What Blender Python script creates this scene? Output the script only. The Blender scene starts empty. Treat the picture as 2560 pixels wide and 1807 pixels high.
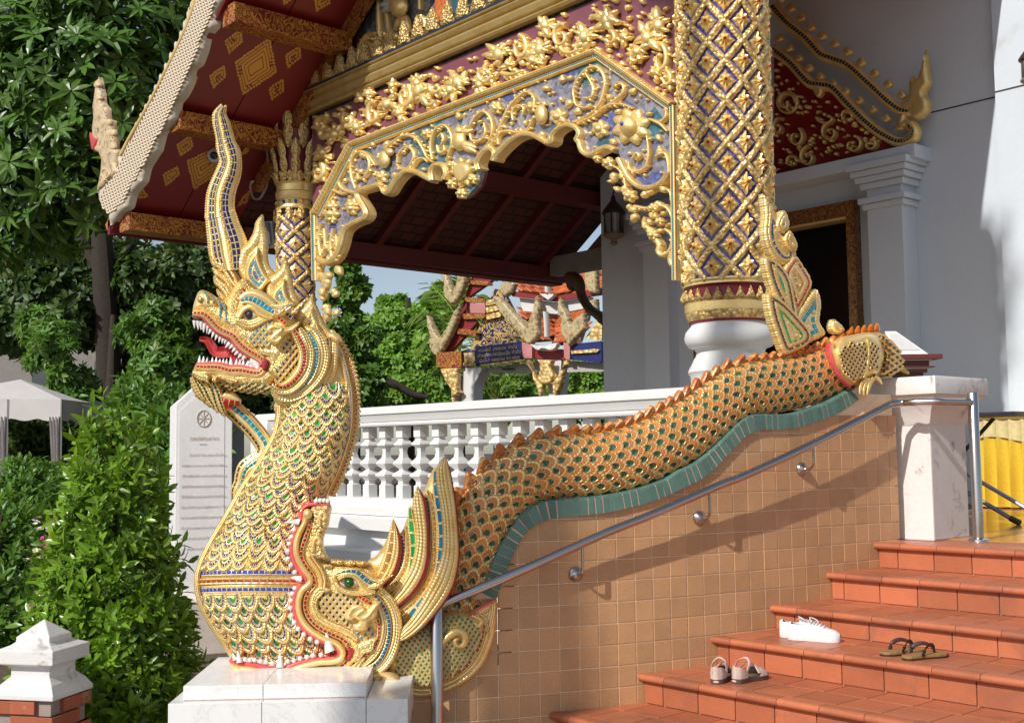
import bpy, bmesh, math, random
import numpy as np
from mathutils import Vector, Matrix
from mathutils.geometry import delaunay_2d_cdt
random.seed(7); rng = np.random.default_rng(7)
PI = math.pi
sc = bpy.context.scene
COL = sc.collection

# ---------------------------------------------------------------- camera (solved from the tile grid, the steps and the verticals)
FPX = 2917.05                                   # focal length for a 2560 wide frame
YAW, PITCH, ROLL = 0.847, 0.07724, -0.01228
U = 0.11                                        # one wall tile with its joint, metres
CAM = np.array([37.3265, -47.82038, 14.75122])*U
def _rot(yaw, pitch, roll):
    cy, sy, cp, sp = math.cos(yaw), math.sin(yaw), math.cos(pitch), math.sin(pitch)
    f = np.array([-sy*cp, cy*cp, sp]); r = np.array([cy, sy, 0.0]); u = np.cross(r, f)
    c, s = math.cos(roll), math.sin(roll)
    return np.array([c*r+s*u, -s*r+c*u, f])
RC = _rot(YAW, PITCH, ROLL)
cd = bpy.data.cameras.new('camera'); cam = bpy.data.objects.new('camera', cd); COL.objects.link(cam)
cd.sensor_width = 36.0; cd.lens = 36.0*FPX/2560; cd.clip_start = 0.05; cd.clip_end = 3000
cam.matrix_world = Matrix(((RC[0][0], RC[1][0], -RC[2][0], CAM[0]), (RC[0][1], RC[1][1], -RC[2][1], CAM[1]),
                           (RC[0][2], RC[1][2], -RC[2][2], CAM[2]), (0, 0, 0, 1)))
sc.camera = cam

# ---------------------------------------------------------------- light
SUN = Vector((-0.134, 1.0, -0.765)).normalized()        # direction the light travels
SUN_EL = math.asin(-SUN.z); SUN_AZ = math.atan2(-SUN.x, -SUN.y)
w = bpy.data.worlds.new('World'); sc.world = w; w.use_nodes = True
wn = w.node_tree.nodes; wl = w.node_tree.links; wn.clear()
sky = wn.new('ShaderNodeTexSky'); sky.sky_type = 'NISHITA'; sky.sun_disc = False
sky.sun_elevation = SUN_EL; sky.sun_rotation = SUN_AZ
sky.air_density = 1.0; sky.dust_density = 0.8; sky.ozone_density = 1.6
bg = wn.new('ShaderNodeBackground'); bg.inputs['Strength'].default_value = 0.10
wo = wn.new('ShaderNodeOutputWorld')
hsv = wn.new('ShaderNodeHueSaturation'); hsv.inputs['Saturation'].default_value = 0.72; hsv.inputs['Value'].default_value = 1.0
wl.new(sky.outputs[0], hsv.inputs['Color']); wl.new(hsv.outputs[0], bg.inputs[0]); wl.new(bg.outputs[0], wo.inputs[0])
sd = bpy.data.lights.new('sun', 'SUN'); sd.energy = 3.9; sd.angle = math.radians(0.53); sd.color = (1.0, 0.955, 0.88)
sun = bpy.data.objects.new('sun', sd); COL.objects.link(sun)
sun.rotation_euler = SUN.to_track_quat('-Z', 'Y').to_euler()
sc.view_settings.view_transform = 'Standard'; sc.view_settings.look = 'None'
sc.view_settings.exposure = 0.12; sc.view_settings.gamma = 1.0; sc.view_settings.use_curve_mapping = False
sc.cycles.max_bounces = 6; sc.cycles.diffuse_bounces = 4; sc.cycles.glossy_bounces = 3
sc.cycles.transmission_bounces = 3; sc.cycles.transparent_max_bounces = 6; sc.cycles.use_denoising = True

# ---------------------------------------------------------------- photograph pixel (2560 wide) -> place
def ray(x, y):
    return RC.T @ np.array([(x-1280)/FPX, -(y-903.5)/FPX, 1.0])
def hit(x, y, axis, val):
    d = ray(x, y); return CAM + d*((val-CAM[axis])/d[axis])
def hX(x, y, X): return hit(x, y, 0, X)
def hY(x, y, Y): return hit(x, y, 1, Y)
def hZ(x, y, Z): return hit(x, y, 2, Z)
def dist_at(x, y, d): return CAM + ray(x, y)*d
# plan curve of the flared stair wall: s runs along it (metres), the face looks towards +n
_s = np.arange(-2.6, 4.4, 0.01)
def _theta(s):
    t = s/U
    t = np.clip(t, -5.9, 40)
    return np.clip(0.19857-0.01287*(t-13)+0.00067*(t-13)**2, 0.10, 0.69)
_th = _theta(_s)
_wx = np.concatenate([[0], np.cumsum(0.5*(np.sin(_th[1:])+np.sin(_th[:-1])))*0.01])
_wy = np.concatenate([[0], np.cumsum(0.5*(np.cos(_th[1:])+np.cos(_th[:-1])))*0.01])
_k = np.argmin(abs(_s-13*U)); _wx -= _wx[_k]; _wy -= _wy[_k]
def W(s, z, n=0.0):
    th = np.interp(s, _s, _th)
    return np.array([np.interp(s, _s, _wx)+n*np.cos(th), np.interp(s, _s, _wy)-n*np.sin(th), z])
def Wn(s):
    th = float(np.interp(s, _s, _th)); return np.array([math.cos(th), -math.sin(th), 0.0])
def Wt(s):
    th = float(np.interp(s, _s, _th)); return np.array([math.sin(th), math.cos(th), 0.0])
def pix_sz(P, n=0.0):
    """photo pixels -> (s, z) on the ribbon at offset n from the wall face"""
    P = np.atleast_2d(np.asarray(P, float)); out = np.zeros((len(P), 2))
    cx = _wx+n*np.cos(_th)-CAM[0]; cy = _wy-n*np.sin(_th)-CAM[1]
    for i, (x, y) in enumerate(P):
        d = ray(x, y); g = cx*d[1]-cy*d[0]
        k = np.where(g[:-1]*g[1:] <= 0)[0]; k = k[0] if len(k) else (0 if abs(g[0]) < abs(g[-1]) else len(g)-2)
        t = g[k]/(g[k]-g[k+1]); s = _s[k]+t*0.01
        X = cx[k]+t*(cx[k+1]-cx[k]); Y = cy[k]+t*(cy[k+1]-cy[k])
        out[i] = s, CAM[2]+d[2]*(X*d[0]+Y*d[1])/(d[0]**2+d[1]**2)
    return out
def pixW(P, n=0.0):
    q = pix_sz(P, n); return np.array([W(s, z, n) for s, z in q])
# flat figure plane of the two heads (tangent of the wall's flared end)
def spl(pts, n=8, closed=False):
    """Catmull-Rom through points of any dimension"""
    p = np.asarray(pts, float); m = len(p); out = []
    for i in range(m if closed else m-1):
        if closed: a, b, c, d = p[i-1], p[i], p[(i+1) % m], p[(i+2) % m]
        else: a, b, c, d = p[max(i-1, 0)], p[i], p[i+1], p[min(i+2, m-1)]
        for k in range(n):
            t = k/n; out.append(0.5*((2*b)+(c-a)*t+(2*a-5*b+4*c-d)*t*t+(3*b-a-3*c+d)*t**3))
    if not closed: out.append(p[-1])
    return np.array(out)
def resample(p, step, closed=False):
    p = np.asarray(p, float)
    if closed: p = np.vstack([p, p[:1]])
    L = np.concatenate([[0], np.cumsum(np.linalg.norm(np.diff(p, axis=0), axis=1))])
    n = max(int(round(L[-1]/step)), 3); t = np.linspace(0, L[-1], n+1)
    if closed: t = t[:-1]
    return np.stack([np.interp(t, L, p[:, k]) for k in range(p.shape[1])], 1)
def zc(pts, ox, oy, k):
    return [(ox+x/k, oy+y/k)+tuple(r) for x, y, *r in pts]

# ---------------------------------------------------------------- scene graph helpers
def thing(name, label, cat, loc=(0, 0, 0), group=None, rz=0.0):
    o = bpy.data.objects.new(name, None); COL.objects.link(o)
    o.empty_display_size = 0.1
    o.location = loc; o.rotation_euler = (0, 0, rz); o['label'] = label; o['category'] = cat
    if group: o['group'] = group
    return o
def tag(o, label=None, cat=None, group=None, kind=None):
    if label: o['label'] = label
    if cat: o['category'] = cat
    if group: o['group'] = group
    if kind: o['kind'] = kind
    return o
def _world(o):
    m = Matrix.LocRotScale(o.location, o.rotation_euler, o.scale)
    return (_world(o.parent) @ o.matrix_parent_inverse @ m) if o.parent else m
def put(name, mesh, parent=None, M=None):
    """link a mesh (already in world space when M is None) as an object under parent"""
    o = bpy.data.objects.new(name, mesh); COL.objects.link(o)
    if parent is not None:
        o.parent = parent; o.matrix_parent_inverse = _world(parent).inverted()
    if M is not None: o.matrix_basis = M if isinstance(M, Matrix) else Matrix(M)
    return o
def frame(o, x, y, z):
    return Matrix(((x[0], y[0], z[0], o[0]), (x[1], y[1], z[1], o[1]), (x[2], y[2], z[2], o[2]), (0, 0, 0, 1)))
class MB:
    def __init__(s): s.v = []; s.f = []; s.m = []; s.uv = []
    def add(s, v, f, m=0, uv=None):
        b = len(s.v); v = np.asarray(v, float)
        s.v.extend(map(tuple, v)); s.f.extend([tuple(i+b for i in q) for q in f])
        s.m.extend(m if hasattr(m, '__len__') else [m]*len(f))
        s.uv.extend(map(tuple, uv) if uv is not None else [(0.0, 0.0)]*len(v)); return s
    def box(s, c, d, m=0, R=None, taper=None):
        x, y, z = d[0]/2, d[1]/2, d[2]/2; t = taper or (1, 1)
        v = np.array([(-x, -y, -z), (x, -y, -z), (x, y, -z), (-x, y, -z), (-x*t[0], -y*t[1], z), (x*t[0], -y*t[1], z), (x*t[0], y*t[1], z), (-x*t[0], y*t[1], z)])
        if R is not None: v = v @ np.asarray(R).T
        return s.add(v+np.asarray(c, float), [(0, 3, 2, 1), (4, 5, 6, 7), (0, 1, 5, 4), (1, 2, 6, 5), (2, 3, 7, 6), (3, 0, 4, 7)], m)
    def bar(s, a, b, wd, ht, m=0, up=(0, 0, 1)):
        a = np.asarray(a, float); b = np.asarray(b, float); d = b-a; L = np.linalg.norm(d); d = d/L
        x = np.cross(d, up); x /= np.linalg.norm(x); z = np.cross(x, d)
        return s.box((a+b)/2, (wd, L, ht), m, R=np.stack([x, d, z], 1))
    def tube(s, path, r, seg=10, m=0, ry=None, side=None, cap=True, uvs=(1, 1)):
        """side: direction kept as the local x of every ring"""
        p = np.asarray(path, float); n = len(p); r = np.broadcast_to(np.asarray(r, float), (n,)); ry = r if ry is None else np.broadcast_to(np.asarray(ry, float), (n,))
        t = np.gradient(p, axis=0); t /= np.linalg.norm(t, axis=1)[:, None]+1e-12
        V = []; UV = []; L = np.concatenate([[0], np.cumsum(np.linalg.norm(np.diff(p, axis=0), axis=1))])
        x = None
        for i in range(n):
            if side is not None: x = np.asarray(side[i] if np.ndim(side) == 2 else side, float)
            elif x is None: x = np.array((0, 0, 1.0)) if abs(t[i][2]) < 0.9 else np.array((1.0, 0, 0))
            x = x-t[i]*np.dot(x, t[i]); x = x/(np.linalg.norm(x)+1e-12); y = np.cross(t[i], x)
            for k in range(seg+1):
                a = 2*PI*k/seg; V.append(p[i]+x*r[i]*math.cos(a)+y*ry[i]*math.sin(a)); UV.append((L[i]*uvs[0], k/seg*uvs[1]))
        F = [(i*(seg+1)+k, i*(seg+1)+k+1, (i+1)*(seg+1)+k+1, (i+1)*(seg+1)+k) for i in range(n-1) for k in range(seg)]
        if cap:
            F.append(tuple(range(seg-1, -1, -1))); F.append(tuple((n-1)*(seg+1)+k for k in range(seg)))
        return s.add(V, F, m, UV)
    def lathe(s, prof, c=(0, 0, 0), seg=16, m=0, sq=False, a0=0.0):
        """profile of (radius, z); sq gives square mouldings (4 sides, radius = half width)"""
        if sq: seg = 4; a0 = PI/4
        k2 = math.sqrt(2) if sq else 1
        V = [(c[0]+k2*r*math.cos(2*PI*k/seg+a0), c[1]+k2*r*math.sin(2*PI*k/seg+a0), c[2]+z) for r, z in prof for k in range(seg)]
        n = len(prof)
        F = [(i*seg+k, i*seg+(k+1) % seg, (i+1)*seg+(k+1) % seg, (i+1)*seg+k) for i in range(n-1) for k in range(seg)]
        F.append(tuple(range(seg-1, -1, -1))); F.append(tuple((n-1)*seg+k for k in range(seg)))
        mm = m if not hasattr(m, '__len__') else [m[i] for i in range(n-1) for k in range(seg)]+[m[0], m[-1]]
        return s.add(V, F, mm)
    def prism(s, poly, ext, m=0):
        """poly: 3d planar polygon, ext: extrusion vector"""
        p = np.asarray(poly, float); n = len(p); e = np.asarray(ext, float)
        nn = np.zeros(3)
        for i in range(n): nn += np.cross(p[i], p[(i+1) % n])
        if np.dot(nn, e) > 0: p = p[::-1]
        return s.add(np.vstack([p, p+e]), [tuple(range(n)), tuple(range(2*n-1, n-1, -1))]+[(i, i+n, (i+1) % n+n, (i+1) % n) for i in range(n)], m)
    def ball(s, c, r, seg=10, rings=6, m=0):
        r = np.broadcast_to(np.asarray(r, float), (3,)); V = []
        for i in range(rings+1):
            a = PI*i/rings
            for k in range(seg):
                b = 2*PI*k/seg; V.append((c[0]+r[0]*math.sin(a)*math.cos(b), c[1]+r[1]*math.sin(a)*math.sin(b), c[2]+r[2]*math.cos(a)))
        F = [(i*seg+k, (i+1)*seg+k, (i+1)*seg+(k+1) % seg, i*seg+(k+1) % seg) for i in range(rings) for k in range(seg)]
        return s.add(V, F, m)
    def mesh(s, name, mats, smooth=0.7, bevel=0.0):
        me = bpy.data.meshes.new(name); me.from_pydata(s.v, [], s.f)
        for m in (mats if isinstance(mats, (list, tuple)) else [mats]): me.materials.append(m)
        if s.m: me.polygons.foreach_set('material_index', np.array(s.m, dtype=np.int32))
        uv = me.uv_layers.new(name='UVMap'); li = np.zeros(len(me.loops), dtype=np.int32); me.loops.foreach_get('vertex_index', li)
        uv.data.foreach_set('uv', np.asarray(s.uv, dtype=np.float32)[li].ravel())
        me.validate(clean_customdata=False)
        if bevel:
            bm = bmesh.new(); bm.from_mesh(me); bmesh.ops.remove_doubles(bm, verts=bm.verts, dist=1e-6)
            es = [e for e in bm.edges if len(e.link_faces) == 2 and e.calc_face_angle(0) > 0.6]
            bmesh.ops.bevel(bm, geom=es, offset=bevel, segments=2, affect='EDGES', clamp_overlap=True, profile=0.6)
            bm.to_mesh(me); bm.free()
        if smooth:
            me.polygons.foreach_set('use_smooth', np.ones(len(me.polygons), dtype=bool)); me.set_sharp_from_angle(angle=smooth)
        return me
    def obj(s, name, mats, parent=None, smooth=0.7, bevel=0.0, M=None):
        return put(name, s.mesh(name, mats, smooth, bevel), parent, M)

# ---------------------------------------------------------------- materials
MATS = {}
class NT:
    def __init__(s, name):
        s.mat = bpy.data.materials.new(name); s.mat.use_nodes = True; s.t = s.mat.node_tree; s.t.nodes.clear()
        s.out = s.n('ShaderNodeOutputMaterial'); s.b = s.n('ShaderNodeBsdfPrincipled'); s.l(s.b.outputs[0], s.out.inputs[0])
    def n(s, t, **k):
        x = s.t.nodes.new(t)
        for a, b in k.items(): setattr(x, a, b)
        return x
    def l(s, a, b): s.t.links.new(a, b)
    def val(s, x, inp):
        if hasattr(x, 'links') or hasattr(x, 'is_linked'): s.l(x, inp)
        else: inp.default_value = x
    def math(s, op, a, b=0.0, c=0.0, clamp=False):
        x = s.n('ShaderNodeMath', operation=op, use_clamp=clamp)
        for i, q in enumerate((a, b, c)): s.val(q, x.inputs[i])
        return x.outputs[0]
    def mix(s, f, a, b, mode='MIX'):
        x = s.n('ShaderNodeMix', data_type='RGBA', blend_type=mode); x.clamp_factor = True
        s.val(f, x.inputs[0])
        for q, i in ((a, 6), (b, 7)):
            if isinstance(q, tuple): q = q if len(q) == 4 else q+(1,)
            s.val(q, x.inputs[i])
        return x.outputs[2]
    def noise(s, scale, detail=3, rough=0.55, vec=None, dist=0.0):
        x = s.n('ShaderNodeTexNoise'); x.inputs['Scale'].default_value = scale; x.inputs['Detail'].default_value = detail; x.inputs['Roughness'].default_value = rough
        x.inputs['Distortion'].default_value = dist
        s.l(vec if vec is not None else s.pos(), x.inputs['Vector']); return x.outputs['Fac']
    def voro(s, scale, vec=None, feature='F1', out='Distance'):
        x = s.n('ShaderNodeTexVoronoi', feature=feature); x.inputs['Scale'].default_value = scale
        s.l(vec if vec is not None else s.pos(), x.inputs['Vector']); return x.outputs[out]
    def pos(s): return s.n('ShaderNodeNewGeometry').outputs['Position']
    def uv(s):
        x = s.n('ShaderNodeSeparateXYZ'); s.l(s.n('ShaderNodeUVMap').outputs[0], x.inputs[0]); return x.outputs[0], x.outputs[1]
    def rnd(s): return s.n('ShaderNodeObjectInfo').outputs['Random']
    def ramp(s, f, stops, interp='LINEAR'):
        x = s.n('ShaderNodeValToRGB'); x.color_ramp.interpolation = interp; e = x.color_ramp.elements
        while len(e) > 1: e.remove(e[-1])
        for i, (p, c) in enumerate(stops):
            q = e[0] if i == 0 else e.new(p); q.position = p
            c = (c, c, c) if isinstance(c, (int, float)) else c; q.color = tuple(c)[:3]+(1,)
        s.val(f, x.inputs[0]); return x.outputs[0]
    def bump(s, h, strength=0.5, dist=0.01, chain=None):
        x = s.n('ShaderNodeBump'); x.inputs['Strength'].default_value = strength; x.inputs['Distance'].default_value = dist
        s.l(h, x.inputs['Height'])
        if chain is not None: s.l(chain, x.inputs['Normal'])
        return x.outputs[0]
    def fin(s, col=None, rough=None, metal=None, bump=None, **k):
        for q, nm in ((col, 'Base Color'), (rough, 'Roughness'), (metal, 'Metallic')):
            if q is None: continue
            if isinstance(q, tuple) and len(q) == 3: q = q+(1,)
            s.val(q, s.b.inputs[nm])
        if bump is not None: s.l(bump, s.b.inputs['Normal'])
        for a, b in k.items(): s.b.inputs[a.replace('_', ' ').title() if a not in ('IOR',) else a].default_value = b
        return s.mat
def M(name, base, rough=0.6, metal=0.0, nscale=6.0, namt=0.25, fine=40.0, famt=0.15, rand=0.0, bump=0.15, bdist=0.004, dirt=None, spec=None):
    """one general surface: colour with cloudy and fine variation, per-object variation and fine relief"""
    if name in MATS: return MATS[name]
    t = NT(name); a = t.noise(nscale, 4, 0.6); b = t.noise(fine, 3, 0.6)
    k = t.math('ADD', t.math('MULTIPLY_ADD', a, namt*2, 1-namt), t.math('MULTIPLY_ADD', b, famt*2, -famt))
    if rand: k = t.math('ADD', k, t.math('MULTIPLY_ADD', t.rnd(), rand, -rand/2))
    vm = t.n('ShaderNodeVectorMath', operation='SCALE'); vm.inputs[0].default_value = base[:3]; t.l(k, vm.inputs['Scale'])
    col = vm.outputs[0]
    if dirt:
        f = t.ramp(t.noise(dirt[1], 6, 0.7, dist=0.6), [(dirt[2], 0), (dirt[3], 1)])
        col = t.mix(f, col, dirt[0])
    nrm = t.bump(t.math('ADD', b, t.math('MULTIPLY', a, 0.5)), bump, bdist) if bump else None
    r = t.math('MULTIPLY_ADD', b, 0.2, rough-0.1)
    MATS[name] = t.fin(col, r, metal, nrm)
    if spec is not None: t.b.inputs['Specular IOR Level'].default_value = spec
    return MATS[name]
# gold leaf: slightly worn, warm red size showing in places
def gold_nodes(t, tone=1.0, red=0.35):
    a = t.noise(9, 5, 0.65); b = t.noise(70, 3, 0.6)
    c = t.ramp(a, [(0.25, (0.80*tone, 0.52*tone, 0.15*tone)), (0.5, (0.94*tone, 0.685*tone, 0.275*tone)), (0.75, (0.98*tone, 0.77*tone, 0.40*tone))])
    f = t.math('MULTIPLY', t.ramp(t.noise(30, 6, 0.75), [(0.60, 0), (0.72, 1)]), red)
    c = t.mix(f, c, (0.36, 0.12, 0.03))
    return c, a, b
def GOLD(name='gold_leaf', tone=1.0, rough=0.33, metal=0.55, red=0.35, bump=0.35, orn=None):
    if name in MATS: return MATS[name]
    t = NT(name); c, a, b = gold_nodes(t, tone, red)
    h = t.math('ADD', b, t.math('MULTIPLY', a, 0.7)); n = t.bump(h, bump, 0.006)
    if orn:    # small tooled ornament
        v = t.voro(orn[0]); n = t.bump(t.math('SUBTRACT', 1.0, v), orn[1], orn[2], n)
        c = t.mix(t.ramp(v, [(0.45, 0), (0.8, 0.55)]), c, (0.20, 0.08, 0.015))
    MATS[name] = t.fin(c, t.math('MULTIPLY_ADD', b, 0.25, rough-0.12), metal, n); return MATS[name]
# ================================================================ SITE: ground, wall, stairs, terrace
T = lambda *a: np.array(a, float)*U                       # tile units -> metres
def zt(t): return (t+6.55)*U                              # tile height -> metres above ground
m_white = M('white_paint', (0.72, 0.715, 0.70), 0.55, nscale=3, namt=0.06, fine=30, famt=0.04, bump=0.12, dirt=((0.42, 0.38, 0.32), 5, 0.66, 0.80))
m_oldwhite = M('weathered_white', (0.70, 0.68, 0.66), 0.6, nscale=4, namt=0.10, fine=40, famt=0.08, bump=0.3, dirt=((0.26, 0.22, 0.19), 7, 0.58, 0.74))
m_grout = M('tile_grout', (0.88, 0.70, 0.48), 0.85, nscale=12, namt=0.2, bump=0.3)
m_tile = M('tan_tile', (0.53, 0.305, 0.150), 0.42, nscale=9, namt=0.12, fine=160, famt=0.34, rand=0.20, bump=0.25, bdist=0.003, dirt=((0.36, 0.205, 0.105), 1.6, 0.50, 0.95))
m_edge = M('green_slate_tile', (0.10, 0.20, 0.165), 0.42, nscale=14, namt=0.2, fine=120, famt=0.35, rand=0.25, bump=0.3, bdist=0.003)
m_pinkgrout = M('pink_grout', (0.70, 0.46, 0.34), 0.85, nscale=12, namt=0.2, bump=0.3)
m_terra = M('terracotta_tile', (0.44, 0.137, 0.064), 0.40, nscale=5, namt=0.20, fine=60, famt=0.12, rand=0.34, bump=0.15, dirt=((0.20, 0.095, 0.065), 3.0, 0.52, 0.80))
m_steel = NT('polished_steel'); m_steel = m_steel.fin((0.50, 0.485, 0.475), 0.24, 1.0, m_steel.bump(m_steel.noise(60, 3), 0.05, 0.002))
m_marble = NT('white_marble')
_v = m_marble.ramp(m_marble.noise(2.6, 8, 0.62, dist=2.2), [(0.455, (0.80, 0.79, 0.785)), (0.485, (0.70, 0.69, 0.68)), (0.505, (0.80, 0.79, 0.785)), (0.7, (0.84, 0.83, 0.82))])
m_marble = m_marble.fin(_v, 0.22, 0.0)
m_soil = M('garden_soil', (0.10, 0.065, 0.045), 0.95, nscale=3, namt=0.4, fine=20, famt=0.3, bump=0.8, bdist=0.03)
m_pave = M('concrete_paving', (0.30, 0.28, 0.25), 0.9, nscale=2, namt=0.25, fine=25, famt=0.15, bump=0.3)

# ground: one sheet to the horizon, garden soil, with the paved yard lying on it
g = MB(); n = 40; xs = np.linspace(-1, 1, n)**3*900
gv = [(x-5, y+5, 0.0) for y in xs for x in xs]
g.add(gv, [(j*n+i, j*n+i+1, (j+1)*n+i+1, (j+1)*n+i) for j in range(n-1) for i in range(n-1)])
tag(g.obj('ground', m_soil, smooth=0), kind='structure')
b = MB(); b.add([(-1.0, -14, .004), (14, -14, .004), (14, -1.2, .004), (-0.2, -1.2, .004), (-0.6, -1.8, .004), (-1.0, -3.0, .004)], [(0, 1, 2, 3, 4, 5)])
tag(b.obj('pavement', m_pave, smooth=0), kind='structure')

# ---- flared stair wall --------------------------------------------------------------------------------------------------
edge_lo = zc([(150,1290),(205,1165),(250,1040),(300,900),(350,800),(440,655),(550,570),(700,520),(890,500),(1100,480),(1270,455),(1450,415),(1620,370),(1780,310),(1930,240)], 1200, 1160, 3.827) + \
          zc([(150,790),(300,690),(400,590),(500,480),(600,380),(700,310),(830,285),(990,280),(1150,260),(1270,220),(1400,175),(1530,120),(1640,50),(1720,-15)], 1700, 1000, 3.827)
edge_hi = zc([(-60,1290),(55,1140),(110,985),(165,850),(225,740),(330,580),(400,490),(490,430),(590,375),(700,355),(880,345),(1080,330),(1250,310),(1450,270),(1640,215),(1810,150)], 1200, 1160, 3.827) + \
          zc([(0,690),(170,610),(350,460),(470,340),(570,235),(640,180),(720,150),(850,145),(980,150),(1110,140),(1240,100),(1370,55),(1470,10),(1640,-90)], 1700, 1000, 3.827)
EL = resample(spl(pix_sz(edge_lo, 0.018), 6), 0.01); EH = resample(spl(pix_sz(edge_hi, 0.018), 6), 0.01)
S_END = 25.7*U
def z_edge(s): return np.interp(s, EL[:, 0], EL[:, 1], left=EL[0, 1])
stair_wall = thing('stair_wall', 'flared stair side wall faced with small square tan tiles and a green tile edging', 'wall', tuple(W(1.4, 0)))
b = MB(); ss = np.arange(-0.62, S_END, 0.03)
prof = []
for s in ss:
    top = max(min(z_edge(s)+0.03, 2.2), 0.30) if s > 0.1 else 0.55
    prof.append((W(s, 0, -0.0042), W(s, top, -0.0042), W(s, top, -0.26), W(s, 0, -0.26)))
V = [p for q in prof for p in q]; F = []
for i in range(len(prof)-1):
    for k in range(3): F.append((i*4+k, i*4+k+1, (i+1)*4+k+1, (i+1)*4+k))
F += [(0, 3, 2, 1), tuple(len(V)-4+k for k in range(4))]
b.add(V, F); b.obj('wall_core', m_grout, stair_wall, smooth=0)
def clip(poly, a, bb, c):
    out = []; n = len(poly)
    for i in range(n):
        p, q = poly[i], poly[(i+1) % n]; dp = a*p[0]+bb*p[1]-c; dq = a*q[0]+bb*q[1]-c
        if dp >= 0: out.append(p)
        if dp*dq < 0: t = dp/(dp-dq); out.append((p[0]+t*(q[0]-p[0]), p[1]+t*(q[1]-p[1])))
    return out
full = {}
gap = 0.0046
step_z = [(-10.17, -3.84), (-5.82, -2.44), (-1.61, -1.05), (2.28, 0.17), (6.46, 1.57), (10.31, 2.95)]
for i in range(-5, 26):
    for j in range(-7, 10):
        s0, s1 = i*U+gap/2, (i+1)*U-gap/2; z0, z1 = zt(j)+gap/2, zt(j+1)-gap/2
        sm = (s0+s1)/2
        if s1 > S_END: s1 = S_END; sm = (s0+s1)/2
        if s1-s0 < 0.02: continue
        y = W(sm, 0)[1]/U; fl = max([z for yy, z in step_z if yy < y-0.5]+[-6.5])
        if zt(fl) > z1: continue
        ze = z_edge(sm)+0.012
        if sm < EL[0, 0]: ze = EL[0, 1]
        if z0 > ze+0.10: continue
        poly = [(s0, z0), (s1, z0), (s1, z1), (s0, z1)]
        if z1 > min(z_edge(s0), z_edge(s1)) and sm > EL[0, 0]-0.1:
            sl = (z_edge(sm+0.03)-z_edge(sm-0.03))/0.06
            poly = clip(poly, sl, -1, sl*sm-ze)
        if len(poly) < 3: continue
        key = len(poly) == 4 and abs(poly[0][0]-s0) < 1e-9 and abs(z1-max(p[1] for p in poly)) < 1e-9 and poly[0][1] == z0 and poly[2] == (s1, z1) and s1-s0 > U-gap-1e-6
        o = W(sm, (z0+z1)/2); x = Wt(sm); z = np.array([0, 0, 1.0]); y = -Wn(sm)
        if key and 'tile' in full: me = full['tile']
        else:
            q = MB(); zc0 = (z0+z1)/2; tt = 0.014; be = 0.0025
            n = len(poly); cx = sum(p[0] for p in poly)/n; cz = sum(p[1] for p in poly)/n
            def ins(p, e): 
                dx, dz = p[0]-cx, p[1]-cz; L = max(math.hypot(dx, dz), 1e-4); k = max(0, 1-e*1.4/L); return (cx+dx*k, cz+dz*k)
            V = [(p[0]-sm, tt-0.002, p[1]-zc0) for p in poly]+[(p[0]-sm, be, p[1]-zc0) for p in poly]+[(ins(p, be)[0]-sm, 0, ins(p, be)[1]-zc0) for p in poly]
            F = [(k, (k+1) % n, (k+1) % n+n, k+n) for k in range(n)]+[(k+n, (k+1) % n+n, (k+1) % n+2*n, k+2*n) for k in range(n)]+[tuple(range(2*n, 3*n))]
            q.add(V, F); me = q.mesh('tile', m_tile, smooth=0)
            if key: full['tile'] = me
        jr = random.uniform(-0.012, 0.012); jt = random.uniform(-0.008, 0.008); put('tile', me, stair_wall, frame(o-y*random.uniform(-0.0006, 0.0008), x+z*jt*0.5, y+x*jr, z-x*jt*0.5))
# green edging: two rows of slate tiles along the curved top
L1 = resample(EL, 0.004); L2 = resample(EH, 0.004)
nE = 66
for k in range(nE):
    a0, a1 = (k+0.07)/nE, (k+0.93)/nE
    def at(L, t): return L[min(int(t*(len(L)-1)), len(L)-1)]
    p0_, p1_ = at(L1, a0), at(L1, a1)
    def opp(p, t):
        tn = at(L1, min(t+0.012, 1))-at(L1, max(t-0.012, 0)); dd = L2-p; sc_ = np.abs(dd @ (tn/np.linalg.norm(tn)))+0.15*np.linalg.norm(dd, axis=1); return int(np.argmin(sc_))
    i0_, i1_ = opp(p0_, a0), opp(p1_, a1); q = [p0_, p1_, L2[i1_], L2[i0_]]
    V = [W(s, z, 0.018) for s, z in q]+[W(s, z, 0.002) for s, z in q]
    b = MB().add(V, [(0, 1, 2, 3), (4, 7, 6, 5), (0, 4, 5, 1), (1, 5, 6, 2), (2, 6, 7, 3), (3, 7, 4, 0)])
    b.obj('edging_tile', m_edge, stair_wall, smooth=0, bevel=0.0015)
    h = [L2[i0_], L2[i1_]]
    V = [W(s, z+0.004, 0.016) for s, z in h]+[W(h[1][0], h[1][1]+0.012, -0.045), W(h[0][0], h[0][1]+0.012, -0.045)]
    V += [v-np.array([0, 0, 0.012]) for v in V]
    b = MB().add(V, [(0, 1, 2, 3), (4, 7, 6, 5), (0, 4, 5, 1), (1, 5, 6, 2), (2, 6, 7, 3), (3, 7, 4, 0)])
    b.obj('edging_cap_tile', m_edge, stair_wall, smooth=0)
b = MB()   # mortar bed of the edging
P1 = L1[::6]; P2 = L2[np.linspace(0, len(L2)-1, len(P1)).astype(int)]
V = []; 
for p, q in zip(P1, P2): V += [W(p[0], p[1], 0.0145), W(q[0], q[1], 0.0145), W(q[0], q[1]+0.005, -0.06), W(p[0], p[1]-0.001, -0.012)]
F = [(i*4+k, i*4+(k+1) % 4, (i+1)*4+(k+1) % 4, (i+1)*4+k) for i in range(len(P1)-1) for k in range(4)]
b.add(V, F).obj('edging_mortar', m_pinkgrout, stair_wall, smooth=0)

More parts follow.
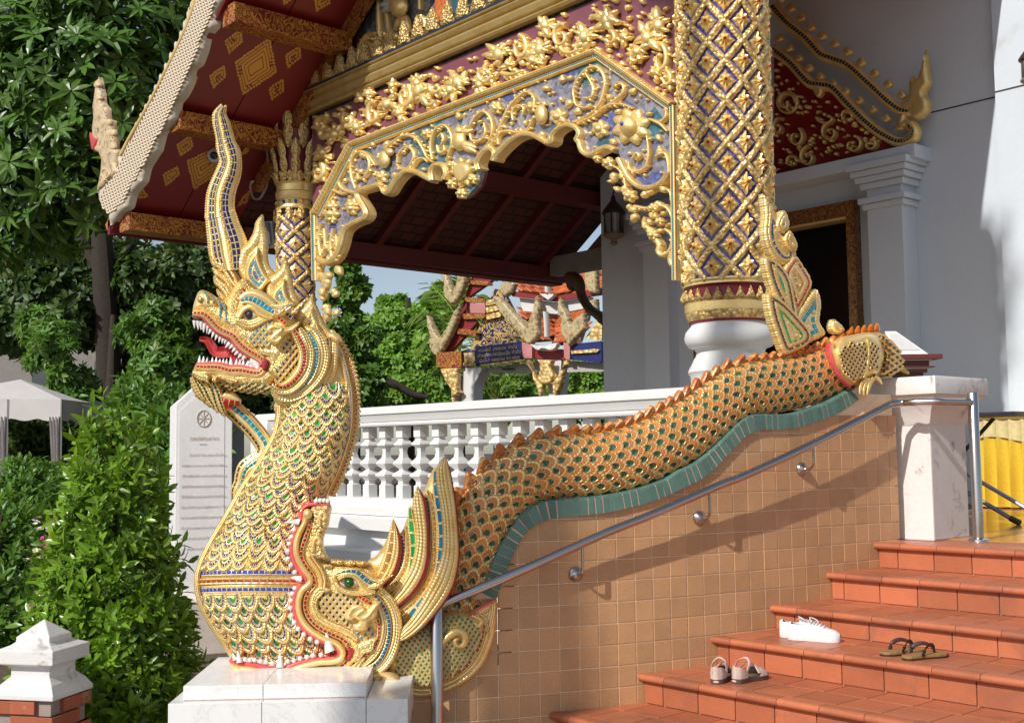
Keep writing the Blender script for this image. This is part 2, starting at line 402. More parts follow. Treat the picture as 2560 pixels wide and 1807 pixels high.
# ---- staircase ------------------------------------------------------------------------------------------------------------
stairs = thing('staircase', 'broad terracotta tiled staircase with rounded nosings beside the naga wall', 'stairs', tuple(T(8, 0, 0)))
SY = [-14.4]+[a for a, _ in step_z]; SZ = [-5.22]+[z for _, z in step_z]
def wall_x(y): return float(np.interp(y*U, _wy, _wx))/U
nose_r = 0.019; tw = 2.12; XR = 24.0
meT = {}
def boxtile(key, d, mat, bev=0.0018):
    if key not in meT: meT[key] = MB().box((0, 0, 0), d, 0).mesh('tile', mat, smooth=0, bevel=bev)
    return meT[key]
core = MB()
for i, (y, z) in enumerate(zip(SY, SZ)):
    yn = SY[i+1] if i+1 < len(SY) else 14.0
    zp = SZ[i-1] if i else -6.55
    x0 = wall_x(y)-0.3
    core.box(T(22, (y+0.48+yn+0.6)/2, 0)+[0, 0, (zt(z)-0.012+zt(zp)-0.1)/2], (T(48)[0], (yn+0.6-y-0.48)*U, zt(z)-0.012-zt(zp)+0.1))
    riser_h = zt(z)-zt(zp)-0.036
    xw = wall_x(y+0.5)
    off = (0.55-(i % 2)*0.2)*tw
    x = xw
    k = 0
    while x < XR and i > 0:      # riser tiles
        x1 = xw+off+k*tw; wd = (x1-x)*U-0.006
        if wd > 0.03: put('riser_tile', boxtile(('r', round(wd, 3), round(riser_h, 3)), (wd, 0.014, riser_h), m_terra), stairs, Matrix.Translation(Vector(T((x+x1)/2, y+0.42, 0)+np.array([0, 0, zt(zp)+0.002+riser_h/2]))))
        x = x1; k += 1
    # rounded nosings
    x = xw-0.12; k = 0
    while x < XR and i > 0:
        x1 = xw+off+0.35+k*tw; wd = (x1-x)*U-0.003; key = ('n', round(wd, 3))
        if wd > 0.03:
            if key not in meT:
                pr = [(0.06, 0.0), (0.0, 0.0)]+[(-nose_r*math.sin(a), -nose_r+nose_r*math.cos(a)) for a in np.linspace(0.2, PI, 8)]+[(0.0, -2*nose_r), (0.055, -2*nose_r), (0.06, -0.02)]
                meT[key] = MB().prism([(-wd/2, p[0], p[1]) for p in pr], (wd, 0, 0)).mesh('nosing', m_terra, smooth=0.6)
            put('nosing_tile', meT[key], stairs, Matrix.Translation(Vector(T((x+x1)/2, y, 0)+np.array([0, nose_r, zt(z)]))))
        x = x1; k += 1
    # tread tiles, two rows
    if i > 0:
        ya = y*U+0.083; yb = (SY[i+1]+0.35)*U if i+1 < len(SY) else (y+4.6)*U
        rows = [(ya, ya+0.215), (ya+0.219, yb)]
        for r, (a, c) in enumerate(rows):
            xw2 = wall_x((a+c)/2/U)-0.1; x = xw2; k = 0
            while x < XR:
                x1 = wall_x(y)+(0.95+0.12*r)*tw+k*tw; wd = (x1-x)*U-0.006
                if wd > 0.03: put('tread_tile', boxtile(('t', round(wd, 3), round(c-a, 3)), (wd, c-a-0.005, 0.012), m_terra), stairs, Matrix.Translation(Vector((( x+x1)/2*U, (a+c)/2, zt(z)-0.006))))
                x = x1; k += 1
core.obj('stair_core', M('terracotta_mortar', (0.70, 0.42, 0.29), 0.85, nscale=10, namt=0.2, bump=0.3), stairs, smooth=0)
# terrace floor behind the top step
b = MB(); b.box(((-75*U+60*U)/2, (14.86+90)/2*U, zt(2.95)/2-0.001), (135*U, (90-14.86)*U, zt(2.95)-0.002))
tf = tag(b.obj('terrace_floor', M('floor_joint', (0.36, 0.22, 0.12), 0.7), smooth=0), kind='structure')
m_ftile = M('glazed_floor_tile', (0.50, 0.22, 0.065), 0.16, nscale=2, namt=0.15, fine=30, famt=0.06, rand=0.25, bump=0.02)
fme = MB().box((0, 0, 0), (2.12*U-0.005, 2.12*U-0.005, 0.006)).mesh('floor_tile', m_ftile, smooth=0, bevel=0.0012)
for i in range(-5, 6):
    for j in range(17):
        x = (1.6+2.12*i)*U; y = (15.95+2.12*j)*U
        put('floor_tile', fme, tf, Matrix.Translation((x, y, zt(2.95)+0.001)))

# ---- marble plinth under the statues -----------------------------------------------------------------------------------------
PZ = zt(-1.1)
pa, pb, pc = hZ(458, 1714.3, PZ), hZ(917, 1705, PZ), hZ(540, 1652.4, PZ)
ux = pb-pa; LX = np.linalg.norm(ux); ux = ux/LX; uy = np.array([-ux[1], ux[0], 0.0]); DY = 0.74
plinth = thing('marble_plinth', 'white marble plinth carrying the golden statues, seen at the bottom edge', 'plinth', tuple(pa*[1, 1, 0]))
Rp = np.stack([ux, uy, np.array([0, 0, 1.0])], 1)
def pbx(x0, x1, y0, y1, z0, z1, nm, mat=m_marble, bev=0.003):
    c = pa*[1, 1, 0]+ux*(x0+x1)/2+uy*(y0+y1)/2+np.array([0, 0, (z0+z1)/2])
    return put(nm, MB().box((0, 0, 0), (x1-x0, y1-y0, z1-z0)).mesh('slab', mat, 0, bev), plinth, frame(c, ux, uy, (0, 0, 1)))
h1 = PZ-0.032*1.0
sp = 0.397*LX/0.87*0.87
xs = [0, 0.435*LX, LX]
for x0, x1 in zip(xs[:-1], xs[1:]): pbx(x0, x1-0.0025, 0, DY, PZ-0.062, PZ, 'top_slab')
pbx(0.004, LX-0.004, 0.004, DY-0.004, PZ-0.066, PZ-0.0605, 'joint_bed', m_pinkgrout, 0)
ov = 0.085; z2 = PZ-0.064
zl = zt(-1.1)-0.19
for x0, x1 in ((-0.055, 0.435*LX), (0.435*LX+0.0025, LX-0.001), (LX+0.0015, LX+0.185)): pbx(x0, x1, -0.045, DY+0.04, z2-0.148, z2-0.003, 'ledge_slab')
pbx(-0.02, LX+0.13, -0.02, DY, 0.0, z2-0.151, 'base_block', m_white)

# ---- handrail ---------------------------------------------------------------------------------------------------------------
hr = thing('handrail', 'polished steel handrail on hooked brackets sloping up the tan tiled wall', 'handrail', tuple(W(-2.9*U, 0, 0.1)))
NR = 0.100
rp = zc([(0,1185),(600,930),(1200,660),(1700,460),(2296,200)], 1200, 1160, 3.827)+zc([(600,730),(1200,455),(1900,100),(2010,45)], 1700, 1000, 3.827)
rp = [(1092, 1514)]+rp
R1 = pix_sz(rp, NR)
path = [W(s, z, NR) for s, z in R1]
zr = path[-1][2]+0.012
pend = hZ(2447, 1352, zt(2.95)); ptop = np.array([pend[0], pend[1], zr])
cnr = hZ(2345, 1003.5, zr)
b1 = path[-1]; path = spl(path, 5)
tail = spl([path[-1]+(b1-path[-4])*0.15, np.array([b1[0], b1[1], zr])+np.array([0.05, 0.06, 0]), (np.array([b1[0], b1[1], zr])+cnr)/2, cnr], 6)
mid = [cnr+(ptop-cnr)*t for t in (0.15, 0.5, 1.0)]
MB().tube(np.vstack([path, tail, mid]), 0.0225, 14).obj('rail', m_steel, hr)
f0 = W(*pix_sz([(1091, 1500)], NR)[0], NR)
b = MB(); zft = hY(1085, 1491, f0[1])[2]; b.lathe([(0.032, 0), (0.032, zft-0.004), (0.029, zft), (0.0, zft)], (f0[0], f0[1], 0), 18)
b.obj('post', m_steel, hr)
b = MB(); b.lathe([(0.062, 0), (0.06, 0.012), (0.045, 0.02), (0.032, 0.022), (0.032, zr+0.055-zt(2.95)), (0.028, zr+0.06-zt(2.95)), (0, zr+0.06-zt(2.95))], (pend[0], pend[1], zt(2.95)), 18)
b.obj('post', m_steel, hr)
for bx, by in ((1438, 1434), (1747, 1294), (2003, 1172)):
    s, z = pix_sz([(bx, by)], 0)[0]; n = Wn(s); t = Wt(s); o = W(s, z, 0)
    zr2 = float(np.interp(s, R1[:, 0], R1[:, 1]))
    c = MB(); k = 10
    pth = [o+n*0.005, o+n*0.045]+[o+n*(NR-0.045+0.045*math.sin(a))+np.array([0, 0, 0.045-0.045*math.cos(a)]) for a in np.linspace(0.15, PI/2, 7)]+[W(s, zr2-0.02, NR)]
    c.tube(pth, 0.0085, 8); br_ = c.obj('bracket', m_steel, hr)
    q = MB(); q.lathe([(0.040, 0), (0.040, 0.008), (0.034, 0.016), (0.024, 0.026), (0.018, 0.032), (0.0, 0.034)], seg=16)
    put('rosette', q.mesh('rosette', m_steel), br_, frame(o+n*0.001, t, np.cross(n, t), n))

# ---- newel pillar with cap at the stair head -----------------------------------------------------------------------------------
np_ = thing('gate_pillar', 'chipped white square pillar with moulded cap at the top of the stairs', 'pillar', tuple(T(1.6, 15.3, 0)+[0, 0, zt(2.95)]))
cz = zt(2.95); ct = zt(11.95)
b = MB(); b.lathe([(2.05*U, 0.0), (2.03*U, 0.02), (2.03*U, ct-cz-0.20)], (1.58*U, 15.3*U, cz), sq=True); b.obj('shaft', m_oldwhite, np_, smooth=0, bevel=0.012)
b = MB(); b.lathe([(2.06*U, -0.30), (2.15*U, -0.27), (2.35*U, -0.21), (2.75*U, -0.135), (2.82*U, -0.125), (2.82*U, -0.115), (3.05*U, -0.11), (3.05*U, -0.02), (3.0*U, 0.0)], (1.55*U, 15.3*U, ct+0.02), sq=True)
b.obj('cap', m_oldwhite, np_, smooth=0.5, bevel=0.006)

# ---- balustrade -------------------------------------------------------------------------------------------------------------------
YB = 12.5*U; bx0 = hY(651, 1040, YB)[0]; bx1 = -1.0*U
zz = lambda yz: hY(961, 960+yz/3.472, YB)[2]
bal = thing('balustrade', 'white balustrade of square turned balusters on a stepped base behind the golden naga', 'balustrade', (bx0, YB+0.1, zz(990)))
def run(prof, nm, mat=m_white, x0=bx0, x1=bx1, yc=YB+0.11, smooth=0.4):
    """extrude a (half depth, z) moulding along x"""
    P = [(x0, yc-a, z) for a, z in prof]+[(x0, yc+a, z) for a, z in reversed(prof)]
    return MB().prism(P, (x1-x0, 0, 0)).obj(nm, mat, bal, smooth)
run([(0.10, zz(366)), (0.125, zz(360)), (0.13, zz(345)), (0.125, zz(332)), (0.135, zz(325)), (0.15, zz(290)), (0.165, zz(268)), (0.165, zz(262)), (0.18, zz(260)), (0.18, zz(214)), (0.172, zz(205)), (0.15, zz(196))], 'rail')
run([(0.20, zz(1135)), (0.20, zz(1075)), (0.175, zz(1060)), (0.165, zz(1030)), (0.15, zz(1020)), (0.14, zz(995)), (0.10, zz(988))], 'bottom_rail')
run([(0.16, 0.2), (0.16, zz(1120)), (0.19, zz(1138))], 'base_wall', yc=YB+0.13)
for nm, y0, za, zb in (('base_step', YB-0.14, zz(1262), zz(1140)), ('base_step', YB-0.30, 0.05, zz(1420))):
    P = [(y0, za), (y0, zb-0.02), (y0+0.015, zb), (YB, zb), (YB, za)]
    MB().prism([(bx0, y, z) for y, z in P], (bx1-bx0, 0, 0)).obj(nm, m_white, bal, 0)
prof = [(48, 370), (48, 465), (34, 470), (33, 480), (44, 497), (62, 520), (64, 530), (50, 543), (30, 552), (27, 570), (24, 600), (33, 640), (60, 672), (70, 690), (62, 705), (30, 735), (26, 745), (50, 765), (74, 785), (74, 800), (50, 820), (34, 845), (36, 870), (48, 880), (48, 990)]
kz = zz(370)-zz(470); kz = 100/kz
me = MB().lathe([(r/kz*0.96, zz(y)) for r, y in reversed(prof)], sq=True).mesh('baluster', m_white, smooth=0.45)
x = hY(860+288/3.472, 1085, YB)[0]; px_ = hY(860+1455/3.472, 1085, YB)[0]; pitch = (px_-x)/7
k0 = int((x-bx0-0.25)/pitch)
for k in range(-k0, int((bx1-0.3-x)/pitch)): put('baluster', me, bal, Matrix.Translation((x+k*pitch, YB+0.11, 0)))
b = MB(); b.lathe([(0.19, 0.2), (0.19, zz(300)), (0.17, zz(230)), (0.12, zz(200)), (0.0, zz(195))], (bx0+0.1, YB+0.11, 0), sq=True); b.obj('end_pier', m_white, bal, 0.3, 0.02)
# ================================================================ SCULPTURE TOOLS
K = 0.00204                      # metres per photo pixel at the statues' distance
NB = -0.03                       # middle of the statues, metres from the wall face
_bx = _wx+NB*np.cos(_th); _by = _wy-NB*np.sin(_th)
_az = np.unwrap(np.arctan2(_bx-CAM[0], _by-CAM[1]))
_ord = np.argsort(_az)
def PX(P, n=0.0):
    """photo pixels + height in pixels off the figure's middle surface -> world points"""
    P = np.atleast_2d(np.asarray(P, float)); n = np.broadcast_to(np.asarray(n, float), (len(P),))
    D = np.stack([(P[:, 0]-1280)/FPX, -(P[:, 1]-903.5)/FPX, np.ones(len(P))], 1) @ RC
    az = np.arctan2(D[:, 0], D[:, 1]); s = np.interp(az, _az[_ord], _s[_ord])
    X = np.interp(s, _s, _bx); Y = np.interp(s, _s, _by); th = np.interp(s, _s, _th)
    r = np.hypot(X-CAM[0], Y-CAM[1])/np.hypot(D[:, 0], D[:, 1])
    # points raised towards the viewer stay on their own pixel's line of sight
    hx = D[:, 0]/np.hypot(D[:, 0], D[:, 1]); hy = D[:, 1]/np.hypot(D[:, 0], D[:, 1])
    ca = np.maximum(-(hx*np.cos(th)-hy*np.sin(th)), 0.35); r = r-np.maximum(n, 0)*K/ca/np.hypot(D[:, 0], D[:, 1])
    m_ = np.minimum(n, 0)*K
    return np.stack([CAM[0]+D[:, 0]*r+np.cos(th)*m_, CAM[1]+D[:, 1]*r-np.sin(th)*m_, CAM[2]+D[:, 2]*r], 1)
def PXn(p):
    a = PX([p], 0)[0]; b = PX([p], 100)[0]; d = b-a; return d/np.linalg.norm(d)
TEAL, BLUE, NAVY, GREEN, RED, BROWN, AMBER = (0.0, 0.24, 0.36), (0.02, 0.07, 0.42), (0.012, 0.016, 0.11), (0.0, 0.26, 0.045), (0.42, 0.012, 0.016), (0.10, 0.03, 0.015), (0.42, 0.20, 0.035)
PINK, DRED = (0.72, 0.11, 0.12), (0.28, 0.02, 0.03)
def STRIPE(name, stops, vmax=1.0, pitch=9.0, flip=False, bumpd=0.006, orn=None, serr=0.0, tone=1.0):
    """bands across v: 'g' gold, 'r' raised gold bead, a colour = glass tesserae set in gold, ('p', colour) = paint; u runs along the band"""
    if name in MATS: return MATS[name]
    t = NT(name); gc, a, bn = gold_nodes(t, tone); u, v = t.uv()
    vv = t.math('DIVIDE', v, vmax)
    c_st, k_st, h_st, p0 = [], [], [], 0.0
    for e, ty in stops:
        if ty in ('g', 'r', 'o'): c_st.append((p0, (1, 1, 1))); k_st.append((p0, 0.0))
        elif ty[0] == 'p': c_st.append((p0, ty[1])); k_st.append((p0, 0.5))
        else: c_st.append((p0, ty)); k_st.append((p0, 1.0))
        p0 = e/vmax
    col = t.ramp(vv, c_st, 'CONSTANT'); kind = t.ramp(vv, k_st, 'CONSTANT')
    # profile: every gold band is a rounded bead, every mosaic band a shallow channel
    hs = []; p0 = 0.0
    for e, ty in stops:
        e = e/vmax; m = (p0+e)/2; w_ = e-p0
        if ty in ('g', 'r', 'o'):
            hs += [(p0, 0.12), (p0+0.18*w_, 0.75), (m, 1.0), (e-0.18*w_, 0.75)]
        else: hs += [(p0, 0.12), (p0+0.1*w_, 0.3), (e-0.1*w_, 0.3)]
        p0 = e
    hs = sorted(set(hs)); 
    if len(hs) > 31: hs = hs[:31]
    hgt = t.ramp(vv, hs, 'LINEAR')
    uu = t.math('DIVIDE', u, pitch); fr = t.math('FRACT', uu); fl = t.math('FLOOR', uu)
    wnz = t.n('ShaderNodeTexWhiteNoise', noise_dimensions='2D'); cb = t.n('ShaderNodeCombineXYZ'); t.l(fl, cb.inputs[0]); t.l(t.math('FLOOR', t.math('MULTIPLY', vv, 40)), cb.inputs[1]); t.l(cb.outputs[0], wnz.inputs['Vector'])
    isglass = t.math('GREATER_THAN', kind, 0.75); ispaint = t.math('MULTIPLY', t.math('GREATER_THAN', kind, 0.25), t.math('LESS_THAN', kind, 0.75))
    gl = t.math('MULTIPLY', isglass, t.math('GREATER_THAN', fr, 0.15))
    vs = t.n('ShaderNodeVectorMath', operation='SCALE'); t.l(col, vs.inputs[0]); t.l(t.math('MULTIPLY_ADD', wnz.outputs['Value'], 1.3, 0.45), vs.inputs['Scale'])
    c = t.mix(gl, gc, vs.outputs[0]); c = t.mix(ispaint, c, col)
    notgold = t.math('MAXIMUM', gl, ispaint)
    met = t.math('MULTIPLY_ADD', notgold, -0.55, 0.55)
    rg = t.math('MULTIPLY_ADD', gl, -0.24, 0.36); rg = t.math('ADD', rg, t.math('MULTIPLY', ispaint, 0.05))
    h = t.math('ADD', hgt, t.math('MULTIPLY', bn, 0.12))
    if serr:   # carved nicks along gold bands
        s_ = t.math('SINE', t.math('MULTIPLY', t.math('ADD', u, t.math('MULTIPLY', v, 0.8*100/max(vmax*100, 1)*serr)), 2*PI/serr))
        h = t.math('ADD', h, t.math('MULTIPLY', t.math('MULTIPLY', s_, 0.10), t.math('SUBTRACT', 1.0, notgold)))
    n = t.bump(h, 1.0, bumpd)
    n = t.bump(t.noise(60, 4, 0.6), 0.25, 0.004, n)
    MATS[name] = t.fin(c, rg, met, n)
    return MATS[name]
def poly_d(P, poly):
    """distance to a closed outline and the run length of the nearest point"""
    A = np.asarray(poly, float); B = np.roll(A, -1, 0); L = np.linalg.norm(B-A, axis=1); cum = np.concatenate([[0], np.cumsum(L)[:-1]])
    best = np.full(len(P), 1e9); arc = np.zeros(len(P))
    for i in range(len(A)):
        ab = B[i]-A[i]; t = np.clip(((P-A[i])@ab)/max(L[i]**2, 1e-9), 0, 1)
        d = np.linalg.norm(P-(A[i]+t[:, None]*ab), axis=1); m = d < best; best[m] = d[m]; arc[m] = cum[i]+t[m]*L[i]
    return best, arc
def inside(P, poly):
    A = np.asarray(poly, float); x, y = P[:, 0], P[:, 1]; c = np.zeros(len(P), bool); j = len(A)-1
    for i in range(len(A)):
        (xi, yi), (xj, yj) = A[i], A[j]
        m = ((yi > y) != (yj > y)) & (x < (xj-xi)*(y-yi)/(yj-yi+1e-12)+xi); c ^= m; j = i
    return c
def dome(H, w): return lambda d, P: H*np.sqrt(np.clip(1-(1-np.clip(d/w, 0, 1))**2, 0, 1))
def inflate(name, poly, parent, mat, n0=0.0, prof=None, sp=5.0, back=6.0, smooth_in=4, serr=None, closed_spl=True, sym=False, mapf=None, ang=1.2):
    """a carved leaf or head: outline in photo pixels, front raised by prof(distance to edge), flat or mirrored back"""
    prof = prof or dome(10, 12); mapf = mapf or PX
    o = spl(poly, smooth_in, True) if closed_spl else np.asarray(poly, float)
    o = resample(o, sp, True)
    if serr:   # small flame lobes cut into the edge
        c = np.roll(o, -1, 0)-np.roll(o, 1, 0); c /= np.linalg.norm(c, axis=1)[:, None]+1e-9; nn = np.stack([c[:, 1], -c[:, 0]], 1)
        ar = 0.5*np.sum(o[:, 0]*np.roll(o[:, 1], -1)-np.roll(o[:, 0], -1)*o[:, 1]); nn *= 1 if ar > 0 else -1
        L = np.concatenate([[0], np.cumsum(np.linalg.norm(np.diff(o, axis=0), axis=1))])
        o = o+nn*(serr[0]*(((L/serr[1]) % 1.0)-0.5))[:, None]
    lo, hi = o.min(0), o.max(0); pts = []
    for j, y in enumerate(np.arange(lo[1]+sp/2, hi[1], sp*0.87)):
        x = np.arange(lo[0]+(sp/2 if j % 2 else 0), hi[0], sp); pts.append(np.stack([x, np.full(len(x), y)], 1))
    G = np.vstack(pts) if pts else np.zeros((0, 2)); G = G[inside(G, o)]
    if len(G): d, _ = poly_d(G, o); G = G[d > sp*0.55]
    allp = np.vstack([o, G]); no = len(o)
    vs, es, fs, ov, *_ = delaunay_2d_cdt([Vector(p) for p in allp], [(i, (i+1) % no) for i in range(no)], [], 1, 1e-4)
    P = np.array([tuple(v) for v in vs]); d, arc = poly_d(P, o)
    edge = d < 1e-3; h = prof(d, P); h = np.where(edge, prof(np.zeros(len(P)), P), h)
    F = [tuple(f) for f in fs]
    a0 = sum((P[f[1]][0]-P[f[0]][0])*(P[f[2]][1]-P[f[0]][1])-(P[f[2]][0]-P[f[0]][0])*(P[f[1]][1]-P[f[0]][1]) for f in F[:50])
    if a0 > 0: F = [f[::-1] for f in F]
    hb = -h if sym else np.where(edge, -back, -back)
    V = np.vstack([mapf(P, n0+h), mapf(P, n0+hb)]); n = len(P)
    uv = np.stack([arc, d/100], 1); uv = np.vstack([uv, uv])
    FF = F+[tuple(i+n for i in f[::-1]) for f in F]
    ecount = {}
    for f in F:
        for i in range(len(f)): ecount[(f[i], f[(i+1) % len(f)])] = 1
    for (a, b) in list(ecount):
        if (b, a) not in ecount: FF.append((b, a, a+n, b+n))
    mb = MB().add(V, FF, 0, uv)
    return mb.obj(name, mat, parent, smooth=ang)
def band(name, path, wid, parent, mat, n0=0.0, h=8.0, back=6.0, nx=9, step=6.0, prof=None, serr=None, mapf=None, ns=6):
    """a moulding that follows a path of (x, y[, half width[, n]]) photo pixels; u along, v across 0..1"""
    mapf = mapf or PX
    p = np.asarray([tuple(q)+(wid,)*(len(q) < 3)+(n0,)*(len(q) < 4) for q in path], float)
    p = resample(spl(p, ns), step); t = np.gradient(p[:, :2], axis=0); t /= np.linalg.norm(t, axis=1)[:, None]+1e-9
    q = np.stack([-t[:, 1], t[:, 0]], 1); L = np.concatenate([[0], np.cumsum(np.linalg.norm(np.diff(p[:, :2], axis=0), axis=1))])
    xs = np.linspace(-1, 1, nx); pr = prof or (lambda x: np.sqrt(np.clip(1-x*x*0.96, 0, 1)))
    V = []; UV = []; m = len(p)
    wv = p[:, 2].copy()
    we = wv if not serr else wv*(1+serr[0]*(((L/serr[1]) % 1.0)-0.5))
    for j, x in enumerate(xs):
        ww = we if (serr and x > 0.99) else wv
        V.append(mapf(p[:, :2]+q*(x*ww)[:, None], p[:, 3]+h*pr(x))); UV.append(np.stack([L, np.full(m, (x+1)/2)], 1))
    for x in (1, -1): V.append(mapf(p[:, :2]+q*(x*(we if x > 0 else wv))[:, None], p[:, 3]-back)); UV.append(np.stack([L, np.full(m, (x+1)/2)], 1))
    k = nx+2; V = np.stack(V, 1).reshape(-1, 3); UV = np.stack(UV, 1).reshape(-1, 2)
    F = [(i*k+j, i*k+(j+1) % k, (i+1)*k+(j+1) % k, (i+1)*k+j) for i in range(m-1) for j in range(k)]
    F += [tuple(range(k-1, -1, -1)), tuple((m-1)*k+j for j in range(k))]
    return MB().add(V, F, 0, UV).obj(name, mat, parent, smooth=1.3)
def cone_tooth(base, tip, wid, n0, bend=0.0, mapf=None, dep=None):
    """one tooth: curved cone from base to tip in photo pixels"""
    mapf = mapf or PX
    b, t = np.array(base, float), np.array(tip, float); d = t-b; q = np.array([-d[1], d[0]])
    pts = []; V = []; F = []; seg = 7; rows = 5; dep = dep or wid*0.8
    for i in range(rows+1):
        f = i/rows; c = b+d*f+q*bend*math.sin(PI*f*0.5)**2; r = wid*(1-f**1.5)+0.15
        for k in range(seg):
            a = 2*PI*k/seg; pts.append((tuple(c+q/np.linalg.norm(q)*r*math.cos(a)), n0+dep/wid*r*math.sin(a)))
    V = mapf([p for p, _ in pts], np.array([n for _, n in pts]))
    F = [(i*seg+k, i*seg+(k+1) % seg, (i+1)*seg+(k+1) % seg, (i+1)*seg+k) for i in range(rows) for k in range(seg)]+[tuple(rows*seg+k for k in range(seg)), tuple(range(seg-1, -1, -1))]
    return V, F
def join_px(name, items, parent, mat, smooth=1.0):
    mb = MB()
    for V, F in items: mb.add(V, F)
    return mb.obj(name, mat, parent, smooth)
def ellipsoid(p, r, n0, rn, seg=14, rings=8, mapf=None):
    mapf = mapf or PX
    pts = []; ns = []
    for i in range(rings+1):
        a = PI*i/rings
        for k in range(seg):
            b = 2*PI*k/seg; pts.append((p[0]+r[0]*math.sin(a)*math.cos(b), p[1]+r[1]*math.sin(a)*math.sin(b))); ns.append(n0+rn*math.cos(a))
    F = [(i*seg+k, (i+1)*seg+k, (i+1)*seg+(k+1) % seg, i*seg+(k+1) % seg) for i in range(rings) for k in range(seg)]
    return mapf(pts, np.array(ns)), F
def SCALE_MAT(name, rings, rimgroove=14, spokes=None, rnd=0.5, tone=1.0, glass2=None):
    """a scale's face: UV = (angle 0..1, radius 0..1); rings = [(r_end, 'g' | colour | ('p', colour)), ...]"""
    if name in MATS: return MATS[name]
    t = NT(name); gc, a, bn = gold_nodes(t, tone); u, v = t.uv()
    cs, ks, hs, p0 = [], [], [], 0.0
    for e, ty in rings:
        w_ = e-p0
        if ty == 'g': cs.append((p0, (1, 1, 1))); ks.append((p0, 0)); hs += [(p0+0.02, 0.5), (p0+w_/2, 1.0), (e-0.02, 0.5)]
        elif ty[0] == 'p': cs.append((p0, ty[1])); ks.append((p0, 0.5)); hs += [(p0+0.02, 0.2), (e-0.03, 0.35)]
        else: cs.append((p0, ty)); ks.append((p0, 1.0)); hs += [(p0+0.02, 0.1), (e-0.03, 0.1)]
        p0 = e
    col = t.ramp(v, cs, 'CONSTANT'); kind = t.ramp(v, ks, 'CONSTANT'); hgt = t.ramp(v, hs)
    sp = t.math('SINE', t.math('MULTIPLY', u, 2*PI*rimgroove))
    gro = t.math('GREATER_THAN', t.math('FRACT', t.math('MULTIPLY', u, rimgroove*0.55)), 0.18)
    isg = t.math('MULTIPLY', t.math('GREATER_THAN', kind, 0.75), t.math('MAXIMUM', gro, t.math('LESS_THAN', v, 0.33)))
    isp = t.math('MULTIPLY', t.math('GREATER_THAN', kind, 0.25), t.math('LESS_THAN', kind, 0.75))
    vs = t.n('ShaderNodeVectorMath', operation='SCALE'); t.l(col, vs.inputs[0]); t.l(t.math('MULTIPLY_ADD', t.rnd(), rnd*2, 1-rnd), vs.inputs['Scale'])
    cc = vs.outputs[0]
    if spokes:   # fine light lines drawn across the painted rings
        sl = t.math('MULTIPLY', t.math('MULTIPLY', isp, t.math('GREATER_THAN', v, 0.44)), t.math('GREATER_THAN', sp, 0.62)); cc = t.mix(sl, cc, spokes)
    c = t.mix(isg, gc, cc); c = t.mix(isp, c, cc)
    ng = t.math('MAXIMUM', isg, isp)
    h = t.math('ADD', hgt, t.math('MULTIPLY', t.math('MULTIPLY', sp, 0.22), t.math('GREATER_THAN', v, 0.72)))
    n = t.bump(t.math('ADD', h, t.math('MULTIPLY', bn, 0.1)), 1.0, 0.006)
    MATS[name] = t.fin(c, t.math('MULTIPLY_ADD', ng, -0.18, 0.36), t.math('MULTIPLY_ADD', ng, -0.55, 0.55), n); return MATS[name]
def scale_mesh(name, mat, w=1.0, h=1.0, lobes=0, dome_=0.22, seg=12, tilt=0.18):
    """unit scale: root at the origin, free rounded end towards -y, face +z"""
    c0 = 0.06*h; V = [(0, c0, 0.02)]; UV = [(0.5, 0.0)]; rr = (0.3, 0.55, 0.8, 0.93, 1.0)
    for r in rr:
        for k in range(seg+1):
            a = PI-0.45+(PI+0.9)*k/seg; f = 1.0+(0.05*abs(math.sin(lobes*PI*k/seg)) if lobes and r > 0.9 else 0)
            x = 0.5*w*r*math.cos(a)*f; y = c0+(0.56+0.25*(math.sin(a) < 0)*abs(math.sin(a)))*h*r*math.sin(a)*f
            z = dome_*(1-r**2.2)*0.6+tilt*(-(y-0.25*h))*0.9+(0.02 if r > 0.85 else 0)
            if r == 1.0: z -= 0.10
            V.append((x, y, z)); UV.append((k/seg, r))
    F = [(0, 1+k, 2+k) for k in range(seg)]
    for i in range(len(rr)-1):
        b = 1+i*(seg+1); F += [(b+k, b+seg+1+k, b+seg+2+k, b+k+1) for k in range(seg)]
    me = MB().add(V, F, 0, UV).mesh(name, mat, smooth=1.3); return me
gold = GOLD(); gold_orn = GOLD('tooled_gold', orn=(85, 0.9, 0.012)); gold_fine = GOLD('hatched_gold', orn=(140, 0.6, 0.006))
gold_dull = GOLD('muted_gold', tone=0.9, rough=0.42)  # slightly darker, rougher gold for the cores under scales and fins
ivory = M('painted_tooth', (0.78, 0.76, 0.74), 0.35, nscale=20, namt=0.08, fine=80, famt=0.06, bump=0.1)
pinkp = M('pink_gum_paint', (0.70, 0.10, 0.11), 0.35, nscale=15, namt=0.15, bump=0.15)
redp = M('crimson_paint', (0.36, 0.022, 0.03), 0.4, nscale=10, namt=0.2, bump=0.2)
eye_dark = M('glass_eye', (0.03, 0.035, 0.04), 0.05, nscale=5, namt=0.1, famt=0.02, bump=0)
eye_green = M('green_glass_eye', (0.01, 0.09, 0.008), 0.06, nscale=5, namt=0.2, famt=0.02, bump=0)
eye_white = M('eye_white', (0.62, 0.48, 0.46), 0.3, nscale=30, namt=0.15, bump=0.05)
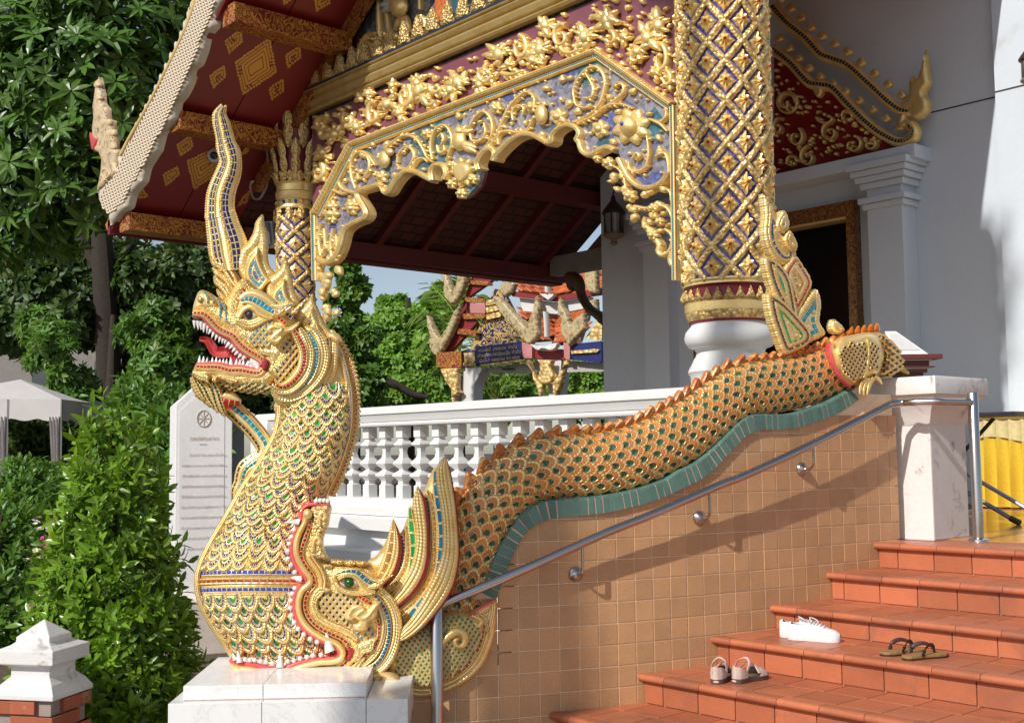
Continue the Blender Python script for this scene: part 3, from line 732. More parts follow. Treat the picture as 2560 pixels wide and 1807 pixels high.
# ================================================================ NAGA (upper, many-jewelled serpent)
HA = lambda L: zc(L, 470, 690, 5.34); HB = lambda L: zc(L, 470, 500, 5.34); HC = lambda L: zc(L, 470, 250, 5.34); HD = lambda L: zc(L, 470, 930, 5.34)
naga = thing('naga_statue', 'tall golden serpent rearing up with open fanged mouth, flame crest and long curved horn', 'statue', tuple(PX([(640, 1690)], 0)[0]))
flameB = STRIPE('flame_brown', [(.24, 'g'), (.31, 'g'), (.37, BROWN), (.44, 'g'), (.50, GREEN), (1.2, 'g')], 0.6*1.0, 8.0, bumpd=0.008, serr=5.0)
flameT = STRIPE('flame_teal', [(.11, 'g'), (.16, TEAL), (.21, 'g'), (.40, BLUE), (1.2, 'g')], 0.6, 9.0, bumpd=0.006)
flameG = STRIPE('flame_green', [(.13, 'g'), (.18, 'g'), (.23, NAVY), (.28, 'g'), (.36, GREEN), (1.2, 'g')], 0.6, 8.0, bumpd=0.007, serr=6.0)
leafg = STRIPE('gold_leaf_layers', [(.07, 'g'), (.13, 'g'), (.19, 'g'), (.25, 'g'), (.31, 'g'), (1, 'g')], 0.5, 8.0, bumpd=0.006, serr=7.0)
# head mass with the open jaws
head_poly = HA([(60,470),(75,390),(100,300),(135,215),(185,185),(250,200),(330,245),(410,300),(470,330),(560,200),(640,90),(760,20),(900,60),(1060,240),(1250,380),(1420,540),(1510,700),(1550,900),(1550,1150),(1460,1340),(1320,1450),(1180,1440),(1120,1530),(1000,1560),(860,1545),(700,1530),(560,1500),(400,1440),(250,1420),(140,1400),(50,1340),(70,1260),(110,1170),(200,1165),(300,1168),(520,1190),(700,1210),(850,1240),(925,1255),(965,1225),(960,1170),(930,1130),(850,1085),(720,1020),(640,940),(560,845),(430,785),(340,720),(255,615),(180,570),(100,570),(62,560)])
inflate('head', head_poly, naga, gold_fine, 0, lambda d, P: 52*np.sqrt(np.clip(1-(1-np.clip(d/48, 0, 1))**2, 0, 1))+4, 5, sym=True, smooth_in=3)
# snout boss, nostril
inflate('snout', HA([(70,450),(90,330),(140,225),(190,200),(250,225),(330,300),(400,360),(400,420),(330,470),(250,490),(160,470)]), naga, gold, 30, dome(26, 26), 4, 20)
MB().add(*ellipsoid(HA([(165,315)])[0], (7, 9), 56, 4)).obj('nostril', GOLD('dark_gold', 0.45), naga)
for L in ([(215,205),(245,250),(265,310),(262,360)], [(300,245),(335,290),(345,350)], [(395,290),(425,380),(430,470),(425,550)], [(455,350),(490,440),(510,520),(512,610)]):
    band('snout_stripe', HA(L), 3.6, naga, STRIPE('stripe_teal', [(.22, 'g'), (.78, TEAL), (1, 'g')], 1.0, 8.0), 52, 5, 12, 7, 4)
# cheek roll running back over the jaw hinge
inflate('jaw_plate', HA([(670,720),(800,740),(840,800),(850,880),(960,930),(1100,940),(1290,935),(1300,1000),(1230,1120),(1170,1240),(1090,1330),(1060,1250),(1100,1110),(960,1060),(850,960),(730,870),(660,780)]), naga, STRIPE('jaw_plate_gold', [(.03, 'g'), (.08, 'g'), (1, 'g')], 0.5, 8, serr=9.0), 42, dome(16, 16), 4, 20)
# lips: gold roll, ruby tesserae, gold bead, pink gum
lip = STRIPE('lip_mosaic', [(.26, 'g'), (.48, RED), (.62, 'g'), (.80, 'g'), (1, ('p', PINK))], 1.0, 9.0, bumpd=0.006)
lip2 = STRIPE('lower_lip_mosaic', [(.17, ('p', PINK)), (.38, 'g'), (.60, RED), (.80, 'g'), (1, 'g')], 1.0, 9.0, bumpd=0.006)
band('upper_lip', HA([(65,505,9),(130,505,11),(210,520,12),(290,590,13),(390,700,13),(500,760,13),(600,810,13),(680,910,13),(780,995,13),(890,1060,13),(970,1110,12),(1010,1170,10)]), 13, naga, lip, 44, 13, 30, 11, 4)
band('lower_lip', HA([(105,1205,10),(200,1215,12),(300,1215,13),(430,1225,14),(560,1262,15),(700,1262,15),(850,1290,14),(950,1295,12),(1005,1240,10)]), 13, naga, lip2, 44, 13, 30, 11, 4)
inflate('mouth_corner', HA([(985,1100),(1070,1130),(1045,1230),(1010,1270),(985,1210)]), naga, redp, 56, dome(3, 6), 3, 8)
band('lip_edge', HA([(60,1290,7),(190,1300,9),(300,1270,10),(430,1290,10),(580,1345,12),(700,1310,11),(850,1345,12),(1000,1350,11),(1080,1290,8)]), 10, naga, gold, 42, 9, 24, 7, 4)
for L in ([(60,1330),(130,1290),(240,1310),(280,1330),(280,1440),(230,1420),(140,1390)], [(300,1330),(420,1310),(560,1350),(660,1370),(650,1450),(600,1430),(560,1450),(480,1400),(380,1360)], [(660,1370),(760,1340),(900,1360),(1060,1340),(1020,1410),(900,1430),(800,1400),(700,1390)]):
    inflate('jaw_leaf', HA(L), naga, leafg, 46, dome(8, 8), 4, 20, serr=(3, 9))
# throat underside, pierced scales
small_sc = SCALE_MAT('small_gold_scale', [(.40, NAVY), (.62, 'g'), (.80, 'g'), (1.0, 'g')], 10, rnd=0.8)
small_green = SCALE_MAT('small_green_scale', [(.46, (0.0, 0.10, 0.04)), (.70, 'g'), (1.0, 'g')], 10, rnd=0.9)
small_teal = SCALE_MAT('small_teal_scale', [(.42, (0.0, 0.13, 0.28)), (.62, 'g'), (.8, 'g'), (1.0, 'g')], 10, rnd=0.9)
def patch(name, poly, parent, mat, pitch, n_at, dirn=(0, 1), size=1.25, mapf=None):
    """small scales set side by side inside an outline, all pointing along dirn"""
    mapf = mapf or PX
    o = np.asarray(poly, float); d = np.array(dirn, float); d /= np.linalg.norm(d); q = np.array([-d[1], d[0]])
    c = o.mean(0); R = np.abs(o-c).max()*1.5; P = []
    for j, a in enumerate(np.arange(-R, R, pitch*0.62)):
        for b in np.arange(-R, R, pitch): P.append(c+d*a+q*(b+(pitch/2 if j % 2 else 0)))
    P = np.array(P); P = P[inside(P, o)]
    if not len(P): return None
    me = scale_mesh('s', mat, seg=8); bv = np.array([tuple(v.co) for v in me.vertices]); fs = [tuple(p.vertices) for p in me.polygons]
    uvl = np.zeros(len(me.loops)*2, dtype=np.float32); me.uv_layers[0].data.foreach_get('uv', uvl); uvl = uvl.reshape(-1, 2); uvv = np.zeros((len(bv), 2))
    for l, uv in zip(me.loops, uvl): uvv[l.vertex_index] = uv
    bpy.data.meshes.remove(me); mb = MB(); s = pitch*size
    for p in P:
        n = n_at(p) if callable(n_at) else n_at
        pts = p+np.outer(-bv[:, 1], d)*s+np.outer(bv[:, 0], q)*s
        mb.add(mapf(pts, n+bv[:, 2]*s), fs, 0, uvv)
    a = mb; ob = a.obj(name, mat, parent, smooth=1.3); ob['kind'] = 'stuff'; return ob
def mass(x, w=48, H=52): return lambda p: H*math.sqrt(max(0, 1-(1-min(poly_d(np.array([p]), x)[0][0]/w, 1))**2))+3
hm = mass(spl(head_poly, 3, True))
patch('cheek_scales', HA([(850,720),(1080,600),(1200,680),(1120,900),(900,900),(840,820)]), naga, small_teal, 15.5, lambda p: hm(p)+2)
patch('cheek_scales', HA([(1250,900),(1420,820),(1510,980),(1530,1130),(1490,1260),(1400,1380),(1250,1430),(1150,1400),(1170,1260),(1290,1060)]), naga, small_teal, 15.5, lambda p: hm(p)+2)
patch('throat_scales', HA([(310,1360),(560,1450),(760,1400),(1000,1430),(1110,1520),(960,1560),(700,1540),(500,1500),(380,1450)]), naga, small_green, 13, lambda p: hm(p)+2, (1, 0.2))
for p in ((360,1385), (770,1410)): MB().add(*ellipsoid(HA([p])[0], (8, 8), 44, 12)).obj('jaw_rosette', gold_orn, naga)
# eye, lids, brow
eyeo = thing  # (kept for readability)
MB().add(*ellipsoid(HA([(830,525)])[0], (27, 16), 46, 17)).obj('eye_white', eye_white, naga)
ob = MB().add(*ellipsoid(HA([(815,515)])[0], (11.5, 13), 56, 11)).obj('eye', eye_dark, naga)
inflate('eye_rim', HA([(680,545),(740,470),(800,430),(870,450),(940,520),(985,550),(900,590),(815,612),(740,590)]), naga, M('eye_lining', (0.16, 0.02, 0.02), 0.4), 45, dome(6, 10), 4, 6)
band('upper_lid', HA([(670,560,7),(730,465,8),(810,415,9),(880,440,9),(960,515,8),(1060,560,6)]), 8, naga, gold, 58, 10, 20, 7, 4)
band('lower_lid', HA([(640,600,8),(720,620,12),(815,650,14),(920,620,13),(1010,575,10),(1160,540,6)]), 10, naga, STRIPE('lid_gold', [(.3, 'g'), (.6, 'g'), (1, 'g')], 1, 8, serr=6.0), 56, 10, 20, 7, 4)
band('brow', HA([(700,340,10),(770,300,20),(870,305,25),(980,360,27),(1080,430,26),(1180,470,20),(1300,420,14),(1410,375,5)]), 18, naga, STRIPE('brow_mosaic', [(.30, 'g'), (.42, 'g'), (.66, TEAL), (1, 'g')], 1.0, 11.0, bumpd=0.007), 54, 16, 24, 11, 4)
inflate('brow_leaf', HA([(1030,300),(1130,370),(1250,370),(1330,350),(1410,375),(1340,430),(1240,520),(1180,545),(1060,545),(1130,480),(1080,400)]), naga, leafg, 60, dome(12, 9), 4, 20, serr=(3, 8))
inflate('forehead', HA([(560,560),(560,420),(600,260),(680,120),(760,20),(850,110),(960,230),(1080,300),(900,280),(760,300),(700,360),(690,480),(620,600),(570,640)]), naga, gold_orn, 44, dome(14, 14), 4, 20)
for L in ([(720,180),(745,165),(768,195),(742,210)], [(697,215),(725,205),(725,235),(702,245)]): inflate('jewel', HA(L), naga, M('ruby_glass', (0.55, 0.01, 0.012), 0.08, bump=0), 60, dome(4, 3), 2.5, 4)
band('temple_band', HA([(1110,500,6),(1210,560,7),(1310,640,6)]), 6, naga, STRIPE('stripe_red', [(.22, 'g'), (.78, RED), (1, 'g')], 1.0, 9.0), 58, 6, 20, 7, 4)
band('temple_band', HA([(1180,420,6),(1310,500,7),(1390,560,6)]), 7, naga, STRIPE('stripe_navy', [(.22, 'g'), (.78, NAVY), (1, 'g')], 1.0, 9.0), 50, 6, 20, 7, 4)
# ear
inflate('ear', HA([(1050,700),(1080,655),(1150,645),(1240,660),(1330,680),(1400,650),(1485,608),(1470,690),(1410,750),(1310,790),(1260,850),(1200,910),(1120,905),(1075,860),(1085,790),(1050,760)]), naga, gold, 60, dome(20, 11), 3.2, 26)
band('ear_rim', HA([(1105,745,5),(1075,720,6),(1120,680,6),(1210,680,5),(1250,710,5),(1200,760,6),(1140,810,7),(1120,850,7),(1180,870,6),(1240,820,5)]), 5.5, naga, gold, 78, 7, 6, 7, 3)
# tongue and teeth
band('tongue', HA([(150,840,5),(240,850,9),(300,920,11),(360,1010,12),(460,1010,14),(560,1000,16),(680,1080,16),(760,1130,10)]), 12, naga, M('tongue_red', (0.50, 0.06, 0.06), 0.3, nscale=14, namt=0.25), -4, 14, 12, 9, 4, prof=lambda x: np.abs(x)*0.6+0.2)
up = [(85,590,95,705,8),(130,590,150,700,8),(175,600,180,725,8.5),(225,630,212,760,8.5),(270,665,255,740,7),(310,715,275,785,7.5),(350,750,318,835,7.5),(395,785,362,865,7.5),(435,810,415,895,7),(475,830,455,905,6.5),(510,845,488,915,6),(560,890,497,970,9),(600,925,545,980,8),(635,965,585,1025,8),(670,1010,615,1065,8),(715,1045,665,1105,8.5),(765,1070,715,1135,9)]
lo = [(150,1165,150,1055,8),(205,1165,205,1065,7.5),(250,1165,240,1110,4),(325,1170,320,1078,7.5),(380,1170,372,1076,8),(428,1172,425,1100,6),(470,1175,468,1095,7),(512,1178,512,1098,6.5),(575,1185,562,1078,9),(640,1192,645,1095,7.5),(690,1195,690,1105,7.5),(735,1195,738,1105,7),(790,1205,800,1120,9),(845,1215,840,1110,9)]
for bx, by, tx, ty, wd in up+lo:
    for sgn in (1, -1):
        V, F = cone_tooth(HA([(bx, by)])[0], HA([(tx, ty)])[0], wd/5.34*4.0/1.2, 40*sgn, 0.06)
        MB().add(V, F).obj('tooth', ivory, naga, 1.2)
band('molar', HA([(830,1110,10),(890,1150,13),(925,1200,11),(930,1240,7)]), 10, naga, ivory, 40, 12, 20, 7, 4)
# layered ruff behind the cheek
ruff = [('stripe_ruff_red', [(.25, 'g'), (.55, RED), (.72, 'g'), (1, 'g')], [(1400,720,8),(1470,830,12),(1530,960,13),(1545,1090,13),(1515,1240,13),(1430,1370,13),(1330,1450,12),(1240,1480,10),(1150,1430,7)], 50),
        ('stripe_ruff_gold', [(.3, 'g'), (.45, 'g'), (1, 'g')], [(1480,690,6),(1560,820,14),(1610,960,16),(1615,1110,17),(1575,1270,17),(1480,1410,17),(1350,1510,16),(1210,1520,13),(1110,1450,7)], 44),
        ('stripe_ruff_blue', [(.3, 'g'), (.62, TEAL), (.8, 'g'), (1, 'g')], [(1600,740,6),(1670,870,12),(1715,1010,13),(1700,1170,14),(1640,1330,14),(1540,1450,14),(1400,1550,13),(1240,1580,11),(1110,1500,7)], 36),
        ('stripe_ruff_lobes', [(.25, 'g'), (.4, 'g'), (1, 'g')], [(1640,690,4),(1740,800,14),(1790,950,18),(1800,1110,19),(1755,1280,19),(1660,1420,18),(1530,1540,18),(1380,1610,17),(1220,1610,13),(1130,1540,8)], 30),
        ('stripe_ruff_dark', [(.3, 'g'), (.55, NAVY), (.8, 'g'), (1, 'g')], [(1860,820,8),(1860,960,11),(1850,1120,13),(1810,1280,14),(1720,1430,14),(1590,1560,14),(1430,1650,13),(1270,1670,11),(1160,1620,8)], 22),
        ('stripe_ruff_outer', [(.35, 'g'), (.55, 'g'), (1, 'g')], [(1950,800,12),(1930,920,15),(1925,1080,17),(1890,1260,19),(1800,1440,19),(1670,1570,19),(1500,1670,18),(1330,1700,15),(1210,1670,9)], 14)]
for nm, st, L, n0 in ruff:
    band('ruff', HA(L), 13, naga, STRIPE(nm, st, 1.0, 9.0, bumpd=0.008, serr=7.0), n0+14, 14, 60, 9, 4, serr=(0.22, 12) if 'gold' in nm or 'lobes' in nm or 'outer' in nm else None)
inflate('ruff_scroll', HA([(1840,800),(1880,755),(1950,745),(2030,790),(2060,850),(2020,900),(1960,910),(1900,860)]), naga, gold, 30, dome(22, 14), 4, 26)
# crest flames: nested outlines
def flame(poly, n0, mat, H=12, wd=14, name='crest_flame', serr=(1.2, 9), sp=3.6):
    return inflate(name, poly, naga, mat, n0, lambda d, P: H*np.sqrt(np.clip(1-(1-np.clip(d/wd, 0, 1))**2, 0, 1))-0.12*np.clip(d-wd, 0, 40), sp, 16, serr=serr)
F1 = HB([(1000,192),(1012,300),(1050,430),(1066,600),(1062,760),(1090,880),(1165,985),(1110,1060),(1050,1120),(1040,1240),(960,1260),(860,1180),(760,1100),(690,1000),(655,900),(655,800),(700,660),(800,560),(870,430),(900,300),(950,230)])
F2 = HB([(1300,718),(1332,830),(1380,940),(1392,1050),(1420,1200),(1490,1370),(1400,1440),(1220,1450),(1110,1380),(1040,1270),(1030,1150),(1060,1060),(1180,960),(1250,860),(1280,780)])
F3 = HA([(1655,232),(1690,330),(1750,470),(1830,640),(1930,790),(1850,830),(1740,780),(1600,800),(1490,700),(1430,600),(1440,500),(1560,380),(1620,300)])
flame(F1, 8, flameB); flame(F2, 16, flameB); flame(F3, 4, flameB)
flame(HB([(935,630),(950,760),(985,880),(1050,1000),(1110,1080),(1050,1130),(960,1230),(860,1160),(790,1080),(760,950),(800,820),(880,700)]), 26, flameT, 8, 8, serr=(1.2, 8))
flame(HB([(1295,1050),(1300,1150),(1330,1280),(1400,1380),(1300,1420),(1180,1400),(1120,1310),(1150,1200),(1240,1110)]), 34, flameT, 8, 8, serr=(1.2, 8))
flame(HA([(1655,400),(1690,520),(1730,640),(1700,740),(1600,760),(1530,700),(1510,610),(1590,500)]), 22, flameG, 8, 8, serr=(1.2, 8))
flame(HA([(1700,590),(1760,700),(1800,820),(1740,880),(1640,760),(1600,760),(1640,660)]), 28, leafg, 8, 8, serr=(1.2, 8))
crA = STRIPE('crest_feather', [(.10, 'g'), (.15, BROWN), (.20, 'g'), (.25, TEAL), (1, 'g')], 0.4, 8.0, bumpd=0.007, serr=6.0)
for L, n0 in (([(275,705),(330,770),(450,830),(560,890),(650,1010),(680,1130),(640,1210),(560,1120),(470,980),(380,920),(310,860)], 6),
              ([(330,895),(420,940),(520,1020),(600,1130),(620,1240),(570,1260),(500,1130),(400,1040),(345,990)], 12),
              ([(340,1005),(430,1060),(530,1140),(590,1260),(600,1400),(560,1470),(510,1400),(480,1270),(410,1180),(350,1115)], 18),
              ([(378,1180),(460,1240),(530,1330),(560,1460),(530,1560),(490,1480),(450,1350),(390,1260)], 24)):
    flame(HB(L), n0, crA, 12, 10, 'crest_feather', (1.5, 8))
    flame(HB(L), -n0-20, crA, 12, 10, 'crest_feather', (1.5, 8))
# the long horn
hornm = STRIPE('horn_stripes', [(.08, 'r'), (.12, 'g'), (.17, NAVY), (.23, 'g'), (.27, NAVY), (.34, 'g'), (.56, 'g'), (.60, 'g'), (.68, NAVY), (.71, 'g'), (.80, NAVY), (.87, 'g'), (1.0, 'g')], 1.0, 16.0, bumpd=0.008, serr=5.0)
hl = HC([(440,75),(352,170),(338,270),(360,400),(385,520),(392,650),(432,800),(380,950),(312,1100),(262,1250),(246,1400),(240,1580)])+HB([(246,200),(255,350),(275,550),(300,740),(400,930)])
hr_ = HC([(500,90),(495,190),(545,320),(582,450),(620,600),(684,720),(702,850),(690,1000),(640,1150),(612,1280),(606,1400),(628,1560)])+HB([(625,170),(680,330),(760,510),(800,700),(760,930)])
hl, hr_ = np.array(hl), np.array(hr_); n_ = min(len(hl), len(hr_))
hp = [((a[0]+b[0])/2, (a[1]+b[1])/2, np.linalg.norm(a-b)/2) for a, b in zip(hl[:n_], hr_[:n_])]
band('horn', hp[::-1], 20, naga, hornm, 0, 20, 18, 27, 4, ns=4)
for side, e in ((1, hl), (-1, hr_)):        # beaded edges
    pe = resample(spl(e[:n_], 5), 6.5); bd = [ellipsoid(p, (4.2, 4.2), 2, 6, 7, 4) for p in pe]
    join_px('horn_beading', bd, naga, gold)['kind'] = 'stuff'
pe = resample(spl(np.array(hp)[:, :2]+[2, 0], 5), 5.0)[6:]
join_px('horn_ornament', [ellipsoid(p+rng.normal(0, 1.6, 2), (3.4, 3.0), 18, 5, 6, 4) for p in pe], naga, gold)['kind'] = 'stuff'
# chin beard and the long jewelled goatee
for L in ([(60,1340,8),(110,1440,14),(170,1560,15),(230,1650,9)], [(120,1400,9),(200,1500,14),(270,1650,14),(335,1740,6)], [(230,1420,9),(300,1520,14),(350,1680,13),(410,1820,5)], [(320,1420,10),(380,1560,15),(430,1720,13),(500,1870,5)]):
    band('beard_lock', HA(L), 12, naga, STRIPE('beard_gold', [(.3, 'g'), (.45, (0, .04, .02)), (.7, 'g'), (1, 'g')], 1.0, 10, serr=8.0), 12, 24, 20, 9, 5, serr=(0.3, 12))
band('goatee_cuff', HD([(430,300,4),(450,340,20),(560,370,22),(690,390,6)]), 14, naga, STRIPE('cuff', [(.4, 'g'), (.5, 'g'), (1, RED)], 1.0, 14), 6, 26, 26, 9, 4)
band('goatee', HD([(440,400,14),(560,480,22),(700,600,24),(840,740,23),(950,880,23),(1010,1000,22),(980,1110,20),(880,1180,20),(760,1270,20),(710,1380,18),(690,1480,17),(640,1580,15),(620,1680,10)]), 22, naga, STRIPE('goatee_mosaic', [(.14, 'g'), (.24, 'g'), (.46, TEAL), (.72, 'g'), (.84, BROWN), (1, 'g')], 1.0, 13.0), -10, 16, 16, 13, 4)
inflate('goatee_tip', HD([(640,1560),(720,1540),(730,1640),(690,1730),(610,1770),(590,1710)]), naga, gold, -6, dome(18, 14), 4, 18)
# ---- neck: a tapering tube of oval sections
NK = np.array([(900, 700, 862), (980, 700, 871), (1020, 702, 873), (1060, 697, 871), (1100, 684, 864), (1160, 650, 845), (1200, 622, 828), (1233, 601, 812), (1300, 563, 796), (1350, 533, 786), (1400, 508, 790), (1440, 496, 800), (1480, 497, 806), (1520, 510, 815), (1560, 531, 828), (1600, 558, 846), (1640, 584, 860), (1690, 604, 860)], float)
NKs = spl(NK, 6)
def neck(y, phi, lift=0.0):
    """photo pixel and height of a point on the neck: phi 0 = right edge, pi = left edge"""
    l = np.interp(y, NKs[:, 0], NKs[:, 1]); r = np.interp(y, NKs[:, 0], NKs[:, 2]); c, wd = (l+r)/2, (r-l)/2
    return (c+(wd+lift)*np.cos(phi), y), ((0.74-0.36*np.clip((1075-y)/150,0,1)-0.26*np.clip((y-1180)/150,0,1))*wd+lift)*np.sin(phi)
ys = np.arange(880, 1701, 8.0); seg = 40
P_, N_ = [], []
for y in ys:
    for k in range(seg):
        p, n = neck(y, 2*PI*k/seg); P_.append(p); N_.append(n)
V = PX(P_, np.array(N_)); F = [(i*seg+k, i*seg+(k+1) % seg, (i+1)*seg+(k+1) % seg, (i+1)*seg+k) for i in range(len(ys)-1) for k in range(seg)]
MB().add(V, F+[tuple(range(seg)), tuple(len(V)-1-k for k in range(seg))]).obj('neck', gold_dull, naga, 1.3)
neck_scale = SCALE_MAT('neck_scale', [(.30, (0.0, 0.30, 0.07)), (.40, 'g'), (.47, 'g'), (.62, (0.02, 0.03, 0.14)), (.75, 'g'), (1.0, 'g')], 16, rnd=0.75)
nsm = scale_mesh('neck_scale', neck_scale, 1.0, 1.0, lobes=5, seg=14)
neck_scale2 = SCALE_MAT('neck_scale_blue', [(.30, (0.0, 0.16, 0.07)), (.40, 'g'), (.47, 'g'), (.60, (0.01, 0.06, 0.20)), (.74, 'g'), (1.0, 'g')], 16, rnd=0.6)
nsm2 = scale_mesh('neck_scale_low', neck_scale2, 1.0, 1.0, lobes=5, seg=14)
def neck_frame(y, phi, sz, lift=1.0):
    p, n = neck(y, phi, lift); p2, n2 = neck(y+4, phi, lift); p3, n3 = neck(y, phi+0.03, lift)
    o, a, b = PX([p, p2, p3], np.array([n, n2, n3])); dn = a-o; dn /= np.linalg.norm(dn); sd = b-o; sd -= dn*np.dot(sd, dn); sd /= np.linalg.norm(sd)
    nz = np.cross(dn, sd); 
    if np.dot(nz, CAM-o) < 0 and 0.1 < phi < PI-0.1: nz = -nz
    jt = random.uniform(-0.09, 0.09); dn = dn*math.cos(jt)+np.cross(nz, dn)*math.sin(jt)
    x = np.cross(-dn, nz); S = sz*K*random.uniform(0.93, 1.07)
    return frame(o, x*S, -dn*S, nz*S)
count = 0
for y0, y1, rp_, pitch, sz, me in ((968, 1408, 22.5, 36.0, 45, nsm), (1496, 1672, 27, 38.0, 46, nsm2)):
    for j, y in enumerate(np.arange(y0, y1, rp_)):
        l = np.interp(y, NKs[:, 0], NKs[:, 1]); r = np.interp(y, NKs[:, 0], NKs[:, 2]); wd = (r-l)/2*0.92
        dphi = pitch/wd; m = int(1.25*PI/dphi)
        for k in range(m):
            phi = PI*0.5-(m/2-k-(0.5 if j % 2 else 0.0)+0.25)*dphi
            if not (-0.1 < phi < PI-0.17): continue
            put('neck_scale', me, naga, neck_frame(y, phi, sz, 0.0))
# belly strip down the front edge and ridge with red flames down the back
bl = [neck(y, PI-0.10, 3)[0] for y in np.arange(985, 1670, 25)]
band('belly_strip', bl, 8, naga, STRIPE('belly_beads', [(.3, 'g'), (.7, 'g'), (1, 'g')], 1.0, 6, serr=4.0), 22, 12, 40, 9, 5)
rg = [neck(y, 0.16, 4)[0] for y in np.arange(900, 1270, 24)]
rg = HA([(1985,930),(2040,1060),(2085,1200),(2120,1350)])+rg[3:]
band('back_ridge', rg, 8, naga, STRIPE('ridge_line', [(.3, 'g'), (.5, (0.22, 0.17, 0.24)), (.7, 'g'), (1, 'g')], 1.0, 7.0), 12, 14, 40, 9, 5)
rg2 = resample(spl(HA([(1995,880),(2080,1010),(2150,1190),(2195,1350)])+[(q[0]+10, q[1]) for q in [neck(y, 0.02, 4)[0] for y in np.arange(960, 1262, 24)]], 6), 11.0)
fin_mat = STRIPE('fin_flame', [(.022, 'g'), (.05, 'g'), (.2, RED)], 0.1, 40.0, bumpd=0.004)
for i in range(len(rg2)-2):
    p = rg2[i]; t = rg2[i+1]-p; t /= np.linalg.norm(t); q = np.array([t[1], -t[0]]); q = q if q[0] > 0 else -q
    inflate('back_spine', [p-q*4-t*2, p+q*9-t*1, p+q*16+t*9, p+q*10+t*11, p-q*4+t*12], naga, fin_mat, 0, lambda d, P: 5+4*np.clip(d/5, 0, 1), 3.2, sym=True, smooth_in=3)
# collar round the swollen chest
def ring(name, y0, y1, mat, lift, rows=8, p0=-0.05, p1=PI+0.12):
    P_, N_, UV = [], [], []; ph = np.linspace(p0, p1, 44)
    for i in range(rows):
        f = i/(rows-1); y = y0+(y1-y0)*f
        for k, a in enumerate(ph):
            lf = lift*(0.35+0.65*math.sin(PI*f)**0.5); p, n = neck(y-5*math.sin(a), a, lf); P_.append(p); N_.append(n); UV.append((-a*140, f))
    m = len(ph); F = [(i*m+k, i*m+k+1, (i+1)*m+k+1, (i+1)*m+k) for i in range(rows-1) for k in range(m-1)]
    return MB().add(PX(P_, np.array(N_)), F, 0, UV).obj(name, mat, naga, 1.3)
ring('collar_band', 1400, 1428, GOLD(), 5)
ring('collar_mosaic', 1426, 1444, STRIPE('collar_navy', [(.25, 'g'), (.7, BLUE), (1, 'g')], 1.0, 13.0), 5)
ring('collar_braid', 1443, 1470, STRIPE('collar_braid', [(.12, 'g'), (.42, 'g'), (.58, RED), (.88, 'g'), (1, 'g')], 1.0, 17.0, bumpd=0.01, serr=17.0), 8)
ring('collar_mosaic', 1469, 1487, STRIPE('collar_navy', [], 1), 5)
ring('collar_band', 1486, 1508, STRIPE('collar_leaf', [(.3, 'g'), (1, 'g')], 1.0, 20, serr=14.0), 5)
# ================================================================ MAKARA (lower beast that swallows the naga) with its long scaled body
M1 = lambda L: zc(L, 700, 1250, 4.028); M2 = lambda L: zc(L, 480, 1380, 4.028); M3 = lambda L: zc(L, 960, 1100, 3.684)
mak = thing('makara_statue', 'golden crocodile headed sea beast with orange scaled body stretched along the stair wall', 'statue', tuple(PX([(800, 1695)], 0)[0]))
up_lip = M1([(200,150),(175,260),(135,380),(118,500),(150,640),(225,750),(250,800),(190,880),(148,980),(145,1100),(180,1220),(270,1310),(400,1385),(480,1420)])+M2([(1440,960),(1450,1000),(1400,1050)])
lo_lip = M2([(1300,1060),(1150,1080),(1020,1110),(890,1165),(760,1150),(620,1120),(480,1110),(400,1060)])
mouthline = up_lip+lo_lip
mk_head = M1([(200,150),(230,80),(300,50),(500,45),(490,200),(470,300),(435,370),(432,480),(490,590),(620,600),(840,620),(960,650),(1040,800),(1110,920),(1170,1060),(1200,1200),(1195,1350),(1150,1500),(1090,1620)])+M2([(1900,1190),(1760,1250),(1560,1285),(1400,1290),(980,1297),(650,1300),(480,1285),(420,1240),(385,1150),(375,1060)])+lo_lip[::-1]+up_lip[::-1]
mk_head = mk_head[:-1]
mhs = spl(mk_head, 3, True)
HPROF = lambda d: 66*np.sqrt(np.clip(1-(1-np.clip(d/40, 0, 1))**2, 0, 1))+26
inflate('head', mk_head, mak, gold_fine, 0, lambda d, P: HPROF(d), 6, sym=True, smooth_in=3)
mh = lambda p: float(HPROF(poly_d(np.array([p]), mhs)[0][0]))
lipg = STRIPE('makara_lip', [(.36, 'g'), (.50, 'g'), (.66, RED), (.82, 'g'), (1, 'g')][::-1] and [(.18, 'g'), (.34, RED), (.50, 'g'), (.64, 'g'), (1, 'g')], 1.0, 11.5, bumpd=0.008)
gum = M1([(215,110),(205,200),(170,280),(138,370),(115,470),(125,580),(170,680),(235,755),(258,800),(195,865),(150,965),(140,1080),(165,1190),(225,1280),(330,1360),(430,1420)])+M2([(1400,930),(1470,975),(1475,1030),(1400,1068),(1280,1080),(1150,1097),(1040,1125),(900,1180),(760,1165),(620,1135),(480,1125),(385,1075)])
band('gum', gum, 7, mak, pinkp, 84, 12, 50, 9, 5)
roll = M1([(265,150),(250,220),(195,330),(165,430),(168,550),(225,670),(300,775),(300,835),(225,905),(190,1000),(188,1100),(222,1205),(300,1300),(420,1380),(545,1430)])+M2([(1480,940),(1520,1000),(1500,1070),(1420,1100),(1290,1110),(1150,1140),(1010,1185),(890,1225),(740,1210),(600,1180),(480,1170),(400,1140)])
band('lip_roll', roll, 8.5, mak, gold, 90, 15, 50, 9, 5)
ruby = M1([(308,200),(285,300),(245,410),(215,510),(222,590),(262,665),(325,755),(345,850),(290,920),(258,1000),(255,1080),(285,1165),(340,1240),(430,1305),(530,1352),(620,1392),(690,1450)])
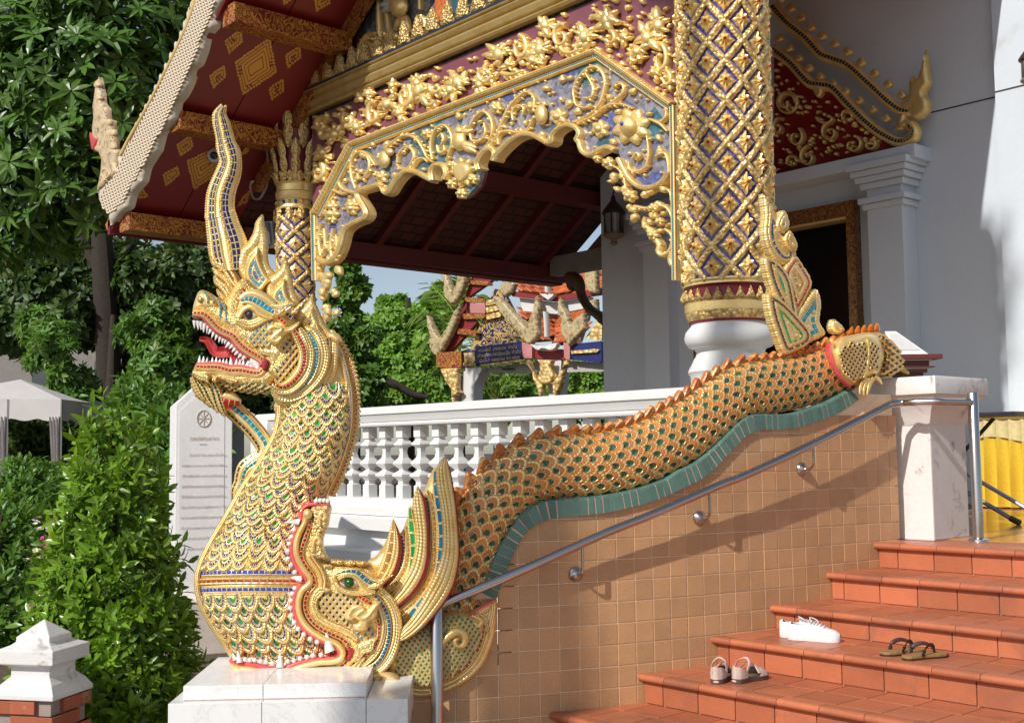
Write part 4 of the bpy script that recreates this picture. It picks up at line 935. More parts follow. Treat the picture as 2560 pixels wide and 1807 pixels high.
ruby2 = M2([(1600,1060),(1540,1120),(1450,1172),(1330,1178),(1200,1188),(1100,1203),(1000,1235),(890,1275),(780,1282),(670,1265),(560,1245),(450,1240),(410,1200)])
rubm = STRIPE('ruby_row', [(.26, 'g'), (.74, (0.30, 0.008, 0.012)), (1, 'g')], 1.0, 11.5, bumpd=0.005)
band('lip_mosaic', ruby, 6.5, mak, rubm, 93, 6, 40, 7, 5); band('lip_mosaic', ruby2, 6.5, mak, rubm, 86, 6, 40, 7, 5)
for w_, dx, n0, nm in ((9, 16, 95, 'makara_edge_a'), (7, 27, 97, 'makara_edge_b')):
    p = resample(spl(np.array(ruby[3:])[:, :2], 5), 8); t = np.gradient(p, axis=0); t /= np.linalg.norm(t, axis=1)[:, None]; q = np.stack([t[:, 1], -t[:, 0]], 1)
    band('face_ridge', [tuple(a) for a in (p+q*dx)[2:-2]], w_*0.6, mak, leafg if dx > 20 else gold, n0, 7, 30, 7, 5)
band('chin_ridge', [(x, y+11) for x, y in ruby2[1:]], 6, mak, gold, 84, 8, 40, 7, 5)
inflate('chin_leaf', M2([(960,1290),(1100,1235),(1300,1215),(1500,1210),(1560,1260),(1400,1292),(1200,1300)]), mak, GOLD('ribbed_gold', orn=(120, 0.8, 0.01)), 84, dome(8, 8), 4, 20)
inflate('mouth_corner', M1([(660,1480),(775,1500),(735,1570),(700,1625),(640,1590),(680,1540)]), mak, redp, 92, dome(5, 6), 3.5, 20)
tb = [(140,300),(115,370),(92,440),(78,515),(80,590),(110,655),(150,725),(150,885),(125,940),(110,1010),(105,1085),(115,1160),(145,1230),(185,1295),(240,1350),(305,1395),(375,1425)]
tl = [(535,1080),(582,1085),(630,1085),(690,1097),(745,1105),(808,1118),(965,1098),(1027,1090),(1090,1068),(1157,1055),(1220,1038),(1300,1033)]
for p in M1(tb)+M2(tl)+M1([(365,10),(405,4),(445,4),(482,10)]): MB().add(*ellipsoid(p, (6.6, 6.6), 92, 7, 10, 7)).obj('tooth', ivory, mak, 1.3)
for p in M1([(365,30),(405,26),(445,26),(482,30)]): pass
band('gum', M1([(220,100),(260,60),(330,42),(420,40),(505,45)]), 5.5, mak, pinkp, 84, 10, 50, 7, 5)
for b0, t0, wd, bend, f in (((195,222), (78,188), 9, -0.25, M1), ((215,795), (105,800), 9, 0.2, M1), ((505,1525), (437,1335), 14, 0.12, M1), ((886,1160), (902,1003), 10, -0.1, M2), ((478,1110), (466,985), 8, -0.05, M2), ((435,1085), (408,1008), 6, 0, M2)):
    V, F = cone_tooth(f([b0])[0], f([t0])[0], wd, 98, bend); MB().add(V, F).obj('fang', ivory, mak, 1.2)
# snout
MB().add(*ellipsoid(M1([(278,140)])[0], (12, 14), 100, 14)).obj('snout_scroll', gold, mak)
inflate('snout', M1([(320,70),(500,50),(488,110),(492,200),(472,290),(440,350),(430,480),(488,590),(420,602),(345,590),(290,540),(275,450),(300,330),(322,200)]), mak, gold_orn, 88, dome(16, 14), 4.5, 40)
band('snout_curl', M1([(330,520,4),(340,420,6),(370,375,6),(400,405,6),(385,445,5),(365,425,4)]), 5, mak, gold, 102, 8, 14, 7, 3)
band('snout_curl', M1([(400,260,3),(400,160,6),(430,120,6),(455,160,6),(435,200,5)]), 5, mak, gold, 102, 8, 14, 7, 3)
for k, (a, b) in enumerate((((500,600),(660,640)), ((640,610),(780,650)), ((760,610),(880,660)), ((430,640),(540,690)))):
    inflate('forehead_scroll', M1([(a[0], a[1]), ((a[0]+b[0])/2, a[1]-8), (b[0], a[1]+10), (b[0]-10, b[1]), ((a[0]+b[0])/2, b[1]+12), (a[0]+10, b[1])]), mak, gold_orn, 78, dome(16, 10), 4, 30)
# eye
MB().add(*ellipsoid(M1([(705,832)])[0], (27, 14), 94, 10)).obj('eye_white', eye_white, mak)
MB().add(*ellipsoid(M1([(695,832)])[0], (13.5, 13), 99, 13)).obj('eye', eye_green, mak)
inflate('lower_lid', M1([(520,740),(565,775),(605,850),(690,897),(800,905),(965,920),(900,962),(720,965),(600,925),(540,850)]), mak, STRIPE('lid_layers', [(.05, 'g'), (.09, 'g'), (1, 'g')], 0.5, 9), 98, dome(13, 9), 3.5, 20)
band('upper_lid', M1([(585,790,6),(660,755,7),(745,765,7),(800,815,8),(850,880,8),(960,925,5)]), 7, mak, STRIPE('lid_gold', [], 1), 104, 9, 20, 7, 4)
band('brow', M1([(560,750,5),(660,718,8),(770,725,12),(850,790,14),(920,835,11),(1000,800,4)]), 9, mak, STRIPE('brow_blue', [(.30, 'g'), (.66, (0.0, 0.12, 0.26)), (1, 'g')], 1.0, 13), 100, 10, 20, 9, 4)
inflate('brow_leaf', M1([(740,690),(830,695),(910,755),(990,790),(1135,748),(1085,805),(990,890),(910,905),(880,860),(985,835),(900,815),(820,740)]), mak, leafg, 104, dome(14, 9), 3.5, 24, serr=(2.5, 9))
band('temple_band', M1([(790,970,6),(850,1000,7),(910,1040,6)]), 6, mak, STRIPE('stripe_red', [], 1), 98, 6, 20, 7, 4)
# cheek
inflate('cheek_rim', M1([(420,860),(520,900),(480,930),(400,950),(370,1010),(375,1090),(430,1170),(560,1240),(700,1290),(800,1380),(760,1430),(640,1340),(480,1280),(360,1200),(305,1090),(310,980),(350,900)]), mak, leafg, 96, dome(10, 8), 4, 20, serr=(2.5, 9))
mk_sc = SCALE_MAT('cheek_blue_scale', [(.34, (0.0, 0.15, 0.42)), (.54, 'g'), (.76, 'g'), (1.0, 'g')], 10, rnd=0.9)
patch('cheek_scales', M1([(385,950),(520,925),(760,965),(835,1020),(720,1080),(650,1180),(720,1280),(600,1245),(450,1175),(380,1080)]), mak, mk_sc, 17, lambda p: mh(p)+2)
patch('cheek_scales', M1([(640,1270),(780,1290),(940,1280),(960,1370),(800,1400)]), mak, small_teal, 17, lambda p: mh(p)+2)
inflate('ear', M1([(650,1185),(700,1090),(760,1052),(830,1060),(880,1085),(930,1040),(1018,1018),(985,1100),(975,1180),(900,1225),(885,1295),(820,1322),(755,1310),(735,1245),(785,1230),(770,1185),(705,1215)]), mak, gold, 104, dome(18, 9), 3, 30)
band('ear_rim', M1([(690,1160,5),(730,1095,6),(790,1075,6),(840,1100,6),(790,1140,6),(770,1170,5),(830,1190,6),(890,1160,5),(960,1070,4)]), 5.5, mak, gold, 120, 6, 8, 7, 3)
inflate('jowl_leaf', M1([(780,1440),(870,1400),(940,1380),(1005,1355),(965,1440),(945,1520),(850,1560),(810,1620),(690,1650),(750,1530),(720,1470)]), mak, leafg, 98, dome(14, 10), 4, 24, serr=(3, 9))
inflate('jowl_leaf', M2([(1560,1260),(1600,1150),(1700,1050),(1760,1060),(1700,1150),(1640,1230)]), mak, leafg, 96, dome(12, 8), 4, 24, serr=(3, 9))
for nm, st, L, w_, n0, se in (('mk_ruff_red', [(.3, 'g'), (.7, RED), (1, 'g')], [(985,1190),(998,1320),(978,1430),(930,1510),(860,1580)], 6, 92, None),
        ('mk_ruff_scallop', [(.35, 'g'), (1, 'g')], [(960,1020),(1020,1120),(1045,1230),(1042,1340),(1010,1460),(950,1560),(860,1640),(760,1690)], 9, 90, (0.3, 9)),
        ('mk_ruff_blue', [(.25, 'g'), (.68, (0.0, 0.12, 0.30)), (1, 'g')], [(950,955),(1020,1040),(1075,1140),(1097,1250),(1095,1370),(1065,1490),(1010,1600),(930,1670),(800,1720),(690,1740)], 8, 88, None),
        ('mk_ruff_outer', [(.35, 'g'), (.55, 'g'), (1, 'g')], [(985,910),(1080,990),(1140,1090),(1172,1210),(1172,1350),(1145,1480),(1090,1600),(1010,1690),(900,1745)], 14, 84, (0.2, 11))):
    band('ruff', M1(L), w_, mak, STRIPE(nm, st, 1.0, 10.0, bumpd=0.008, serr=8.0), n0, 12, 60, 9, 4, serr=se)
# mane: three tall sickle fins with jewelled strips between them
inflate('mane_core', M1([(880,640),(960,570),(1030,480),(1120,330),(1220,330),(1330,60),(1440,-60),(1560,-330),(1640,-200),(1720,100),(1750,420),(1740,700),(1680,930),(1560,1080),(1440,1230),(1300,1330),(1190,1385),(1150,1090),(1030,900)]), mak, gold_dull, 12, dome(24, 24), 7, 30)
def strip(nm, L, f, w_, st, pitch, n0, h=8, back=34, taper=True, se=None, serr=7.0):
    L = [tuple(q) if len(q) > 2 else (q[0], q[1], w_) for q in L]
    return band('mane_strip' if 'fin' not in nm else 'mane_fin', [a for a in f(L)], w_, mak, STRIPE(nm, st, 1.0, pitch, bumpd=0.007, serr=serr), n0, h, back, 9, 5, serr=se)
strip('amber_fin', [(1138,190,1),(1150,320,13),(1148,450,20),(1130,570,23),(1085,700,23),(1010,820,17),(960,880,10)], M1, 18, [(.2, ('p', DRED)), (.34, 'g'), (.56, 'g'), (.76, AMBER), (1, 'g')], 28, 62)
strip('violet_row', [(1225,350,4),(1246,450,5),(1242,600,5),(1202,720,6),(1130,825,6),(1055,905,5)], M1, 5, [(.2, 'g'), (.8, (0.05, 0.02, 0.12)), (1, 'g')], 9, 52)
strip('amber_row', [(1268,260,3),(1292,420,8),(1287,560,9),(1252,700,10),(1172,830,11),(1085,910,10)], M1, 9, [(.3, 'g'), (.62, AMBER), (.8, 'g'), (1, 'g')], 13, 58)
strip('green_row', [(1305,60,3),(1325,250,10),(1342,420,11),(1342,600,12),(1310,760,13),(1230,890,14),(1130,1000,12)], M1, 11, [(.3, 'g'), (.78, (0.0, 0.30, 0.07)), (1, 'g')], 32, 62)
strip('gold_fin', [(308,420,1),(325,560,17),(348,740,18),(360,900,17),(350,1060,20),(312,1210,22),(225,1360,22),(100,1500,14)], M3, 18, [(.22, ('p', DRED)), (.5, 'g'), (.75, 'g'), (1, 'g')], 30, 76, serr=9.0)
strip('navy_row', [(385,520,3),(412,640,5),(426,850,6),(421,1000,6),(404,1150,6),(368,1280,6),(292,1400,6),(200,1510,5)], M3, 5, [(.2, 'g'), (.8, (0.01, 0.05, 0.16)), (1, 'g')], 10, 58)
strip('amber_row', [(402,460,3),(445,620,9),(461,800,11),(460,1000,12),(440,1200,13),(380,1350,14),(270,1490,14),(150,1590,12)], M3, 12, [], 13, 64)
strip('blue_row', [(465,270,3),(484,460,10),(512,650,11),(532,800,12),(535,960,13),(523,1110,13),(495,1240,13),(440,1370,14),(340,1510,14),(240,1615,10)], M3, 11, [(.25, 'g'), (.78, (0.0, 0.17, 0.36)), (1, 'g')], 33, 70)
strip('tall_gold_fin', [(566,142,1),(545,260,17),(562,420,21),(592,600,20),(612,800,20),(618,1000,22),(598,1150,25),(552,1300,28),(490,1420,28),(400,1560,24),(290,1700,20),(190,1790,16),(140,1830,8)], M3, 20, [(.07, ('p', DRED)), (.3, 'g'), (.55, 'g'), (.75, 'g'), (1, 'g')], 30, 84, serr=9.0, se=None)
# shoulder, fore leg, fan shaped leg fin
sh_poly = [(985,1590),(1060,1560),(1120,1525),(1175,1528),(1218,1540),(1212,1610),(1180,1665),(1120,1708),(1045,1725),(1000,1700),(965,1690),(960,1640)]
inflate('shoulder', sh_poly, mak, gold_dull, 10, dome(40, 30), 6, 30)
shs = spl(sh_poly, 4, True); shn = lambda p: 10+40*math.sqrt(max(0, 1-(1-min(poly_d(np.array([p]), shs)[0][0]/30, 1))**2))+2
patch('shoulder_scales', [(990,1600),(1060,1570),(1120,1535),(1180,1540),(1205,1580),(1180,1640),(1120,1690),(1050,1705),(990,1690)], mak, small_green, 14, shn, (0.15, 1), 1.25)
band('fin_rim', [(1236,1506,8),(1230,1552,12),(1221,1599,13),(1204,1643,14),(1180,1675,14),(1148,1700,14),(1110,1718,13),(1070,1730,13),(1035,1728,12),(1005,1710,10),(985,1690,6)], 12, mak, STRIPE('fin_rim_gold', [(.45, 'g'), (.6, 'g'), (1, 'g')], 1.0, 10, serr=11.0), 26, 12, 34, 9, 5, serr=(0.25, 12))
band('fin_inner_row', [(1212,1560,5),(1202,1605,7),(1185,1640,7),(1160,1670,7),(1125,1692,7),(1080,1708,7),(1040,1710,6),(1010,1695,4)], 7, mak, STRIPE('amber_row2', [(.25, 'g'), (.75, (0.22, 0.10, 0.02)), (1, 'g')], 1.0, 12), 38, 8, 30, 7, 5)
inflate('fin_plate', [(1178,1530),(1238,1498),(1236,1560),(1222,1592),(1205,1560)], mak, leafg, 34, dome(8, 8), 4, 30)
band('fin_plate_edge', [(1176,1536),(1206,1516),(1238,1498)], 3.2, mak, pinkp, 44, 4, 14, 5, 4)
band('leg_curl', M1([(1590,1500,4),(1640,1430,8),(1710,1360,10),(1790,1320,11),(1850,1350,10),(1865,1420,9),(1825,1475,8),(1770,1460,7),(1765,1410,6),(1800,1395,4)]), 9, mak, gold, 56, 12, 20, 9, 3)
band('leg_curl', M1([(1930,1160,4),(2000,1190,6),(2030,1230,6),(1990,1270,6),(1960,1230,5)]), 5, mak, gold, 48, 8, 16, 7, 3)
inflate('fore_leg', M2([(1780,1240),(1850,1200),(1960,1195),(2060,1225),(2120,1300),(2120,1360),(2020,1330),(1900,1290),(1820,1300)]), mak, gold, 78, dome(30, 18), 4, 40)
for L in ([(1850,1230,7),(1800,1270,8),(1785,1320,7),(1800,1370,4)], [(1900,1245,7),(1850,1290,8),(1835,1335,7),(1850,1378,4)], [(1955,1250,7),(1910,1300,8),(1895,1345,7),(1905,1385,4)]):
    band('toe', M2(L), 7, mak, gold, 84, 18, 18, 9, 3)
MB().add(*ellipsoid(M2([(1900,1350)])[0], (16, 7), 80, 12)).obj('paw_pad', pinkp, mak)
# ---- the long body lying on the wall
bodyP = [(1160,1600),(1150,1540),(1160,1475),(1176,1400),(1200,1325),(1247,1246),(1308,1192),(1380,1168),(1470,1165),(1560,1150),(1640,1118),(1720,1073),(1790,1020),(1850,983),(1925,968),(2005,952),(2075,928),(2140,905),(2200,885)]
bodyR = [80, 82, 83, 83, 82, 80, 79, 79, 79, 79, 78, 77, 74, 70, 65, 63, 63, 62, 58]
NBOD = -0.11
bsz = pix_sz(bodyP, NBOD); bc = np.array([W(s, z, NBOD) for s, z in bsz]); dep = (bc-CAM) @ RC[2]
br_ = np.array(bodyR)*dep/FPX
q = resample(np.column_stack([spl(bc, 8), spl(np.column_stack([br_, bsz[:, 0]]), 8)]), 0.012)
BC, BR, BS = q[:, :3], q[:, 3], q[:, 4]
BL = np.concatenate([[0], np.cumsum(np.linalg.norm(np.diff(BC, axis=0), axis=1))])
BT = np.gradient(BC, axis=0); BT /= np.linalg.norm(BT, axis=1)[:, None]
BN = np.array([Wn(s) for s in BS]); BN -= BT*np.sum(BN*BT, 1)[:, None]; BN /= np.linalg.norm(BN, axis=1)[:, None]
BU = np.cross(BN, BT); BU *= np.sign(BU[len(BU)//2, 2])
BF = 0.64
def bpt(l, phi, lift=0.0):
    """point on the body: l along it, phi 0 = top, pi/2 = towards the stairs"""
    c = np.array([np.interp(l, BL, BC[:, k]) for k in range(3)]); r = np.interp(l, BL, BR)
    n = np.array([np.interp(l, BL, BN[:, k]) for k in range(3)]); u = np.array([np.interp(l, BL, BU[:, k]) for k in range(3)]); t = np.array([np.interp(l, BL, BT[:, k]) for k in range(3)])
    p_ = c+(u*math.cos(phi)+n*math.sin(phi)*BF)*r; rad = u*math.cos(phi)*BF+n*math.sin(phi); rad = rad/np.linalg.norm(rad); return p_+rad*lift, rad, t
mb = MB(); mb.tube(BC[::3], BR[::3]*0.985, 28, ry=BR[::3]*0.985*BF, side=BU[::3]); mb.obj('body', GOLD('body_gold', tone=0.72, rough=0.4), mak, 1.3)
ORANGE = (0.60, 0.155, 0.022)
bscale = SCALE_MAT('orange_body_scale', [(.33, ('p', (0.03, 0.10, 0.055))), (.42, 'g'), (.70, ('p', ORANGE)), (1.0, 'g')], 11, spokes=(0.70, 0.42, 0.16), rnd=0.35, tone=1.02)
bsm = scale_mesh('body_scale', bscale, 1.0, 1.0, dome_=0.25, seg=12, tilt=0.16)
cells = []; colp = 0.0425; j = 0; l = 0.06
while l < BL[-1]-0.36:
    r = np.interp(l, BL, BR); pitch = 0.086; dphi = pitch/r*1.16
    for k in range(-3, 12):
        phi = 0.46+dphi*(k+(0.5 if j % 2 else 0))
        if 0.40 < phi < 2.62: cells.append((l, phi, r))
    l += colp; j += 1
extra = []
def bframe(l, phi, S, lift=0.0):
    o, rad, t = bpt(l, phi, lift); jt = random.uniform(-0.07, 0.07); t = t*math.cos(jt)+np.cross(rad, t)*math.sin(jt); S = S*random.uniform(0.94, 1.05); x = np.cross(-t, rad); return frame(o, x*S*-1 if False else x*S, -t*S, rad*S)
cells.sort(key=lambda c: abs(c[1]-1.45))
for i, (l, phi, r) in enumerate(cells):
    Fm = bframe(l, phi, 0.101*min(1, r/0.165+0.1), -0.004)
    if i < 296: put('body_scale', bsm, mak, Fm)
    else: extra.append(Fm)
if extra:
    bv = np.array([tuple(v.co)+(1,) for v in bsm.vertices]); fs = [tuple(p.vertices) for p in bsm.polygons]
    uvl = np.zeros(len(bsm.loops)*2, dtype=np.float32); bsm.uv_layers[0].data.foreach_get('uv', uvl); uvl = uvl.reshape(-1, 2); uvv = np.zeros((len(bv), 2))
    for lp, uv in zip(bsm.loops, uvl): uvv[lp.vertex_index] = uv
    mb = MB()
    for Fm in extra: mb.add((bv @ np.array(Fm).T)[:, :3], fs, 0, uvv)
    mb.obj('edge_scales', bscale, mak, 1.3)['kind'] = 'stuff'
orange = M('orange_glaze', (0.62, 0.17, 0.015), 0.22, nscale=25, namt=0.25, fine=90, famt=0.15, bump=0.2)
mb = MB(); ls = np.arange(0.30, BL[-1]-0.32, 0.02)
mb.tube([bpt(l, 0.45, 0.004)[0] for l in ls], 0.0085, 8); mb.obj('ridge_bead', orange, mak, 1.3)
spine_m = STRIPE('spine_glaze', [(.3, ('p', (0.58, 0.15, 0.02))), (.62, ('p', (0.52, 0.13, 0.02))), (.8, ('p', (0.04, 0.09, 0.04))), (1, 'g')], 1.0, 9, bumpd=0.003)
sh = [(-0.62, -0.1), (-0.50, 0.26), (-0.15, 0.44), (0.28, 0.74), (0.50, 0.66), (0.56, 0.3), (0.55, -0.1)]
def spine(sz):
    o = resample(spl(sh, 4, False), 0.09); m = len(o); V = []; UV = []
    for sgn, e, d in ((-1, 0.80, 0.16), (-1, 1.0, 0.10), (1, 1.0, 0.10), (1, 0.80, 0.16)):
        for x, y in o: V.append((x*e, (y-0.3)*e+0.3, sgn*d)); UV.append((x*9+y*6, 0.15+0.75*np.clip((0.45-x)*0.9, 0, 1)))
    F = [(a*m+i, a*m+i+1, (a+1)*m+i+1, (a+1)*m+i) for a in range(3) for i in range(m-1)]+[tuple(range(m-1, -1, -1)), tuple(3*m+i for i in range(m))]
    return MB().add(np.array(V)*sz, F, 0, UV).mesh('spine', spine_m, 0.9)
spine_m = M('spine_ceramic', (0.50, 0.135, 0.02), 0.25, nscale=30, namt=0.3, fine=90, famt=0.25, rand=0.3, bump=0.5, dirt=((0.72, 0.47, 0.16), 26, 0.50, 0.60)); spm = spine(0.100)
l = 0.42
while l < BL[-1]-0.30:
    o, rad, t = bpt(l, 0.22, -0.004); n = np.cross(t, rad); k = 0.82+0.18*random.random()
    put('spine', spm, mak, frame(o, t*k, rad*k, n)); l += 0.078
# ---- tail end: gilt boss, claw, flame finial
TZ = lambda L: zc(L, 1690, 680, 3.827); FZ = lambda L: zc(L, 1600, 0, 1.621)
band('tail_ring', TZ([(1500,680,5),(1500,780,9),(1540,900,10),(1600,1010,10),(1680,1090,7)]), 9, mak, STRIPE('tail_ring', [(.4, 'g'), (.55, 'g'), (1, ('p', PINK))], 1.0, 10), 26, 16, 50, 9, 4)
bo = TZ([(1500,740),(1570,650),(1690,600),(1830,575),(1900,590),(1960,650),(2000,760),(1990,880),(1950,970),(1850,1040),(1720,1080),(1640,1060),(1560,960),(1510,860)])
inflate('tail_boss', bo, mak, gold, 20, dome(40, 26), 5, 60)
bos = spl(bo, 4, True); bon = lambda p: 20+40*math.sqrt(max(0, 1-(1-min(poly_d(np.array([p]), bos)[0][0]/26, 1))**2))+1
pierced = SCALE_MAT('pierced_gold_scale', [(.42, (0.015, 0.012, 0.02)), (.7, 'g'), (1.0, 'g')], 9, rnd=0.3)
patch('boss_scales', TZ([(1570,740),(1690,670),(1810,670),(1830,800),(1810,950),(1720,1030),(1640,1000),(1580,880)]), mak, pierced, 12, bon, (0.2, 1))
patch('boss_scales', TZ([(1860,700),(1910,650),(1945,760),(1930,900),(1880,960),(1850,850)]), mak, pierced, 12, bon, (0.2, 1))
band('boss_ridge', TZ([(1840,640,4),(1850,760,5),(1835,900,5),(1800,1010,4)]), 5, mak, gold, 56, 8, 20, 7, 4)
eb = TZ([(1950,620),(2050,640),(2120,720),(2150,850),(2120,950),(2000,985),(1950,960),(1990,800)])
inflate('tail_bulb', eb, mak, gold_dull, 4, dome(40, 30), 5, 50)
ebs = spl(eb, 4, True); patch('bulb_scales', eb, mak, SCALE_MAT('bulb_scale', [(.4, ('p', (0.03, 0.11, 0.05))), (.6, ('p', (0.5, 0.13, 0.02))), (1, 'g')], 9), 15, lambda p: 5+40*math.sqrt(max(0, 1-(1-min(poly_d(np.array([p]), ebs)[0][0]/30, 1))**2))+2, (1, 0.1))
for L in ([(1830,1010,7),(1790,1050,6),(1765,1110,5),(1760,1170,3)], [(1860,1015,7),(1825,1060,6),(1800,1120,5),(1795,1180,3)], [(1895,1010,7),(1860,1060,6),(1840,1120,5),(1830,1175,3)], [(1900,1000,7),(1940,1030,6),(1970,1075,3)]):
    band('tail_claw', TZ(L), 6, mak, gold, 50, 10, 16, 7, 4)
for k in range(5): inflate('boss_flame', TZ([(1640+k*62,600-k*8),(1665+k*62,545-k*12),(1690+k*60,520-k*8),(1702+k*62,560-k*10),(1700+k*62,590-k*6)]), mak, orange, 6, dome(8, 6), 3, 10)
fl1 = STRIPE('finial_dark', [(.10, 'g'), (.15, BROWN), (.24, 'g'), (.29, GREEN), (1, 'g')], 0.45, 9.0, bumpd=0.007, serr=7.0)
fl2 = STRIPE('finial_red', [(.09, 'g'), (.14, RED), (.24, 'g'), (.30, AMBER), (1, 'g')], 0.45, 9.0, bumpd=0.007, serr=7.0)
fl3 = STRIPE('finial_blue', [(.16, 'g'), (.26, TEAL), (1, 'g')], 0.45, 11.0, bumpd=0.007, serr=7.0)
fl4 = STRIPE('finial_plain', [(.08, 'g'), (.15, 'g'), (.2, (0.01, .03, .2)), (1, 'g')], 0.45, 9.0, bumpd=0.007, serr=7.0)
for L, mm, n0 in (([(525,775),(562,830),(600,900),(642,960),(662,1030),(645,1065),(590,1065),(545,1010),(527,940),(532,860)], fl4, -30),
                  ([(600,845),(622,880),(622,925),(590,945),(568,905)], fl4, -22), ([(625,925),(657,985),(650,1015),(620,1015),(598,965)], fl4, -20),
                  ([(520,1035),(580,1060),(625,1120),(645,1200),(655,1290),(600,1260),(555,1190),(528,1110)], fl1, -20),
                  ([(655,1030),(692,1080),(722,1140),(700,1200),(655,1270),(622,1190),(598,1110),(620,1060)], fl2, -26),
                  ([(735,1165),(757,1230),(750,1300),(775,1350),(725,1380),(650,1410),(635,1310),(680,1230)], fl3, -24),
                  ([(525,1185),(590,1215),(655,1280),(705,1345),(695,1395),(640,1425),(592,1432),(553,1340),(530,1260)], fl1, -14),
                  ([(800,1290),(832,1310),(850,1340),(820,1352),(792,1335)], fl3, -20)):
    inflate('finial_flame', FZ(L), mak, mm, n0, lambda d, P: 10*np.sqrt(np.clip(1-(1-np.clip(d/10, 0, 1))**2, 0, 1)), 3.6, 14, serr=(2, 9))
# ================================================================ PORCH: columns, carved arch, gable, roof
YG = 12.5*U
def PLANE(o, nrm, k):
    """map photo pixels (+ height in px towards nrm) onto a plane through o"""
    o = np.asarray(o, float); nrm = np.asarray(nrm, float)/np.linalg.norm(nrm)
    def f(P, n=0.0):
        P = np.atleast_2d(np.asarray(P, float)); n = np.broadcast_to(np.asarray(n, float), (len(P),))
        D = np.stack([(P[:, 0]-1280)/FPX, -(P[:, 1]-903.5)/FPX, np.ones(len(P))], 1) @ RC
        t = ((o-CAM) @ nrm)/(D @ nrm)
        return CAM+D*t[:, None]+n[:, None]*k*nrm
    return f
mapG = PLANE((0, YG, 0), (0, -1, 0), 0.0036)
GA = lambda L: zc(L, 760, 180, 4.592); GB = lambda L: zc(L, 1220, 80, 4.592); GC = lambda L: zc(L, 1400, 380, 5.067); GZ = lambda L: zc(L, 640, 0, 2.166); GP = lambda L: zc(L, 860, 0, 2.618)
# glass mosaic ground of the arch
t = NT('cracked_glass_mosaic'); mp = t.n('ShaderNodeMapping'); mp.inputs['Scale'].default_value = (1, 1, 1); t.l(t.pos(), mp.inputs[0])
big = t.n('ShaderNodeTexVoronoi'); big.inputs['Scale'].default_value = 4.2; t.l(mp.outputs[0], big.inputs['Vector'])
sm = t.n('ShaderNodeTexVoronoi'); sm.inputs['Scale'].default_value = 30; t.l(mp.outputs[0], sm.inputs['Vector'])
cr = t.voro(16, mp.outputs[0], 'DISTANCE_TO_EDGE')
sx = t.n('ShaderNodeSeparateColor'); t.l(big.outputs['Color'], sx.inputs[0]); sx2 = t.n('ShaderNodeSeparateColor'); t.l(sm.outputs['Color'], sx2.inputs[0])
c = t.ramp(sx.outputs[0], [(0, (0.19, 0.18, 0.23)), (0.30, (0.05, 0.12, 0.15)), (0.42, (0.25, 0.24, 0.27)), (0.62, (0.09, 0.10, 0.27)), (0.72, (0.20, 0.19, 0.23)), (0.90, (0.04, 0.14, 0.17))], 'CONSTANT')
vs = t.n('ShaderNodeVectorMath', operation='SCALE'); t.l(c, vs.inputs[0]); t.l(t.math('MULTIPLY_ADD', sx2.outputs[0], 0.7, 0.65), vs.inputs['Scale'])
c = t.mix(t.ramp(cr, [(0.0, 1), (0.018, 0)]), vs.outputs[0], (0.10, 0.09, 0.09))
m_mosaic = t.fin(c, 0.22, 0.0, t.bump(cr, 0.3, 0.003)); m_mosaic.node_tree.nodes['Principled BSDF'].inputs['Specular IOR Level'].default_value = 0.8
t = NT('grey_mirror_mosaic'); v = t.voro(26, None, 'F1', 'Color'); s3 = t.n('ShaderNodeSeparateColor'); t.l(v, s3.inputs[0]); e = t.voro(26, None, 'DISTANCE_TO_EDGE')
m_greymos = t.fin(t.mix(t.ramp(e, [(0, 1), (0.04, 0)]), t.ramp(s3.outputs[0], [(0, (0.10, 0.10, 0.11)), (0.5, (0.20, 0.20, 0.20)), (1, (0.30, 0.31, 0.30))]), (0.06, 0.05, 0.05)), 0.3, 0.2)
t = NT('purple_net'); br = t.n('ShaderNodeTexBrick'); br.inputs['Scale'].default_value = 34; br.inputs['Mortar Size'].default_value = 0.03; br.inputs['Color1'].default_value = (0.13, 0.026, 0.048, 1); br.inputs['Color2'].default_value = (0.16, 0.036, 0.062, 1); br.inputs['Mortar'].default_value = (0.26, 0.10, 0.12, 1)
mp = t.n('ShaderNodeMapping'); mp.inputs['Rotation'].default_value = (PI/2, 0.6, 0); t.l(t.pos(), mp.inputs[0]); t.l(mp.outputs[0], br.inputs['Vector'])
m_purple = t.fin(br.outputs['Color'], 0.55, 0.0, t.bump(br.outputs['Fac'], 0.3, 0.003))
m_darkred = M('lacquer_red', (0.19, 0.008, 0.010), 0.45, nscale=3, namt=0.25, fine=30, famt=0.1, bump=0.1)
m_maroon = M('maroon_paint', (0.22, 0.02, 0.035), 0.45, nscale=4, namt=0.2, bump=0.1)
def kranok(name, base=(0.17, 0.014, 0.014), gold_c=(0.50, 0.25, 0.05), scale=9.0, thr=0.5):
    """gold stencilled scroll print on lacquer"""
    t = NT(name); n1 = t.n('ShaderNodeTexNoise'); n1.inputs['Scale'].default_value = scale; n1.inputs['Detail'].default_value = 1.0; n1.inputs['Distortion'].default_value = 2.2; t.l(t.pos(), n1.inputs['Vector'])
    w_ = t.math('FRACT', t.math('MULTIPLY', n1.outputs['Fac'], 5.0)); f = t.ramp(w_, [(0.0, 0), (thr-0.06, 0), (thr, 1), (0.93, 1), (0.98, 0)])
    f = t.math('MULTIPLY', f, t.ramp(t.noise(22, 4), [(0.3, 0.5), (0.5, 1)])); return t.fin(t.mix(f, base, gold_c), 0.42, t.math('MULTIPLY', f, 0.3))
m_stencil = kranok('gold_stencil_on_red'); m_stencil_o = kranok('gold_stencil_on_orange', (0.17, 0.018, 0.012), (0.55, 0.27, 0.05), 8.0)
